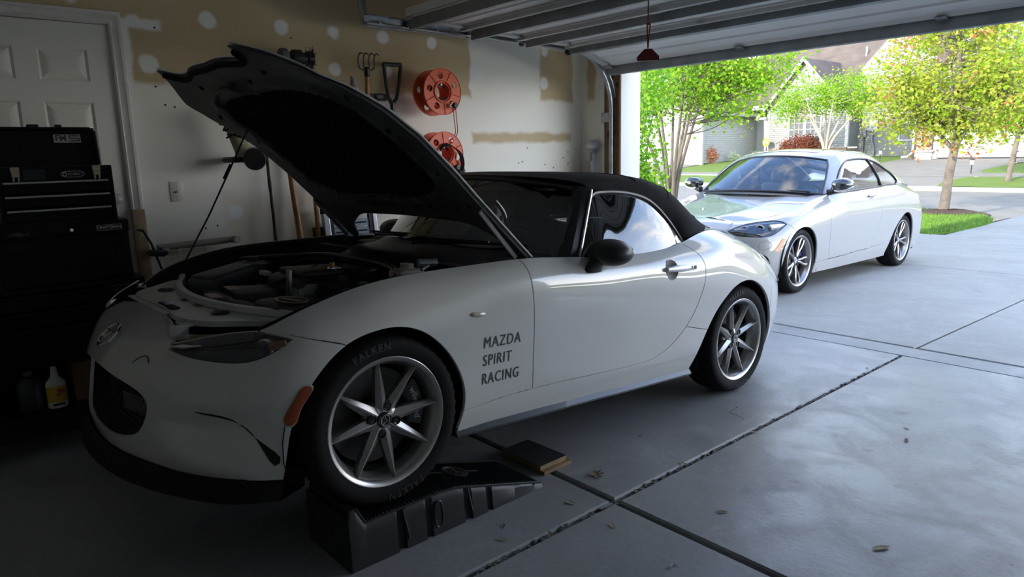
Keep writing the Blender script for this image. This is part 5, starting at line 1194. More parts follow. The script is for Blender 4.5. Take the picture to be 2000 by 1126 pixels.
rows = [[(l * t, y + (yc - y) * (1 - t * t), z + (zc - z) * (1 - t * t)) for t in np.linspace(1, -1, 13)] for (l, y, z), (yc, zc) in zip([(.70, 2.95, 1.0), (.655, 3.06, .991), (.58, 3.30, .962), (.48, 3.45, .945), (.30, 3.515, .936)], [(3.15, 1.03), (3.24, 1.022), (3.40, .985), (3.50, .968), (3.545, .955)])]
b = B(); b.grid(rows); b.build('boot_lid', CPAINT, coupe, 180)
# door mirrors, handles
for s in (1, -1):
    mr = empty('door_mirror', parent=coupe)
    b = B(); b.grid([[(s * (.880 + rx * .86 * math.cos(a)), yy + .05 * math.cos(a) * 0, 1.035 + rz * math.sin(a)) for a in np.linspace(0, 2 * PI, 19)[:-1]] for yy, rx, rz in ((.66, .03, .02), (.675, .075, .045), (.71, .105, .064), (.77, .115, .072), (.825, .112, .070))], closed_v=True)
    b.raw([(s * (.880 + .096 * math.cos(a)), .825, 1.035 + .070 * math.sin(a)) for a in np.linspace(0, 2 * PI, 19)[:-1]], [tuple(range(18))]); b.raw([(s * (.880 + .026 * math.cos(a)), .66, 1.035 + .02 * math.sin(a)) for a in np.linspace(0, 2 * PI, 19)[:-1]], [tuple(range(18))]); b.build('mirror_housing', GLOSSB, mr, 50)
    b = B(); b.tube([(s * .75, .72, .955), (s * .80, .73, .962), (s * .86, .75, .985)], [.035, .026, .022], 10); b.build('mirror_arm', TRIM, mr)
    b = B(); b.tube(curve([(s * .80, .735, .982), (s * .87, .70, .970), (s * .965, .735, 1.0), (s * .982, .79, 1.02)], 4), .007, 6); b.build('mirror_strip', mat('mirror_strip_white', (.75, .75, .76), .3), mr)
    b = B(); b.ball((s * .880, .828, 1.035), 1, 2, (.085, .004, .058)); b.build('mirror_glass', CHROME, mr)
    ph = CP.ev(cside([(1.62, .886)], 9, 13))[0]; n = Vector(CP.normal(cside([(1.62, .886)], 9, 13))[0] * csg); X = Vector((0, 1, .02)); X = (X - n * X.dot(n)).normalized(); mx = (I4 if s > 0 else Matrix.Scale(-1, 4, (1, 0, 0))) @ frame(X, n.cross(X), n, ph)
    b = B(mx); b.ball((0, 0, .0), 1, 3, (.075, .028, .006)); b.build('handle_cup', mat('cup_shade', (.20, .20, .20), .4, coat=.6), cparts['door', s], 180)
    b = B(mx); b.ball((.035, .004, .016), 1, 3, (.115, .016, .012)); b.build('handle_bar', CPAINT, cparts['door', s], 180)
# cabin
CG = mat('cabin_grey', (.17, .18, .20), .75)
b = B(); b.bx(-.68, .68, .78, 1.05, .55, .90, bev=.05); b.bx(-.70, .70, .60, 3.0, .20, .26); b.bx(-.70, .70, 2.95, 3.15, .3, .99); b.bx(-.70, .70, .55, .62, .2, .88); b.build('cabin_tub', CG, coupe, 40)
for s in (1, -1):
    b = B(T(s * .36, 1.72, .42) @ RX(-18)); b.box((0, 0, .30), (.48, .13, .66), bev=.06, seg=3); b.box((0, -.02, .72), (.27, .10, .17), bev=.045, seg=3); b.box((0, -.27, .0), (.48, .56, .14), bev=.05, seg=3); b.build('car_seat', CG, coupe, 50)
    b = B(T(s * .36, 2.6, .45) @ RX(-22)); b.box((0, 0, .25), (.5, .12, .5), bev=.05); b.box((0, 0, .52), (.25, .09, .10), bev=.03); b.build('rear_seat', CG, coupe, 50)
b = B(T(.36, 1.18, .86) @ RX(-68)); b.tube([(.18 * math.cos(t), .18 * math.sin(t), 0) for t in np.linspace(0, 2 * PI, 37)[:-1]], .014, 8, closed=True); b.box((0, 0, -.01), (.32, .05, .02)); b.lathe([(1e-4, .01), (.06, .01), (.06, -.03)], 16); b.build('steering_wheel', BLACK, coupe)
b = B(); b.box((0, .98, 1.27), (.24, .03, .07), bev=.02); b.build('rear_view_mirror', mat('mirror_grey', (.12, .13, .15), .4), coupe)
b = B(T(.26, 2.86, 1.13) @ RX(-20)); b.box((0, 0, 0), (.16, .003, .13)); b.build('window_permit', mat('permit_paper', (.80, .80, .72), .6), coupe, 0)
b = B(); b.bx(-.60, .60, -.55, 3.3, .16, .20); b.build('floor_pan', LINER, coupe, 0)
for yy in (0.0, 2.69):
    for s in (1, -1):
        b = B(); rows = [[(s * l, yy + .375 * math.cos(t), .30 + .375 * math.sin(t)) for t in np.linspace(-.3, PI + .3, 20)] for l in (.42, .85)]; b.grid(rows); b.raw(rows[0], [tuple(range(20))]); b.build('arch_liner', LINER, coupe, 60)
GUN = mat('ferric_grey_alloy', (.42, .39, .37), .28, .85)
def twin_spokes(w, f):
    for k in range(5):
        for d in (1, -1):
            b = B(RX(72 * k)); rows = []
            for r, off, hw_, z in ((.045, .008, .010, .070), (.10, .014, .0105, .076), (.15, .030, .0115, .082), (.195, .036, .012, .086), (.238, .022, .010, .089)):
                rows.append([(z - .03, r, d * off - hw_), (z - .006, r, d * off - hw_), (z, r, d * off), (z - .006, r, d * off + hw_), (z - .03, r, d * off + hw_)])
            b.grid(rows, closed_v=True); b.raw(rows[0], [tuple(range(5))]); b.raw(rows[-1], [tuple(range(5))]); b.build('spoke', GUN, w, 25)
    b = B(RY(90)); b.lathe([(1e-4, .060), (.045, .062), (.065, .052), (.075, .03), (.075, .0), (1e-4, .0)], 32); b.build('hub', GUN, w, 40)
def round_cap(w, f):
    b = B(T(.066, 0, 0) @ RY(90)); b.lathe([(1e-4, .003), (.026, .003), (.030, -.002), (.030, -.02)], 28); b.build('centre_cap', mat('cap_silver', (.6, .6, .6), .3, .6), w)
    for k in range(4):
        b = B(T(.0695, 0, 0) @ RY(90)); b.prism([(0, 0)] + [(.019 * math.cos(a), .019 * math.sin(a)) for a in np.linspace(k * PI / 2, (k + 1) * PI / 2, 6)], .001); b.build('roundel_quarter', MATS['roundel_blue'] if k % 2 else MATS['roundel_white'], w, 0)
def blue_caliper(w, dr):
    b = B(RX(-w['turn'])); aa = np.radians(np.linspace(10, 60, 9)); rows = [[(x, r * math.cos(a), r * math.sin(a)) for x, r in ((.03, dr - .05), (.036, dr - .02), (.03, dr + .012), (-.05, dr + .012), (-.05, dr - .05))] for a in aa]; b.grid(rows, closed_v=True); b.raw(rows[0], [tuple(range(5))]); b.raw(rows[-1], [tuple(range(5))]); b.build('brake_caliper', mat('caliper_blue', (.03, .06, .20), .35), w, 40)
for yy, turn in ((0.0, 66.0), (2.69, 66.0)):
    for s in (1, -1):
        wheel(coupe, 'wheel', .318, .2286 + .015, .225, twin_spokes, LINER, GUN, round_cap, pos=(s * .738, yy, .318), side=s, turn=turn, lugs=(5, .056, 0.5, .060), brake=blue_caliper if s > 0 else None, tyre_text=[('FALKEN', 100 - turn, .034)] if s > 0 and yy < 1 else None)
# ================================================================ ground outside
def zd(y): return float(np.interp(y, [0, 5.1, 13.7, 18.8], [0, 0, -.21, -.22]))
drive = tag(empty('driveway'), kind='structure')
cuts = [5.105, 9.37, 12.25, 13.72]
for x0, x1 in ((-4.50, -1.722), (-1.704, 1.15), (1.165, 4.0)):
    for a, c in zip(cuts[:-1], cuts[1:]): slab(x0, x1, a + .005, c - .005, DC, drive, zd)
slab(-4.30, -1.72, 13.725, 18.70, DC, drive, zd); slab(-1.70, 4.0, 13.725, 18.70, DC, drive, zd)
b = B(); b.raw([(-4.6, 5.09, -.07), (4.2, 5.09, -.07), (4.2, 18.8, -.32), (-4.6, 18.8, -.32)], [(0, 1, 2, 3)]); b.build('drive_bed', SOIL, drive, 0)
walk = tag(empty('sidewalk'), kind='structure')
for k in range(14): slab(-4.52 - 1.5 * k - 1.49, -4.52 - 1.5 * k, 12.27, 13.70, DC, walk, zd)
def grass_mat(name, c1, c2):
    return mat(name, c1, .8, var=(1.3, .9, c2), bump=(90, .8, .03), spec=.2, coords='Object')
GR1 = grass_mat('lawn_green', (.15, .28, .035), (.105, .22, .028)); GR2 = grass_mat('lawn_sunlit', (.20, .27, .06), (.15, .23, .045))
def ground_strip(name, x0, x1, ys, zs, m, kind='structure', nx=2):
    b = B(); b.grid([[(x, y, z) for y, z in zip(ys, zs)] for x in np.linspace(x0, x1, nx)]); o = b.build(name, m, None, 60); o['kind'] = kind; return o
ground_strip('lawn', -40, -4.505, [4.8, 12.26], [-.02, -.185], GR1); ground_strip('lawn', 4.0, 30, [4.8, 12.26], [-.02, -.185], GR1)
# verge with the rounded tip beside the drive
tip = curve([(-4.55, 13.70), (-4.36, 14.3), (-4.27, 15.3), (-4.30, 16.3), (-4.55, 17.2), (-5.0, 17.9), (-5.7, 18.5), (-6.4, 18.75)], 4)
b = B(); pl = [(-40, 13.70)] + [tuple(p) for p in tip] + [(-40, 18.75)]; b.prism(pl, .05, T(0, 0, -.255)); verge = b.build('verge_lawn', GR1, None, 0); verge['kind'] = 'structure'
rng = np.random.default_rng(5)
def blades(name, pts, parent, m, h=.05, w=.006):
    V, F = [], []
    for x, y, z in pts:
        a = rng.uniform(0, 2 * PI); l = rng.uniform(.6, 1.3) * h; dx, dy = math.cos(a) * w, math.sin(a) * w; lx, ly = rng.normal(0, .45, 2) * l
        k = len(V); V += [(x - dx, y - dy, z), (x + dx, y + dy, z), (x + lx, y + ly, z + l)]; F.append((k, k + 1, k + 2))
    me = bpy.data.meshes.new(name); me.from_pydata(V, [], F); o = link(name, me, m, parent, 0); o['kind'] = 'stuff'; return o
pp = np.stack([rng.uniform(-7.5, -4.2, 26000), rng.uniform(13.7, 18.7, 26000)], 1); pp = pp[inside(np.array(pl), pp)]
tag(blades('verge_grass', [(x, y, -.206) for x, y in pp], None, mat('grass_blade', (.17, .33, .035), .7, var=(2, .4)), .06, .007), 'bright green grass blades on the verge under the maple', 'grass', kind='stuff')
road = B(); road.grid([[(x, y, z) for y, z in ((18.72, -.40), (18.8, -.36), (24, -.345), (29.0, -.37), (29.02, -.40))] for x in (-60, 60)]); structure(road.build('road', concrete('road_surface', (.225, .20, .165), (.265, .24, .20), (.185, .165, .14), .75), None, 0))
KERB = mat('kerb_concrete', (.50, .48, .44), .7, var=(5, .2))
for y0, y1, x0, x1 in ((18.66, 18.82, -60, -6.3), (29.0, 29.16, -60, -12.2), (29.0, 29.16, -9.5, 60)):
    b = B(); b.bx(x0, x1, y0, y1, -.45, -.215, bev=.03); structure(b.build('kerb', KERB))
def zf(y): return float(np.interp(y, [18.9, 29, 29.1, 38, 43, 80], [-.36, -.36, -.22, .5, .75, .75]))
ys = [29.1, 32.1]; ground_strip('far_verge', -70, -12.3, ys, [zf(y) for y in ys], GR2)
FDC = mat('far_concrete', (.27, .24, .195), .8, var=(1.5, .2))
ys = [32.1, 33.3]; ground_strip('far_sidewalk', -70, 70, ys, [zf(y) + .012 for y in ys], FDC)
ys = [33.3, 36, 38, 43, 60]; ground_strip('far_lawn', -70, -14.8, ys, [zf(y) for y in ys], GR2)
ys = [29.1, 33.3, 38, 43, 60]; ground_strip('far_drive', -14.8, -9.2, ys, [zf(y) + .006 for y in ys], FDC); ground_strip('far_drive', -33, -25.3, [29.1, 33.3, 37.2], [zf(y) + .02 for y in (29.1, 33.3, 37.2)], FDC)
b = B(); pl2 = [(-9.6, 29.3), (-9.75, 30.5), (-9.55, 31.6), (-9.4, 32.1), (20, 32.1), (20, 29.15), (-8, 29.15)]
b.raw([(x, y, zf(y) + .01) for x, y in pl2], [tuple(range(len(pl2)))]); structure(b.build('far_island', GR2, None, 0))
pl2 = [(-9.35, 33.3), (-9.6, 34.6), (-9.2, 36.6), (-8.6, 37.2), (20, 37.2), (20, 33.3)]; b = B(); b.raw([(x, y, zf(y) + .01) for x, y in pl2], [tuple(range(len(pl2)))]); structure(b.build('far_island', GR2, None, 0))
ground_strip('far_lawn', -9.2, 70, [29.12, 37.8, 60], [-.25, .45, .70], GR2); ground_strip('far_drive', -9.4, -2.0, [37.2, 43], [zf(37.2) + .012, zf(43) + .012], FDC)
b = B(); b.lathe([(1e-4, .09), (.35, .085), (.62, .05), (.80, .0), (.86, -.03)], 28, T(-5.62, 17.95, -.205)); 
for v in b.bm.verts: v.co.z += random.uniform(-.012, .012); v.co.x += random.uniform(-.03, .03)
o = b.build('mulch_ring', mat('mulch', (.11, .055, .04), .95, var=(25, .6), bump=(40, 1, .03)), None, 30); tag(o, 'ring of dark red-brown mulch around the maple trunk', 'mulch', kind='stuff')
# ================================================================ our own house above the garage: outer walls and roof
VINYL = mat('vinyl_siding', (.62, .62, .58), .6)
b = B(); b.bx(-4.72, -4.545, -11, 4.78, -.2, 2.75); structure(b.build('wall_outer_left', VINYL, None, 0))
b = B(); b.bx(-4.72, -3.97, 4.79, 4.86, -.05, 2.75); b.bx(-4.72, 12, 4.79, 4.86, 2.17, 2.75); b.bx(.95, 12, 4.79, 4.86, -.05, 2.75); structure(b.build('wall_outer_front', VINYL, None, 0))
b = B(); b.bx(11.9, 12, -11, 4.8, -.2, 2.75); b.bx(-4.7, 12, -11, -10.9, -.2, 2.75); structure(b.build('wall_outer_back', VINYL, None, 0))
ROOFM = mat('brown_shingle', (.21, .165, .135), .85, var=(3, .3), bump=(18, .6, .03))
b = B(); RZ_, RY0 = 8.6, -3.2; b.grid([[(x, 5.15, 2.78), (x, RY0, RZ_), (x, -11.5, 2.78), (x, -11.5, 2.68), (x, 5.15, 2.68)] for x in (-5.0, 12.3)], closed_v=True)
b.raw([(-5.0, 5.15, 2.68), (-5.0, RY0, RZ_), (-5.0, -11.5, 2.68)], [(0, 1, 2)]); b.raw([(12.3, 5.15, 2.68), (12.3, RY0, RZ_), (12.3, -11.5, 2.68)], [(0, 1, 2)]); structure(b.build('roof', ROOFM, None, 0))
# ================================================================ foliage
def leaf_mat(name, c1, c2, tr=.45):
    m = bpy.data.materials.new(name); m.use_nodes = True; nt = m.node_tree; nt.nodes.clear()
    g = N(nt, 'ShaderNodeNewGeometry'); ns = N(nt, 'ShaderNodeTexNoise'); ns.inputs['Scale'].default_value = 2.5; nt.links.new(g.outputs['Position'], ns.inputs[0]); wn_ = N(nt, 'ShaderNodeTexWhiteNoise'); nt.links.new(g.outputs['Random Per Island'], wn_.inputs[0])
    av = N(nt, 'ShaderNodeMath', operation='MULTIPLY_ADD'); nt.links.new(wn_.outputs[0], av.inputs[0]); av.inputs[1].default_value = .6; nt.links.new(ns.outputs[0], av.inputs[2])
    mr = N(nt, 'ShaderNodeMapRange'); mr.inputs[1].default_value = .45; mr.inputs[2].default_value = 1.1; nt.links.new(av.outputs[0], mr.inputs[0])
    mx = N(nt, 'ShaderNodeMix', data_type='RGBA'); mx.inputs[6].default_value = (*c1, 1); mx.inputs[7].default_value = (*c2, 1); nt.links.new(mr.outputs[0], mx.inputs[0])
    d = N(nt, 'ShaderNodeBsdfDiffuse'); t = N(nt, 'ShaderNodeBsdfTranslucent'); nt.links.new(mx.outputs[2], d.inputs[0]); nt.links.new(mx.outputs[2], t.inputs[0])
    ms = N(nt, 'ShaderNodeMixShader'); ms.inputs[0].default_value = tr; nt.links.new(d.outputs[0], ms.inputs[1]); nt.links.new(t.outputs[0], ms.inputs[2])
    o = N(nt, 'ShaderNodeOutputMaterial'); nt.links.new(ms.outputs[0], o.inputs[0]); return m
def leaves(name, centres, per, spread, size, m, parent, seed=1, flat=.7):
    r = np.random.default_rng(seed); c = np.repeat(np.asarray(centres), per, 0); p = c + r.normal(0, 1, (len(c), 3)) * spread
    n = len(p); ax = r.normal(0, 1, (n, 3)); ax[:, 2] *= flat; ax /= np.linalg.norm(ax, axis=1)[:, None]; up = r.normal(0, 1, (n, 3)); up -= (up * ax).sum(1)[:, None] * ax; up /= np.linalg.norm(up, axis=1)[:, None]
    L = size * r.uniform(.6, 1.35, (n, 1)); W = L * .33; fold = np.cross(ax, up) * L * .10
    V = np.stack([p, p + ax * L * .5 + up * W + fold, p + ax * L, p + ax * L * .5 - up * W + fold], 1).reshape(-1, 3); k = np.arange(n)[:, None] * 4
    F = np.concatenate([k + [0, 1, 2], k + [0, 2, 3]]).tolist()
    me = bpy.data.meshes.new(name); me.from_pydata(V.tolist(), [], F); me.update(); o = link(name, me, m, parent, 0); o['kind'] = 'stuff'; return o
BARK = mat('grey_bark', (.22, .18, .145), .85, var=(6, .45), bump=(15, .8, .02))
MBARK = mat('myrtle_bark', (.17, .135, .11), .7, var=(5, .4), bump=(10, .5, .01))
def tree(name, label, base, stems, blobs, ncl, per, spread, leaf, lm, bark, seed, group=None, fork=.55, rb=.02):
    """stems: [[(dx,dy,dz,r)...]]; blobs: crown ellipsoids [(cx,cy,cz,rx,ry,rz)] relative to the base"""
    r = np.random.default_rng(seed); root = empty(name, base); tag(root, label, 'tree', group)
    nodes = []
    for st in stems:
        P = curve([s[:3] for s in st], 5); rad = np.interp(np.linspace(0, 1, len(P)), np.linspace(0, 1, len(st)), [s[3] for s in st])
        b = B(); b.tube(P.tolist(), rad.tolist(), 9); b.build('trunk' if st is stems[0] else 'stem', bark, root, 60)
        for k in range(int(len(P) * fork), len(P)): nodes.append((P[k], rad[k]))
    vol = np.array([q[3] * q[4] * q[5] for q in blobs]); cl = []
    for q in r.choice(len(blobs), ncl, p=vol / vol.sum()):
        d = r.normal(0, 1, 3); d /= np.linalg.norm(d); t = r.uniform(.25, 1) ** .5; cl.append(np.array(blobs[q][:3]) + d * t * np.array(blobs[q][3:]))
    b = B(); NP = np.array([n[0] for n in nodes])
    for c in cl:
        w = np.linalg.norm(NP - c, axis=1) + np.maximum(0, NP[:, 2] - c[2] + .15) * 3; i = int(np.argmin(w)); p0 = NP[i]
        mid = (p0 + c) / 2 + r.normal(0, .06, 3) + [0, 0, -.05]; P = curve([p0, mid, c], 4); r0 = min(nodes[i][1] * .6, rb); b.tube(P.tolist(), np.linspace(r0, .004, len(P)).tolist(), 5, cap=False)
    o = b.build('branches', bark, root, 60, weld=False); o['kind'] = 'stuff'
    leaves('foliage', cl, per, spread, leaf, lm, root, seed); return root
LM = leaf_mat('maple_leaf', (.24, .40, .03), (.48, .47, .085)); LR = leaf_mat('maple_new_leaf', (.50, .17, .08), (.48, .28, .09)); LC = leaf_mat('myrtle_leaf', (.15, .38, .026), (.36, .50, .045)); LS = leaf_mat('shrub_leaf', (.11, .32, .03), (.28, .46, .05)); LB = leaf_mat('barberry_leaf', (.20, .06, .05), (.38, .15, .08))
mp_blobs = [(0, 0, 3.3, 1.55, 1.4, 1.6), (-.75, 0, 2.35, 1.05, 1.0, .75), (.75, -.1, 2.5, 1.0, 1.0, .8), (0, 0, 4.6, 1.1, 1.1, 1.0), (-.2, -.3, 2.0, .9, .8, .5)]
maple = tree('maple_tree', 'young maple with pale green and reddish leaves in a mulch ring on the verge', (-5.72, 18.0, -.20),
             [[(0, 0, 0, .115), (.03, 0, .35, .095), (.06, 0, .9, .088), (.12, 0, 1.45, .085), (.14, 0, 2.2, .06), (.05, 0, 3.4, .035), (.05, .1, 4.6, .015)], [(.12, 0, 1.4, .05), (-.3, .05, 1.85, .04), (-.8, .1, 2.5, .025), (-1.1, .1, 3.2, .012)], [(.12, 0, 1.45, .05), (.5, -.1, 2.1, .038), (.95, -.1, 2.9, .02), (1.1, -.1, 3.6, .01)], [(.13, 0, 1.6, .045), (.2, -.6, 2.3, .03), (.2, -.9, 3.2, .014)]],
             mp_blobs, 330, 34, .20, .105, LM, BARK, 3)
r = np.random.default_rng(9); d = r.normal(0, 1, (60, 3)); d /= np.linalg.norm(d, axis=1)[:, None]; leaves('new_growth', np.array([0, 0, 3.0]) + d * [1.5, 1.4, 1.7], 10, .12, .10, LR, maple, 8)
def vase(n, h, r, r0, seed):
    q = random.Random(seed); out = []
    for k in range(n):
        a = 2 * PI * k / n + q.uniform(-.3, .3); f = q.uniform(.55, 1.0); out.append([(math.cos(a) * .10 * f, math.sin(a) * .10 * f, 0, r0 * q.uniform(.8, 1.1)), (math.cos(a) * .20 * f, math.sin(a) * .2 * f, h * .30, r0 * .85), (math.cos(a) * r * .55 * f, math.sin(a) * r * .55 * f, h * .65, r0 * .6), (math.cos(a) * r * f, math.sin(a) * r * f, h, r0 * .25)])
    return out
tree('crepe_myrtle', 'crepe myrtle with many grey stems and bright green leaves by the garage corner', (-8.2, 11.1, -.17), vase(8, 3.0, 1.15, .040, 4), [(0, 0, 3.0, 1.55, 1.4, .75), (.9, .1, 2.6, .95, .9, .55), (-.9, 0, 2.6, .7, .9, .4), (1.6, .2, 2.95, .75, .7, .4), (-.3, -.2, 3.7, 1.3, 1.2, .6)], 390, 42, .17, .072, LC, MBARK, 5, fork=.5, rb=.014)
tree('crepe_myrtle', 'wide crepe myrtle with pale stems in front of the house windows', (-17.35, 36.6, .38), vase(6, 3.3, 1.9, .075, 6), [(-.9, 0, 3.5, 1.9, 1.4, .75), (1.2, 0, 3.6, 1.7, 1.4, .85), (-1.9, 0, 2.9, 1.0, 1, .5), (1.9, 0, 2.9, .9, .9, .5)], 230, 34, .25, .12, LC, mat('pale_bark', (.50, .42, .33), .7, var=(6, .3)), 7, fork=.5)
tree('street_tree', 'slim young tree on the far grass island behind the maple', (-7.75, 30.8, -.08), [[(0, 0, 0, .10), (.1, 0, 1.0, .085), (.22, 0, 2.0, .075), (.3, 0, 4.0, .03)], [(.2, 0, 1.6, .04), (-.8, 0, 2.4, .02)], [(.2, 0, 1.7, .04), (1.2, 0, 2.5, .02)]], [(.3, 0, 3.6, 1.9, 1.6, 1.7), (-.6, 0, 2.3, 1.3, 1.2, .6), (1.1, 0, 2.4, 1.3, 1.2, .6)], 230, 34, .28, .13, LC, BARK, 11)
def shrub(name, label, base, blobs, n, leaf, lm, seed, per=26, spread=.09):
    root = empty(name, base); tag(root, label, 'shrub'); r = np.random.default_rng(seed); cl = []
    vol = np.array([q[3] * q[4] * q[5] for q in blobs])
    for q in r.choice(len(blobs), n, p=vol / vol.sum()):
        d = r.normal(0, 1, 3); d /= np.linalg.norm(d); d[2] = abs(d[2]) if blobs[q][2] < .3 else d[2]; cl.append(np.array(blobs[q][:3]) + d * r.uniform(.5, 1) * np.array(blobs[q][3:]))
    b = B()
    for k in range(9): c = cl[k]; b.tube([(c[0] * .1, c[1] * .1, -.05), (c[0] * .5, c[1] * .5, c[2] * .6), tuple(c)], [.02, .012, .005], 5)
    o = b.build('stems', MBARK, root, 60, weld=False); o['kind'] = 'stuff'; leaves('foliage', cl, per, spread, leaf, lm, root, seed); return root
shrub('green_shrub', 'tall bright green shrub close beside the white door jamb', (-7.32, 9.0, -.10), [(0, 0, .7, .36, .45, .75), (-.05, 0, 1.6, .32, .4, .7), (.0, .2, 2.4, .30, .35, .5)], 120, .075, LS, 12, 34, .12)
shrub('red_shrub', 'round dark red barberry shrub under the house windows', (-20.6, 40.2, .62), [(0, 0, .65, 1.35, .8, .75)], 200, .10, LB, 13, 22, .12)
shrub('red_shrub', 'small reddish shrub at the corner of the far garage', (-25.3, 37.9, .46), [(0, 0, .5, .62, .55, .55)], 110, .08, leaf_mat('rust_leaf', (.45, .16, .10), (.62, .34, .20)), 14, 20, .09)
for k, (x, y, h) in enumerate(((-24.4, 39.4, .35), (-23.6, 40.6, .4))):
    shrub('low_plant', ('grey-green low plant beside the shaded siding wall', 'pale low plant nearest the far porch')[k], (x, y, zf(y)), [(0, 0, .15, .4, .3, h)], 40, .07, leaf_mat('grey_leaf_%d' % k, (.30, .40, .25), (.5, .55, .40)), 15 + k, 16, .07)
# ================================================================ houses across the road
SID = mat('cream_siding', (.27, .27, .255), .6, var=(.4, .08)); SID_SHADE = mat('shaded_siding', (.44, .445, .425), .6, var=(.4, .08)); HTRIM = mat('house_trim_white', (.46, .46, .45), .5)  # the grey-green copy is the same siding coloured for walls in shade
SHING = mat('tan_shingle', (.175, .135, .105), .9, var=(1.2, .35), bump=(6, .8, .05)); STONE = mat('stone_veneer', (.30, .20, .145), .85, var=(3.5, .6, (.45, .36, .27)), bump=(6, 1, .05))
PANE = mat('house_pane', (.06, .065, .065), .12)
def siding(name, x0, x1, z0, z1, mx, parent, m, top=None, lap=.115):
    """lapped boards on a wall plane (x along, z up, outward -y); top(z) gives the left and right limits higher up"""
    b = B(mx); z = z0
    while z < z1 - 1e-4:
        zt = min(z + lap, z1); a0, a1 = (x0, x1) if top is None else top(z); c0, c1 = (x0, x1) if top is None else top(zt)
        if a1 > a0 and c1 >= c0: b.raw([(a0, -.032, z), (a1, -.032, z), (c1, -.004, zt), (c0, -.004, zt), (a0, 0, z), (a1, 0, z)], [(0, 1, 2, 3), (4, 5, 1, 0)])
        z = zt
    o = b.build(name, m, parent, 0, weld=False); o['kind'] = 'stuff'; return o
def roof_slab(name, pts, parent, m, th=.14):
    b = B(); n = len(pts); b.raw([tuple(p) for p in pts] + [(p[0], p[1], p[2] - th) for p in pts], [tuple(range(n)), tuple(reversed(range(n, 2 * n)))] + [(i, (i + 1) % n, n + (i + 1) % n, n + i) for i in range(n)]); return b.build(name, m, parent, 0)
def house_window(parent, x0, x1, z0, z1, y, nx=2, nz=3, sashes=2):
    fr = B(); w = .09
    fr.bx(x0 - w, x1 + w, y - .05, y, z1, z1 + w * 1.2); fr.bx(x0 - w, x1 + w, y - .06, y, z0 - w, z0); fr.bx(x0 - w, x0, y - .05, y, z0, z1); fr.bx(x1, x1 + w, y - .05, y, z0, z1); o = fr.build('window', HTRIM, parent, 0)
    for k in range(sashes):
        a, c = z0 + (z1 - z0) * k / sashes, z0 + (z1 - z0) * (k + 1) / sashes; b = B(); b.bx(x0, x1, y - .02, y - .01, a, c); b.build('pane', PANE, o, 0)
        b = B()
        for i in range(1, nx): b.bx(x0 + (x1 - x0) * i / nx - .012, x0 + (x1 - x0) * i / nx + .012, y - .03, y - .02, a, c)
        for i in range(1, nz): b.bx(x0, x1, y - .03, y - .02, a + (c - a) * i / nz - .012, a + (c - a) * i / nz + .012)
        b.bx(x0, x1, y - .035, y - .02, c - .025, c + .025); b.build('muntins', HTRIM, o, 0)
    return o
h1 = tag(empty('house', (-22, 41, .7)), 'pale sided house across the road with tan shingle roof and front gable', 'house')
def H(o): return o
h1.location = (0, 0, 0)
# garage wing
FR = lambda y: T(0, y, 0)
siding('siding_wall', -34, -33, .42, 3.4, FR(37), h1, SID); siding('siding_wall', -26.4, -25.15, .42, 3.45, FR(37), h1, SID)
siding('siding_wall', -33, -26.4, 2.75, 3.5, FR(37), h1, SID)
gable = lambda xc, hw, ze, zp: (lambda z: (xc - hw * (zp - z) / (zp - ze), xc + hw * (zp - z) / (zp - ze)))
siding('gable_wall', 0, 0, 3.45, 7.4, FR(37), h1, SID, gable(-29.6, 4.5, 3.45, 7.6))
siding('side_wall', 37, 43.2, .5, 3.62, Matrix.Translation((-25.15, 0, 0)) @ RZ(90), h1, SID_SHADE)
b = B(); b.bx(-25.25, -25.05, 36.93, 37.1, .42, 3.5); b.build('corner_board', HTRIM, h1, 0)
def garage_door(parent, x0, x1, z0, z1, y, nc):
    b = B(); b.bx(x0 - .12, x1 + .12, y - .06, y + .02, z0, z1 + .14); b.build('door_surround', HTRIM, parent, 0)
    for k in range(4):
        a, c = z0 + (z1 - z0) * k / 4, z0 + (z1 - z0) * (k + 1) / 4 - .012; b = B(); b.bx(x0, x1, y - .10, y - .06, a, c, bev=.006)
        for i in range(nc): q = (x1 - x0) / nc; b.bx(x0 + q * i + .09, x0 + q * (i + 1) - .09, y - .108, y - .098, a + .10, c - .10, bev=.004)
        b.build('garage_panel', HTRIM, parent, 0)
garage_door(h1, -32.6, -26.8, .44, 2.6, 37, 8)
roof_slab('wing_roof', [(-24.75, 36.6, 3.50), (-24.75, 45, 3.50), (-29.6, 50, 7.95), (-29.6, 36.6, 7.95)], h1, SHING); roof_slab('wing_roof', [(-34.5, 36.6, 3.5), (-29.6, 36.6, 7.95), (-29.6, 50, 7.95), (-34.5, 50, 3.5)], h1, SHING)
b = B(); b.bx(-24.78, -24.68, 36.6, 43.2, 3.32, 3.50); b.build('gutter', HTRIM, h1, 0)
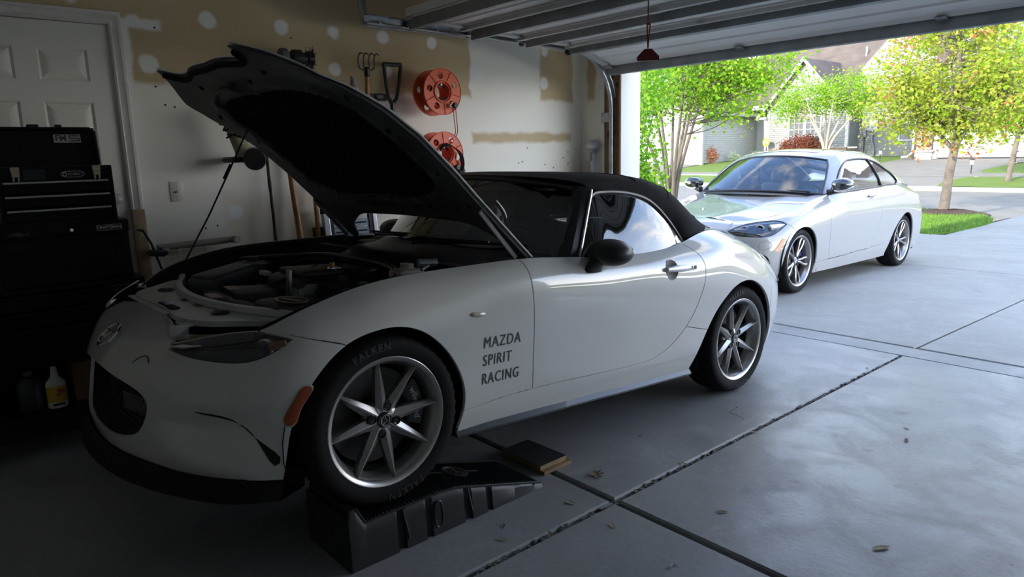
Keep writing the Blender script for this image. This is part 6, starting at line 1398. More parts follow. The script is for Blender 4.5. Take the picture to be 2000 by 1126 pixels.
# main body, recessed porch, front gable
siding('recess_wall', -25.15, -23.1, .75, 3.8, FR(43.2), h1, SID_SHADE); roof_slab('main_roof', [(-25.2, 42.3, 3.98), (-14.35, 42.3, 3.98), (-14.35, 51.5, 10.9), (-30.5, 51.5, 10.9), (-25.2, 44, 5.25)], h1, SHING)
b = B(); b.bx(-25.0, -23.2, 42.18, 42.32, 3.72, 3.98); b.bx(-25.0, -23.2, 42.1, 42.2, 3.86, 3.98); b.build('gutter', HTRIM, h1, 0)
b = B(); b.bx(-23.62, -23.44, 42.1, 42.28, .72, 3.75, bev=.02); b.build('porch_column', HTRIM, h1, 0)
b = B(); b.bx(-24.05, -23.15, 43.05, 43.2, .75, 2.95); dr = b.build('front_door', mat('door_grey_white', (.62, .63, .62), .4), h1, 0); b = B(); b.bx(-24.2, -24.05, 43.0, 43.2, .75, 3.05); b.bx(-23.15, -23.0, 43, 43.2, .75, 3.05); b.build('door_frame', HTRIM, dr, 0); b = B(); b.ball((-23.3, 43.0, 1.75), .05, 2); b.build('door_handle', SATIN, dr)
gx0, gx1, gy_ = -23.2, -18.35, 41.2
siding('siding_wall', gx0, gx1, 1.28, 3.55, FR(gy_), h1, SID); siding('gable_wall', 0, 0, 3.55, 6.2, FR(gy_), h1, SID, gable(-20.95, 2.5, 3.55, 6.3)); siding('side_wall', gy_, 43.3, 1.28, 3.6, Matrix.Translation((gx1, 0, 0)) @ RZ(90), h1, SID)
stb = B(); stb.bx(gx0 - .02, gx1 + .04, gy_ - .10, gy_ + .05, .60, 1.22, bev=.02); stb.bx(gx1 - .1, gx1 + .05, gy_, 42.6, .6, 1.22); sv = stb.build('stone_base', STONE, h1, 0); b = B(); b.bx(gx0 - .06, gx1 + .08, gy_ - .15, gy_ + .05, 1.22, 1.29, bev=.01); b.build('stone_cap', mat('stone_cap', (.38, .30, .25), .8), h1, 0)
for x in (gx0, gx1): b = B(); b.bx(x - .09, x + .09, gy_ - .05, gy_ + .1, 1.29, 3.55); b.build('corner_board', HTRIM, h1, 0)
roof_slab('gable_roof', [(-23.75, 40.8, 3.18), (-20.95, 40.8, 6.45), (-20.95, 48, 6.45), (-23.75, 45, 3.18)], h1, SHING); roof_slab('gable_roof', [(-18.15, 40.8, 3.18), (-18.15, 45, 3.18), (-20.95, 48, 6.45), (-20.95, 40.8, 6.45)], h1, mat('shaded_shingle', (.15, .115, .105), .9, var=(1.2, .35), bump=(6, .8, .05)))  # right slope: same shingle with its shade put into a darker colour
for s in (-1, 1):
    b = B(); x0 = -20.95 + s * 2.82; b.raw([(x0, 40.74, 3.0), (-20.95, 40.74, 6.27), (-20.95, 40.74, 6.50), (x0, 40.74, 3.23), (x0, 40.85, 3.0), (-20.95, 40.85, 6.27), (-20.95, 40.85, 6.50), (x0, 40.85, 3.23)], [(0, 1, 2, 3), (4, 5, 6, 7), (0, 1, 5, 4), (3, 2, 6, 7), (0, 3, 7, 4)]); b.build('rake_board', HTRIM, h1, 0)
b = B(); b.bx(-23.7, -23.2, 40.85, 41.2, 3.05, 3.2); b.build('eave_return', HTRIM, h1, 0)
house_window(h1, -21.78, -20.93, 1.62, 3.12, gy_ - .02, 3, 2); house_window(h1, -20.76, -19.91, 1.62, 3.12, gy_ - .02, 3, 2)
b = B(); b.tube([(-19.6, 46.0, 6.6), (-19.6, 46.0, 7.3)], .05, 8); b.build('roof_vent', HTRIM, h1)
# right hand wall of the pair, meter boxes
siding('siding_wall', gx1, -14.32, .72, 5.6, FR(42.6), h1, SID); siding('gable_wall', 0, 0, 5.6, 7.8, FR(42.6), h1, SID, gable(-16.3, 2.1, 5.6, 7.9))
house_window(h1, -16.0, -15.42, 1.62, 2.5, 42.58, 1, 1, 1); house_window(h1, -15.24, -14.66, 1.62, 2.5, 42.58, 1, 1, 1)
m1 = tag(empty('meter_box'), 'grey electric meter box with conduit on the far siding', 'meter'); MG = mat('meter_grey', (.42, .43, .44), .5)
b = B(); b.bx(-17.65, -17.2, 42.38, 42.56, 2.15, 2.75, bev=.02); b.build('box', MG, m1); b = B(); b.bx(-17.25, -16.95, 42.4, 42.56, 2.75, 3.2, bev=.02); b.cyl((0, 0, 0), .13, .1, 20, mx=T(-17.4, 42.36, 2.5) @ RX(90)); b.build('meter_dial', MG, m1); b = B(); b.tube(curve([(-17.45, 42.45, 2.15), (-17.45, 42.45, 1.5), (-17.35, 42.45, 1.2), (-17.35, 42.45, .7)], 4), .05, 8); b.build('conduit', mat('conduit_grey', (.28, .28, .28), .5), m1)
m2 = tag(empty('cable_box'), 'small dark cable box with a thin wire on the far siding', 'cable box'); b = B(); b.bx(-18.0, -17.8, 42.42, 42.56, 1.8, 2.2, bev=.02); b.build('box', mat('dark_box', (.2, .2, .2), .5), m2); b = B(); b.tube([(-17.9, 42.5, 1.8), (-17.93, 42.5, .7)], .018, 6); b.build('wire', BLACK, m2)
# second house: garage, pier, roof
h2 = tag(empty('house'), 'far house on the right with wide white garage door and stone pier', 'house')
garage_door(h2, -12.9, -8.0, .66, 2.85, 39.5, 8); siding('siding_wall', -14.2, -3, 3.02, 4.2, FR(39.6), h2, SID); siding('gable_wall', 0, 0, 4.2, 7.5, FR(39.6), h2, SID, gable(-9.5, 4.6, 4.2, 7.6)); siding('siding_wall', -7.7, -3, .6, 3.02, FR(39.6), h2, SID)
siding('side_wall', 39.6, 43, .6, 4.2, Matrix.Translation((-14.2, 0, 0)) @ Matrix.Scale(-1, 4, (1, 0, 0)) @ RZ(90), h2, SID)
pier = empty('stone_pier', parent=h2)
for r in range(6):
    for c in range(2):
        b = B(); w = .36; off = .12 if r % 2 else 0; x0 = -13.95 + c * w - off * (c == 1); b.bx(x0, x0 + (w + off if c == 0 and False else w - .015), 39.22, 39.58, 1.06 + r * .17, 1.06 + r * .17 + .155, bev=.02); b.build('stone', STONE, pier)
b = B(); b.bx(-14.08, -13.12, 39.14, 39.6, .92, 1.05, bev=.02); b.build('pier_cap', mat('slate_cap', (.36, .40, .46), .7, var=(8, .3)), pier); b = B(); b.bx(-14.0, -13.2, 39.2, 39.6, .55, .92, bev=.02); b.build('pier_base', mat('pier_base', (.50, .44, .37), .85, var=(6, .4)), pier)
b = B(); b.bx(-13.2, -13.02, 39.35, 39.6, .6, 4.1); b.build('corner_board', HTRIM, h2, 0); b = B(); b.tube([(-14.15, 39.4, 4.0), (-14.15, 39.4, .95), (-14.3, 39.1, .72), (-14.5, 38.9, .70)], .06, 8); b.build('downspout', HTRIM, h2)
roof_slab('main_roof', [(-14.3, 39.0, 4.35), (-9.5, 39.0, 7.85), (-9.5, 52, 7.85), (-14.3, 52, 4.35)], h2, SHING); roof_slab('main_roof', [(-4.2, 39.0, 4.0), (-4.2, 52, 4.0), (-9.5, 52, 7.85), (-9.5, 39.0, 7.85)], h2, SHING); roof_slab('main_roof', [(-12, 43, 6.2), (12, 43, 6.2), (12, 52, 11), (-12, 52, 11)], h2, SHING)
siding('siding_wall', -3, 12, .6, 6.2, FR(43), h2, SID)
# things on the far lawns
def path_light(x, y, label):
    t = tag(empty('path_light', (x, y, zf(y))), label, 'path light', 'path lights by the far drive'); b = B(); b.tube([(0, 0, 0), (0, 0, .38)], .018, 8); b.build('stake', SATIN, t); b = B(); b.lathe([(1e-4, .36), (.06, .38), (.075, .56), (.06, .57), (1e-4, .57)], 12); b.build('lamp_glass', mat('lamp_frost', (.7, .68, .6), .4), t); b = B(); b.lathe([(1e-4, .62), (.11, .575), (.11, .56), (1e-4, .56)], 12); b.build('lamp_cap', SATIN, t)
path_light(-9.62, 33.1, 'black garden path light at the tip of the far right lawn'); path_light(-8.95, 36.4, 'black garden path light behind the slim street tree'); path_light(-15.25, 38.2, 'pale path light on the lawn left of the far drive')
y_ = tag(empty('yard_sign', (-22.95, 40.6, zf(40.6))), 'small yellow sign on a stake beside the porch column', 'sign'); b = B(); b.tube([(0, 0, 0), (0, 0, .9)], .02, 6); b.build('stake', SATIN, y_); b = B(T(0, -.03, 1.05) @ RX(90)); b.prism([(.24 * math.cos(a), .27 * math.sin(a)) for a in np.linspace(PI / 8, 2 * PI + PI / 8, 9)[:-1]], .02); b.build('sign_plate', mat('sign_yellow', (.75, .50, .05), .5), y_, 0); b = B(); b.bx(-.11, .11, -.056, -.05, 1.0, 1.12); b.build('sign_mark', mat('sign_white', (.85, .85, .8), .5), y_, 0)
# ================================================================ overhead garage door, lifted
gdoor = tag(empty('overhead_garage_door', (-1.51, 3.5, 2.2)), 'white steel sectional garage door rolled up under the ceiling with metal struts', 'garage door')
GD = gdoor.location.copy(); gi = T(-GD.x, -GD.y, -GD.z)
GSKIN = mat('door_skin_white', (.82, .82, .80), .5, var=(3, .06)); GSTRUT = mat('strut_steel', (.40, .42, .42), .45, .75, var=(5, .25), rvar=.6); GHAT = mat('stile_steel', (.60, .60, .58), .5, .3, var=(6, .15))
def sect(p0, p1):
    """one section between two (y, z) hinge lines: skin with two shallow ribs, stiles at its ends"""
    d = Vector((0, p1[0] - p0[0], p1[1] - p0[1])); L = d.length; d.normalize(); n = Vector((1, 0, 0)).cross(d)
    if n.z > 0: n = -n
    mx = gi @ frame((1, 0, 0), d, n, (0, p0[0], p0[1])); b = B(mx); x0, x1 = -3.975, .955
    prof = [(.004, 0), (.02, .012), (.05, .012), (.06, 0), (L * .33, 0), (L * .35, .010), (L * .40, .010), (L * .42, 0), (L * .62, 0), (L * .64, .010), (L * .69, .010), (L * .71, 0), (L - .06, 0), (L - .05, .012), (L - .02, .012), (L - .004, 0), (L - .004, -.045), (.004, -.045)]
    b.grid([[(x, y, z) for y, z in prof] for x in (x0, x1)], closed_v=True); o = b.build('door_section', GSKIN, gdoor, 20)
    for x in (x0 + .03, x1 - .03):
        b = B(mx); b.bx(x - .03, x + .03, .01, L - .01, .0, .022, bev=.004); b.build('stile', GHAT, o, 0)
    return mx, L
hz = [(2.57, 2.252), (3.055, 2.230), (3.555, 2.208), (4.05, 2.196), (4.495, 2.058)]
def strut(mx, y, h=.062, m=None, x0=-3.972, x1=.95):
    b = B(mx); q = .0025
    b.grid([[(x, y - .032, 0), (x, y - .032, q + .004), (x, y - .012, q + .004), (x, y - .012, h), (x, y + .016, h), (x, y + .016, h - .014)] for x in (x0, x1)])
    b.grid([[(x, y - .012 + q, .004), (x, y - .012 + q, h - q), (x, y + .016 - q, h - q)] for x in (x0, x1)]); return b.build('strut', m or GSTRUT, gdoor, 0)
ms = []
for k in range(4):
    mx, L = sect(hz[k], hz[k + 1]); ms.append((mx, L))
    strut(mx, (.040, .054, .056, .045)[k], (.078, .082, .072, .066)[k]); 
    if k < 3: strut(mx, L - .035, .036, GHAT)
    for x in (-3.93, -2.75, -1.51, -.27, .91):
        b = B(mx); b.bx(x - .03, x + .03, L - .06, L + .05, .020, .026, bev=.002); b.cyl((0, 0, 0), .008, .07, 8, mx=T(x, L, .026) @ RY(90)); b.build('hinge', STEEL, gdoor, 30)
    b = B(mx); b.tube([(-4.05, .07, .03), (-3.90, .07, .03)], .006, 6); b.build('roller_stem', STEEL, gdoor); b = B(mx); b.cyl((0, 0, 0), .022, .018, 14, mx=T(-4.045, .07, .03) @ RY(90)); b.build('roller', BLACK, gdoor)
mx, L = ms[3]; b = B(mx); b.bx(-3.975, .955, L - .006, L + .018, -.03, .078, bev=.004); b.build('bottom_rail', GSTRUT, gdoor, 0)
b = B(mx); b.tube([(-3.975, L + .025, -.01), (.955, L + .025, -.01)], .016, 8); b.build('bottom_seal', RUBBER, gdoor)
b = B(ms[3][0]); b.bx(-3.90, -3.62, .0, .001, 0, .001); b.bx(-3.80, -3.45, .0625, .0632, .03, .062)
b.build('maker_label', mat('label_grey', (.62, .62, .60), .5), gdoor, 0)
# left track: horizontal run, bend, vertical run; hanger strap at the back
trk = tag(empty('door_track'), 'galvanized left garage door track with bend and perforated hanger', 'track'); 
path = [(2.33, 2.219), (3.6, 2.206), (4.15, 2.190)] + [(4.15 + .46 * math.sin(a), 1.725 + .46 * math.cos(a)) for a in np.linspace(.15, PI / 2, 10)] + [(4.61, 1.4), (4.61, .02)]
P = [Vector((-4.05 + .03 * max(0, min(1, (y - 4.1) / .4)), y, z)) for y, z in path]; rows = []
for i, p in enumerate(P):
    d = (P[min(i + 1, len(P) - 1)] - P[max(i - 1, 0)]).normalized(); n = Vector((1, 0, 0)).cross(d)
    rows.append([tuple(p + Vector((x, 0, 0)) + n * h) for x, h in ((.022, -.022), (.022, -.030), (-.012, -.030), (-.018, -.022), (-.018, .022), (-.012, .030), (.022, .030), (.022, .022))])
b = B(); b.grid(rows); b.build('rail', STEEL, trk, 40)
b = B(); b.bx(-4.10, -4.072, 2.36, 4.0, 2.181, 2.184); b.bx(-4.10, -4.097, 2.36, 4.0, 2.184, 2.245); b.build('back_angle', STEEL, trk, 0)
def strap(pts, name):
    a, c = Vector(pts[0]), Vector(pts[1]); d = (c - a).normalized(); s = Vector((0, 1, 0)); n = d.cross(s).normalized(); s = n.cross(d); mx = frame(s, d, n, a); L = (c - a).length
    b = B(mx); b.bx(-.016, .016, 0, L, 0, .002); b.bx(-.016, -.014, 0, L, -.02, .002); o = b.build(name, STEEL, trk, 0)
    b = B(mx)
    for k in range(int(L / .03)): b.cyl((0, .02 + k * .03, .0022), .005, .001, 8)
    h = b.build('strap_hole', LINER, o, 0); h['kind'] = 'stuff'
strap([(-4.08, 2.335, 2.19), (-4.08, 2.265, CEIL)], 'hanger_strap'); strap([(-4.08, 2.345, 2.19), (-4.2, 2.40, CEIL)], 'hanger_strap')
for y in (2.42, 2.86, 3.3, 3.75): b = B(); b.cyl((0, 0, 0), .010, .008, 6, mx=T(-4.028, y, 2.20) @ RY(90)); b.build('bolt', STEEL, trk, 0)
b = B(); b.bx(-4.14, -4.05, 4.60, 4.64, 1.62, 1.70, bev=.004); b.bx(-4.14, -4.05, 4.60, 4.64, .9, .98, bev=.004); b.build('jamb_bracket', STEEL, trk, 0)
cord = tag(empty('release_cord', (-1.545, 1.95, 1.67)), 'dark red emergency release cord with handle hanging from above', 'cord'); RED = mat('dark_red_plastic', (.16, .008, .014), .4)
b = B(); b.tube([(0, 0, .04), (.004, .006, .12)], .0022, 6); b.tube([(0, 0, .04), (-.005, 0, .12)], .0022, 6); b.tube([(0, 0, .115), (0, .0, .89)], .0022, 6); b.ball((0, 0, .118), .006, 1); b.build('string', mat('red_string', (.26, .03, .035), .8), cord)
b = B(RZ(48)); b.prism([(-.036, 0), (.036, 0), (.036, .014), (.012, .038), (-.012, .038), (-.036, .014)], .016, T(0, .008, 0) @ RX(90)); b.build('pull_handle', RED, cord, 0)
# ================================================================ tool chests by the door
BLK = mat('chest_black', (.006, .006, .007), .5, spec=.25); SLAB = mat('drawer_black', (.005, .005, .006), .5, spec=.25); PULL = mat('drawer_pull', (.72, .72, .70), .5, .3); PRN = mat('print_silver', (.75, .75, .72), .5); PRND = mat('print_grey', (.22, .22, .21), .5)
FACE = lambda y, z, x: frame((0, 1, 0), (0, 0, 1), (1, 0, 0), (x, y, z))
XK = -3.90
kb = tag(empty('tool_chest', (-4.02, .56, 1.106)), 'small black tool chest with open lid and three silver-edged drawers, topmost of the stack', 'tool chest'); li = T(4.02, -.56, -1.106)
b = B(li); b.bx(-4.13, XK - .006, .325, .340, 1.106, 1.372); b.bx(-4.13, XK - .006, .772, .787, 1.106, 1.372); b.bx(-4.13, -4.12, .325, .787, 1.106, 1.372); b.bx(-4.13, XK, .325, .787, 1.106, 1.12); b.bx(-4.13, XK - .01, .34, .772, 1.305, 1.312); b.bx(XK - .012, XK, .325, .787, 1.308, 1.372, bev=.003); b.build('body', BLK, kb, 0)
b = B(li); b.bx(XK - .01, XK + .004, .775, .789, 1.106, 1.372, bev=.003); b.bx(XK - .01, XK + .004, .323, .337, 1.106, 1.372, bev=.003); b.build('front_rail', BLK, kb, 0)
b = B(li @ T(-4.125, .556, 1.374) @ RY(-8)); b.bx(-.03, .0, -.225, .225, .0, .185); b.bx(.0, .035, -.225, -.215, .0, .185); b.bx(.0, .035, .215, .225, .0, .165); b.bx(0, .035, -.225, .205, .172, .185, bev=.006); lid = b.build('lid', BLK, kb, 0)
for y, w in ((.0, .05), (.105, .03)): b = B(li @ T(-4.125, .52 + y, 1.374) @ RY(-8)); b.bx(.005, .03, -w / 2, w / 2, .178, .198, bev=.005); b.build('lid_catch', SATIN, lid, 0)
b = B(li @ T(-4.118, .655, 1.505) @ RY(-8) @ frame((0, 1, 0), (0, 0, 1), (1, 0, 0))); b.box((0, 0, 0), (.115, .040, .001)); b.build('emblem_plate', mat('emblem_silver', (.45, .45, .44), .5), lid, 0)
text('emblem_letters', 'FM', .040, mat('emblem_dark', (.05, .05, .05), .5), li @ T(-4.1165, .628, 1.506) @ RY(-8) @ frame((0, 1, 0), (0, 0, 1), (1, 0, 0)), lid, bold=.001)
b = B(li @ T(-4.1165, .685, 1.506) @ RY(-8) @ frame((0, 1, 0), (0, 0, 1), (1, 0, 0)))
for z in (.012, .0, -.012): b.box((0, z, 0), (.045, .006, .001))
b.box((-.02, .006, 0), (.006, .014, .001)); b.box((.02, -.006, 0), (.006, .014, .001)); b.build('emblem_five', MATS['emblem_dark'], lid, 0)
for z in (1.252, 1.188, 1.124):
    b = B(li); b.bx(XK - .2, XK + .002, .342, .770, z, z + .056, bev=.002); d = b.build('drawer', SLAB, kb, 0); b = B(li); b.bx(XK + .001, XK + .014, .345, .767, z + .044, z + .053, bev=.003); b.build('drawer_pull', PULL, d, 0)
for y in (.398, .722):
    b = B(li); b.bx(XK, XK + .010, y - .018, y + .018, 1.345, 1.372, bev=.003); b.bx(XK + .002, XK + .016, y - .016, y + .016, 1.326, 1.35, bev=.003); b.bx(XK + .002, XK + .012, y - .013, y - .006, 1.308, 1.33); b.bx(XK + .002, XK + .012, y + .006, y + .013, 1.308, 1.33); b.build('latch', mat('latch_brass', (.50, .44, .30), .3, .9), kb, 0)
b = B(FACE(.455, 1.338, XK + .0008) if False else li @ FACE(.470, 1.336, XK + .001)); b.box((0, 0, 0), (.085, .05, .0008)); b.build('price_sticker', mat('sticker_navy', (.02, .022, .035), .4), kb, 0)
b = B(li @ FACE(.623, 1.334, XK + .001)); b.tube([(.048 * math.copysign(abs(math.cos(t)) ** .6, math.cos(t)), .014 * math.sin(t), 0) for t in np.linspace(0, 2 * PI, 25)[:-1]], .0012, 4, closed=True); b.tube([(-.033 + .008 * math.cos(t), .008 * math.sin(t), 0) for t in np.linspace(0, 2 * PI, 13)[:-1]], .002, 4, closed=True); b.build('maker_badge', PRN, kb, 0)
text('maker_lettering', 'KOBALT', .017, PRN, li @ FACE(.635, 1.334, XK + .0015), kb)
cf = tag(empty('tool_chest', (-4.05, .56, .815)), 'wide black tool chest with silver maker plate and round lock, middle of the stack', 'tool chest'); li = T(4.05, -.56, -.815); XC = -3.90
b = B(li); b.bx(-4.22, XC - .004, .275, .830, .815, 1.104, bev=.006); b.bx(-4.22, XC + .004, .272, .833, 1.045, 1.106, bev=.008); b.build('body', BLK, cf, 0)
for z, h in ((.985, .052), (.925, .052), (.825, .092)): b = B(li); b.bx(XC - .01, XC + .002, .292, .812, z, z + h, bev=.003); d = b.build('drawer', SLAB, cf, 0); b = B(li); b.bx(XC, XC + .012, .30, .805, z + h - .012, z + h - .003, bev=.003); b.build('drawer_pull', BLK, d, 0)
def plate(li, y, z, x, w, par, dim=False):
    m = PRND if dim else PRN; b = B(li @ FACE(y, z, x + .001)); b.box((0, .0125, 0), (w, .0018, .001)); b.box((0, -.0125, 0), (w, .0018, .001)); b.box((-w / 2, 0, 0), (.0018, .026, .001)); b.box((w / 2, 0, 0), (.0018, .026, .001)); b.build('plate_border', m, par, 0)
    text('maker_lettering', 'CRAFTSMAN', .0185, m, li @ FACE(y, z, x + .0015), par, bold=.0006)
plate(li, .745, 1.072, XC + .004, .108, cf)
b = B(li @ FACE(.585, 1.072, XC + .004)); b.lathe([(1e-4, .006), (.007, .006), (.010, .003), (.011, 0)], 18); b.build('lock', CHROME, cf)
b = B(li @ FACE(.375, 1.068, XC + .005)); b.prism([(-.045, .006), (-.015, .004), (.015, .004), (.045, .006), (.042, -.008), (.018, -.006), (0, -.012), (-.018, -.006), (-.042, -.008)], .0008); b.build('flag_sticker', mat('flag_blue', (.03, .04, .10), .5), cf, 0)
text('flag_lettering', 'USA', .020, mat('flag_red', (.22, .06, .05), .5), li @ FACE(.372, 1.068, XC + .0065), cf, bold=.0012)
cb = tag(empty('tool_cabinet', (-4.06, .52, .0)), 'big black rolling tool cabinet with an open lower shelf, bottom of the stack', 'tool cabinet'); li = T(4.06, -.52, 0); XB = -3.88
b = B(li); b.bx(-4.33, XB, .05, .870, .795, .815, bev=.004); b.bx(-4.33, XB - .004, .05, .07, .10, .80); b.bx(-4.33, XB - .004, .85, .870, .10, .80); b.bx(-4.33, -4.32, .05, .87, .10, .8); b.bx(-4.33, XB, .05, .87, .19, .215, bev=.004); b.bx(-4.33, XB - .01, .05, .87, .46, .48); b.bx(-4.30, XB - .03, .07, .85, .09, .19, bev=.01); b.build('body', BLK, cb, 0)
for z, h in ((.715, .07), (.635, .07), (.485, .14)): b = B(li); b.bx(XB - .3, XB + .002, .075, .845, z, z + h, bev=.003); d = b.build('drawer', SLAB, cb, 0); b = B(li); b.bx(XB, XB + .014, .085, .835, z + h - .014, z + h - .004, bev=.003); b.build('drawer_pull', BLK, d, 0)
plate(li, .770, .775, XB + .002, .115, cb, True)
for y in (.12, .80):
    for x in (-4.25, -3.96): b = B(li @ T(x, y, .045) @ RY(90)); b.lathe([(1e-4, -.018), (.04, -.018), (.045, -.01), (.045, .01), (.04, .018), (1e-4, .018)], 18); b.build('caster', RUBBER, cb); b = B(li); b.bx(x - .02, x + .02, y - .02, y + .02, .06, .095); b.build('caster_fork', STEEL, cb, 0)
# bottles on the open shelf
def bottle(loc, label, m, prof, cat='bottle', cap=None, lab=None):
    t = tag(empty('oil_bottle', loc), label, cat); b = B(); b.lathe(prof, 24, mx=Matrix.Diagonal((.72, 1, 1, 1))); b.build('bottle_body', m, t, 50)
    if cap: b = B(); b.lathe(cap[0], 18); b.build('cap', cap[1], t, 40)
    if lab:
        z0, z1, m2 = lab; b = B(); b.grid([[(r[0] * .72 * 1.012 * math.cos(a), r[0] * 1.012 * math.sin(a), z) for z in (z0, z1)] for a in np.linspace(-1.5, 1.5, 14) for r in [[prof[2][0]]]]); b.build('bottle_label', m2, t, 60)
    return t
bp = [(1e-4, 0), (.040, 0), (.043, .008), (.043, .115), (.040, .128), (.020, .150), (.017, .160), (.012, .203), (1e-4, .205)]
g1 = bottle((-3.94, .432, .216), 'white plastic oil bottle with yellow label and pointed spout on the cabinet shelf', mat('bottle_white', (.72, .72, .72), .35), bp, lab=(.03, .108, mat('label_yellow', (.62, .40, .02), .45)))
b = B(); b.box((.0325, .014, .085), (.001, .03, .020)); b.box((.0325, .004, .066), (.001, .02, .008)); b.build('label_emblem', mat('label_red', (.5, .05, .05), .5), g1, 0); b = B(); b.box((.0325, .0, .020), (.001, .05, .012)); b.build('label_strip', mat('label_black', (.04, .03, .03), .5), g1, 0)
bottle((-3.98, .330, .216), 'dark jug with a grey cap beside the white oil bottle', mat('jug_dark', (.03, .03, .034), .4), [(1e-4, 0), (.055, 0), (.058, .01), (.058, .13), (.045, .16), (.025, .175), (1e-4, .176)], 'jug', ([(.02, .17), (.022, .172), (.022, .195), (1e-4, .197)], mat('cap_grey', (.12, .12, .12), .5)))
g3 = tag(empty('parts_carton', (-4.10, .66, .216)), 'flat cardboard carton at the right end of the cabinet shelf', 'box'); b = B(); b.bx(-.14, .14, -.15, .15, 0, .20, bev=.004); b.build('carton', mat('cardboard', (.20, .14, .085), .85), g3, 0); b = B(); b.bx(-.14, .141, -.03, .03, .2, .2015); b.build('tape', mat('tape_brown', (.25, .18, .10), .3), g3, 0)
bd = tag(empty('chest_side_strip', (-4.20, .845, .82)), 'narrow added strip for the brown-lit side of the tool chest beside the door casing', 'board'); b = B(); b.bx(-.10, .16, -.012, .012, 0, .28, bev=.004); b.build('panel', mat('brown_lit_side', (.20, .09, .04), .7, var=(8, .5)), bd, 0)  # added strip standing in for the chest side, its brown light in the colour
# ================================================================ wall switch and tools on the wall
sw = tag(empty('light_switch', (WX, 1.218, 1.208)), 'almond wall switch plate with a toggle below the drywall patch', 'light switch'); b = B(); b.bx(0, .006, -.036, .036, -.058, .058, bev=.0035); b.build('plate', mat('almond', (.66, .63, .55), .4), sw, 30); b = B(RY(20)); b.bx(.004, .022, -.005, .005, -.004, .010, bev=.002); b.build('toggle', MATS['almond'], sw, 0)
for z in (.03, -.03): b = B(); b.cyl((0, 0, 0), .0035, .002, 8, mx=T(.0065, 0, z) @ RY(90)); b.build('screw', STEEL, sw, 0)
fk = tag(empty('hand_cultivator', (-4.30, 2.46, 1.3)), 'wooden handled four-tine cultivator hung with its hooks upward', 'garden tool')
b = B(); b.tube([(0, .0, .625), (0, -.006, .47), (.0, -.012, .1)], [.014, .0165, .0165], 10); b.build('handle', HANDLE, fk)
b = B(); b.lathe([(.012, .60), (.018, .61), (.017, .66), (.008, .67)], 12); b.tube(curve([(0, -.058, .68), (0, -.045, .655), (0, 0, .650), (0, .045, .655), (0, .06, .68)], 4), .005, 6)
for y in (-.058, -.02, .02, .06): b.tube(curve([(0, y * .9, .655), (.0, y, .68), (.004, y + .001, .735), (.012, y + .012, .755), (.02, y + .028, .745)], 4), [.005] * 13 + [.005, .0045, .004, .003], 6)
b.build('tines', SATIN, fk)
sh = tag(empty('d_handle_shovel', (-4.30, 2.65, 1.1)), 'black D-handle shovel hung upside down between cultivator and orange reels', 'garden tool')
b = B(); b.tube([(0, -.058, .895), (0, .078, .898)], .014, 8); b.tube([(0, -.058, .90), (0, -.046, .75), (0, -.034, .672), (0, -.005, .63)], [.013, .012, .013, .016], 8); b.tube([(0, .078, .90), (0, .055, .77), (0, .030, .672), (0, -.005, .63)], [.013, .012, .013, .016], 8); b.build('grip', BLACK, sh)
b = B(); b.tube([(0, -.005, .64), (0, -.03, .1)], [.017, .015], 10); b.build('shaft', SATIN, sh); b = B(); b.lathe([(.018, -.01), (.021, -.004), (.021, .004), (.018, .01)], 14, T(0, -.012, .56)); b.tube([(0, .008, .56), (.0, .02, .57)], .003, 5); b.build('collar', STEEL, sh)
rk_ = tag(empty('tool_rail', (-4.40, 2.3, 1.785)), 'black tool hanging rail fixed to the drywall', 'rail'); b = B(); b.bx(-.018, .012, -.42, .36, -.024, .024, bev=.006); b.build('rail', BLACK, rk_, 0)
for y in (-.30, -.1, .12, .30): b = B(); b.bx(.012, .022, y - .035, y + .035, -.013, .015, bev=.004); b.build('clip', SATIN, rk_, 0)
tt = tag(empty('worn_tool_handle', (-4.30, 2.36, 1.5)), 'weathered grey wooden handle end with a steel cap left of the cultivator', 'tool handle'); b = B(); b.tube([(0, .0, .05), (0, .0, .30), (0, -.006, .36), (0, -.012, .405)], [.022, .024, .022, .010], 9); b.build('handle', mat('weathered_wood', (.34, .31, .27), .9, var=(14, .5), bump=(30, .6)), tt); b = B(); b.lathe([(.026, .30), (.027, .305), (.027, .325), (.026, .33)], 12); b.build('cap', STEEL, tt)
ed = tag(empty('rotary_brush', (-4.24, 1.99, 1.985)), 'black rotary brush head with bristles hung high above the bonnet', 'tool'); b = B(RX(-90)); b.lathe([(1e-4, -.075), (.045, -.075), (.05, -.065), (.05, -.02), (.035, -.01), (.035, .015), (.046, .02), (.046, .055), (1e-4, .06)], 18); b.build('motor_drum', BLACK, ed, 30)
b = B(); rq = random.Random(2)
for k in range(70): a = rq.uniform(0, 2 * PI); y = rq.uniform(.02, .06); l = rq.uniform(.065, .082); b.tube([(.04 * math.cos(a), y, .04 * math.sin(a)), (l * math.cos(a), y + rq.uniform(-.006, .006), l * math.sin(a))], .0018, 3)
o = b.build('bristles', BLACK, ed, 0, weld=False); o['kind'] = 'stuff'; b = B(); b.tube([(0, .05, -.04), (-.02, .055, -.5)], .010, 8); b.build('shaft', SATIN, ed); b = B(RX(-90)); b.lathe([(1e-4, -.02), (.05, -.02), (.055, 0), (.05, .02), (1e-4, .02)], 18, T(0, -.0, -.13)); b.build('guard', mat('guard_grey', (.10, .10, .10), .6), ed)
tm = tag(empty('leaf_blower', (-4.24, 1.52, 1.5)), 'olive tube blower with coiled black cord and black end cap hung left of the bonnet', 'blower'); OL = mat('olive_plastic', (.30, .275, .16), .55, var=(6, .3))
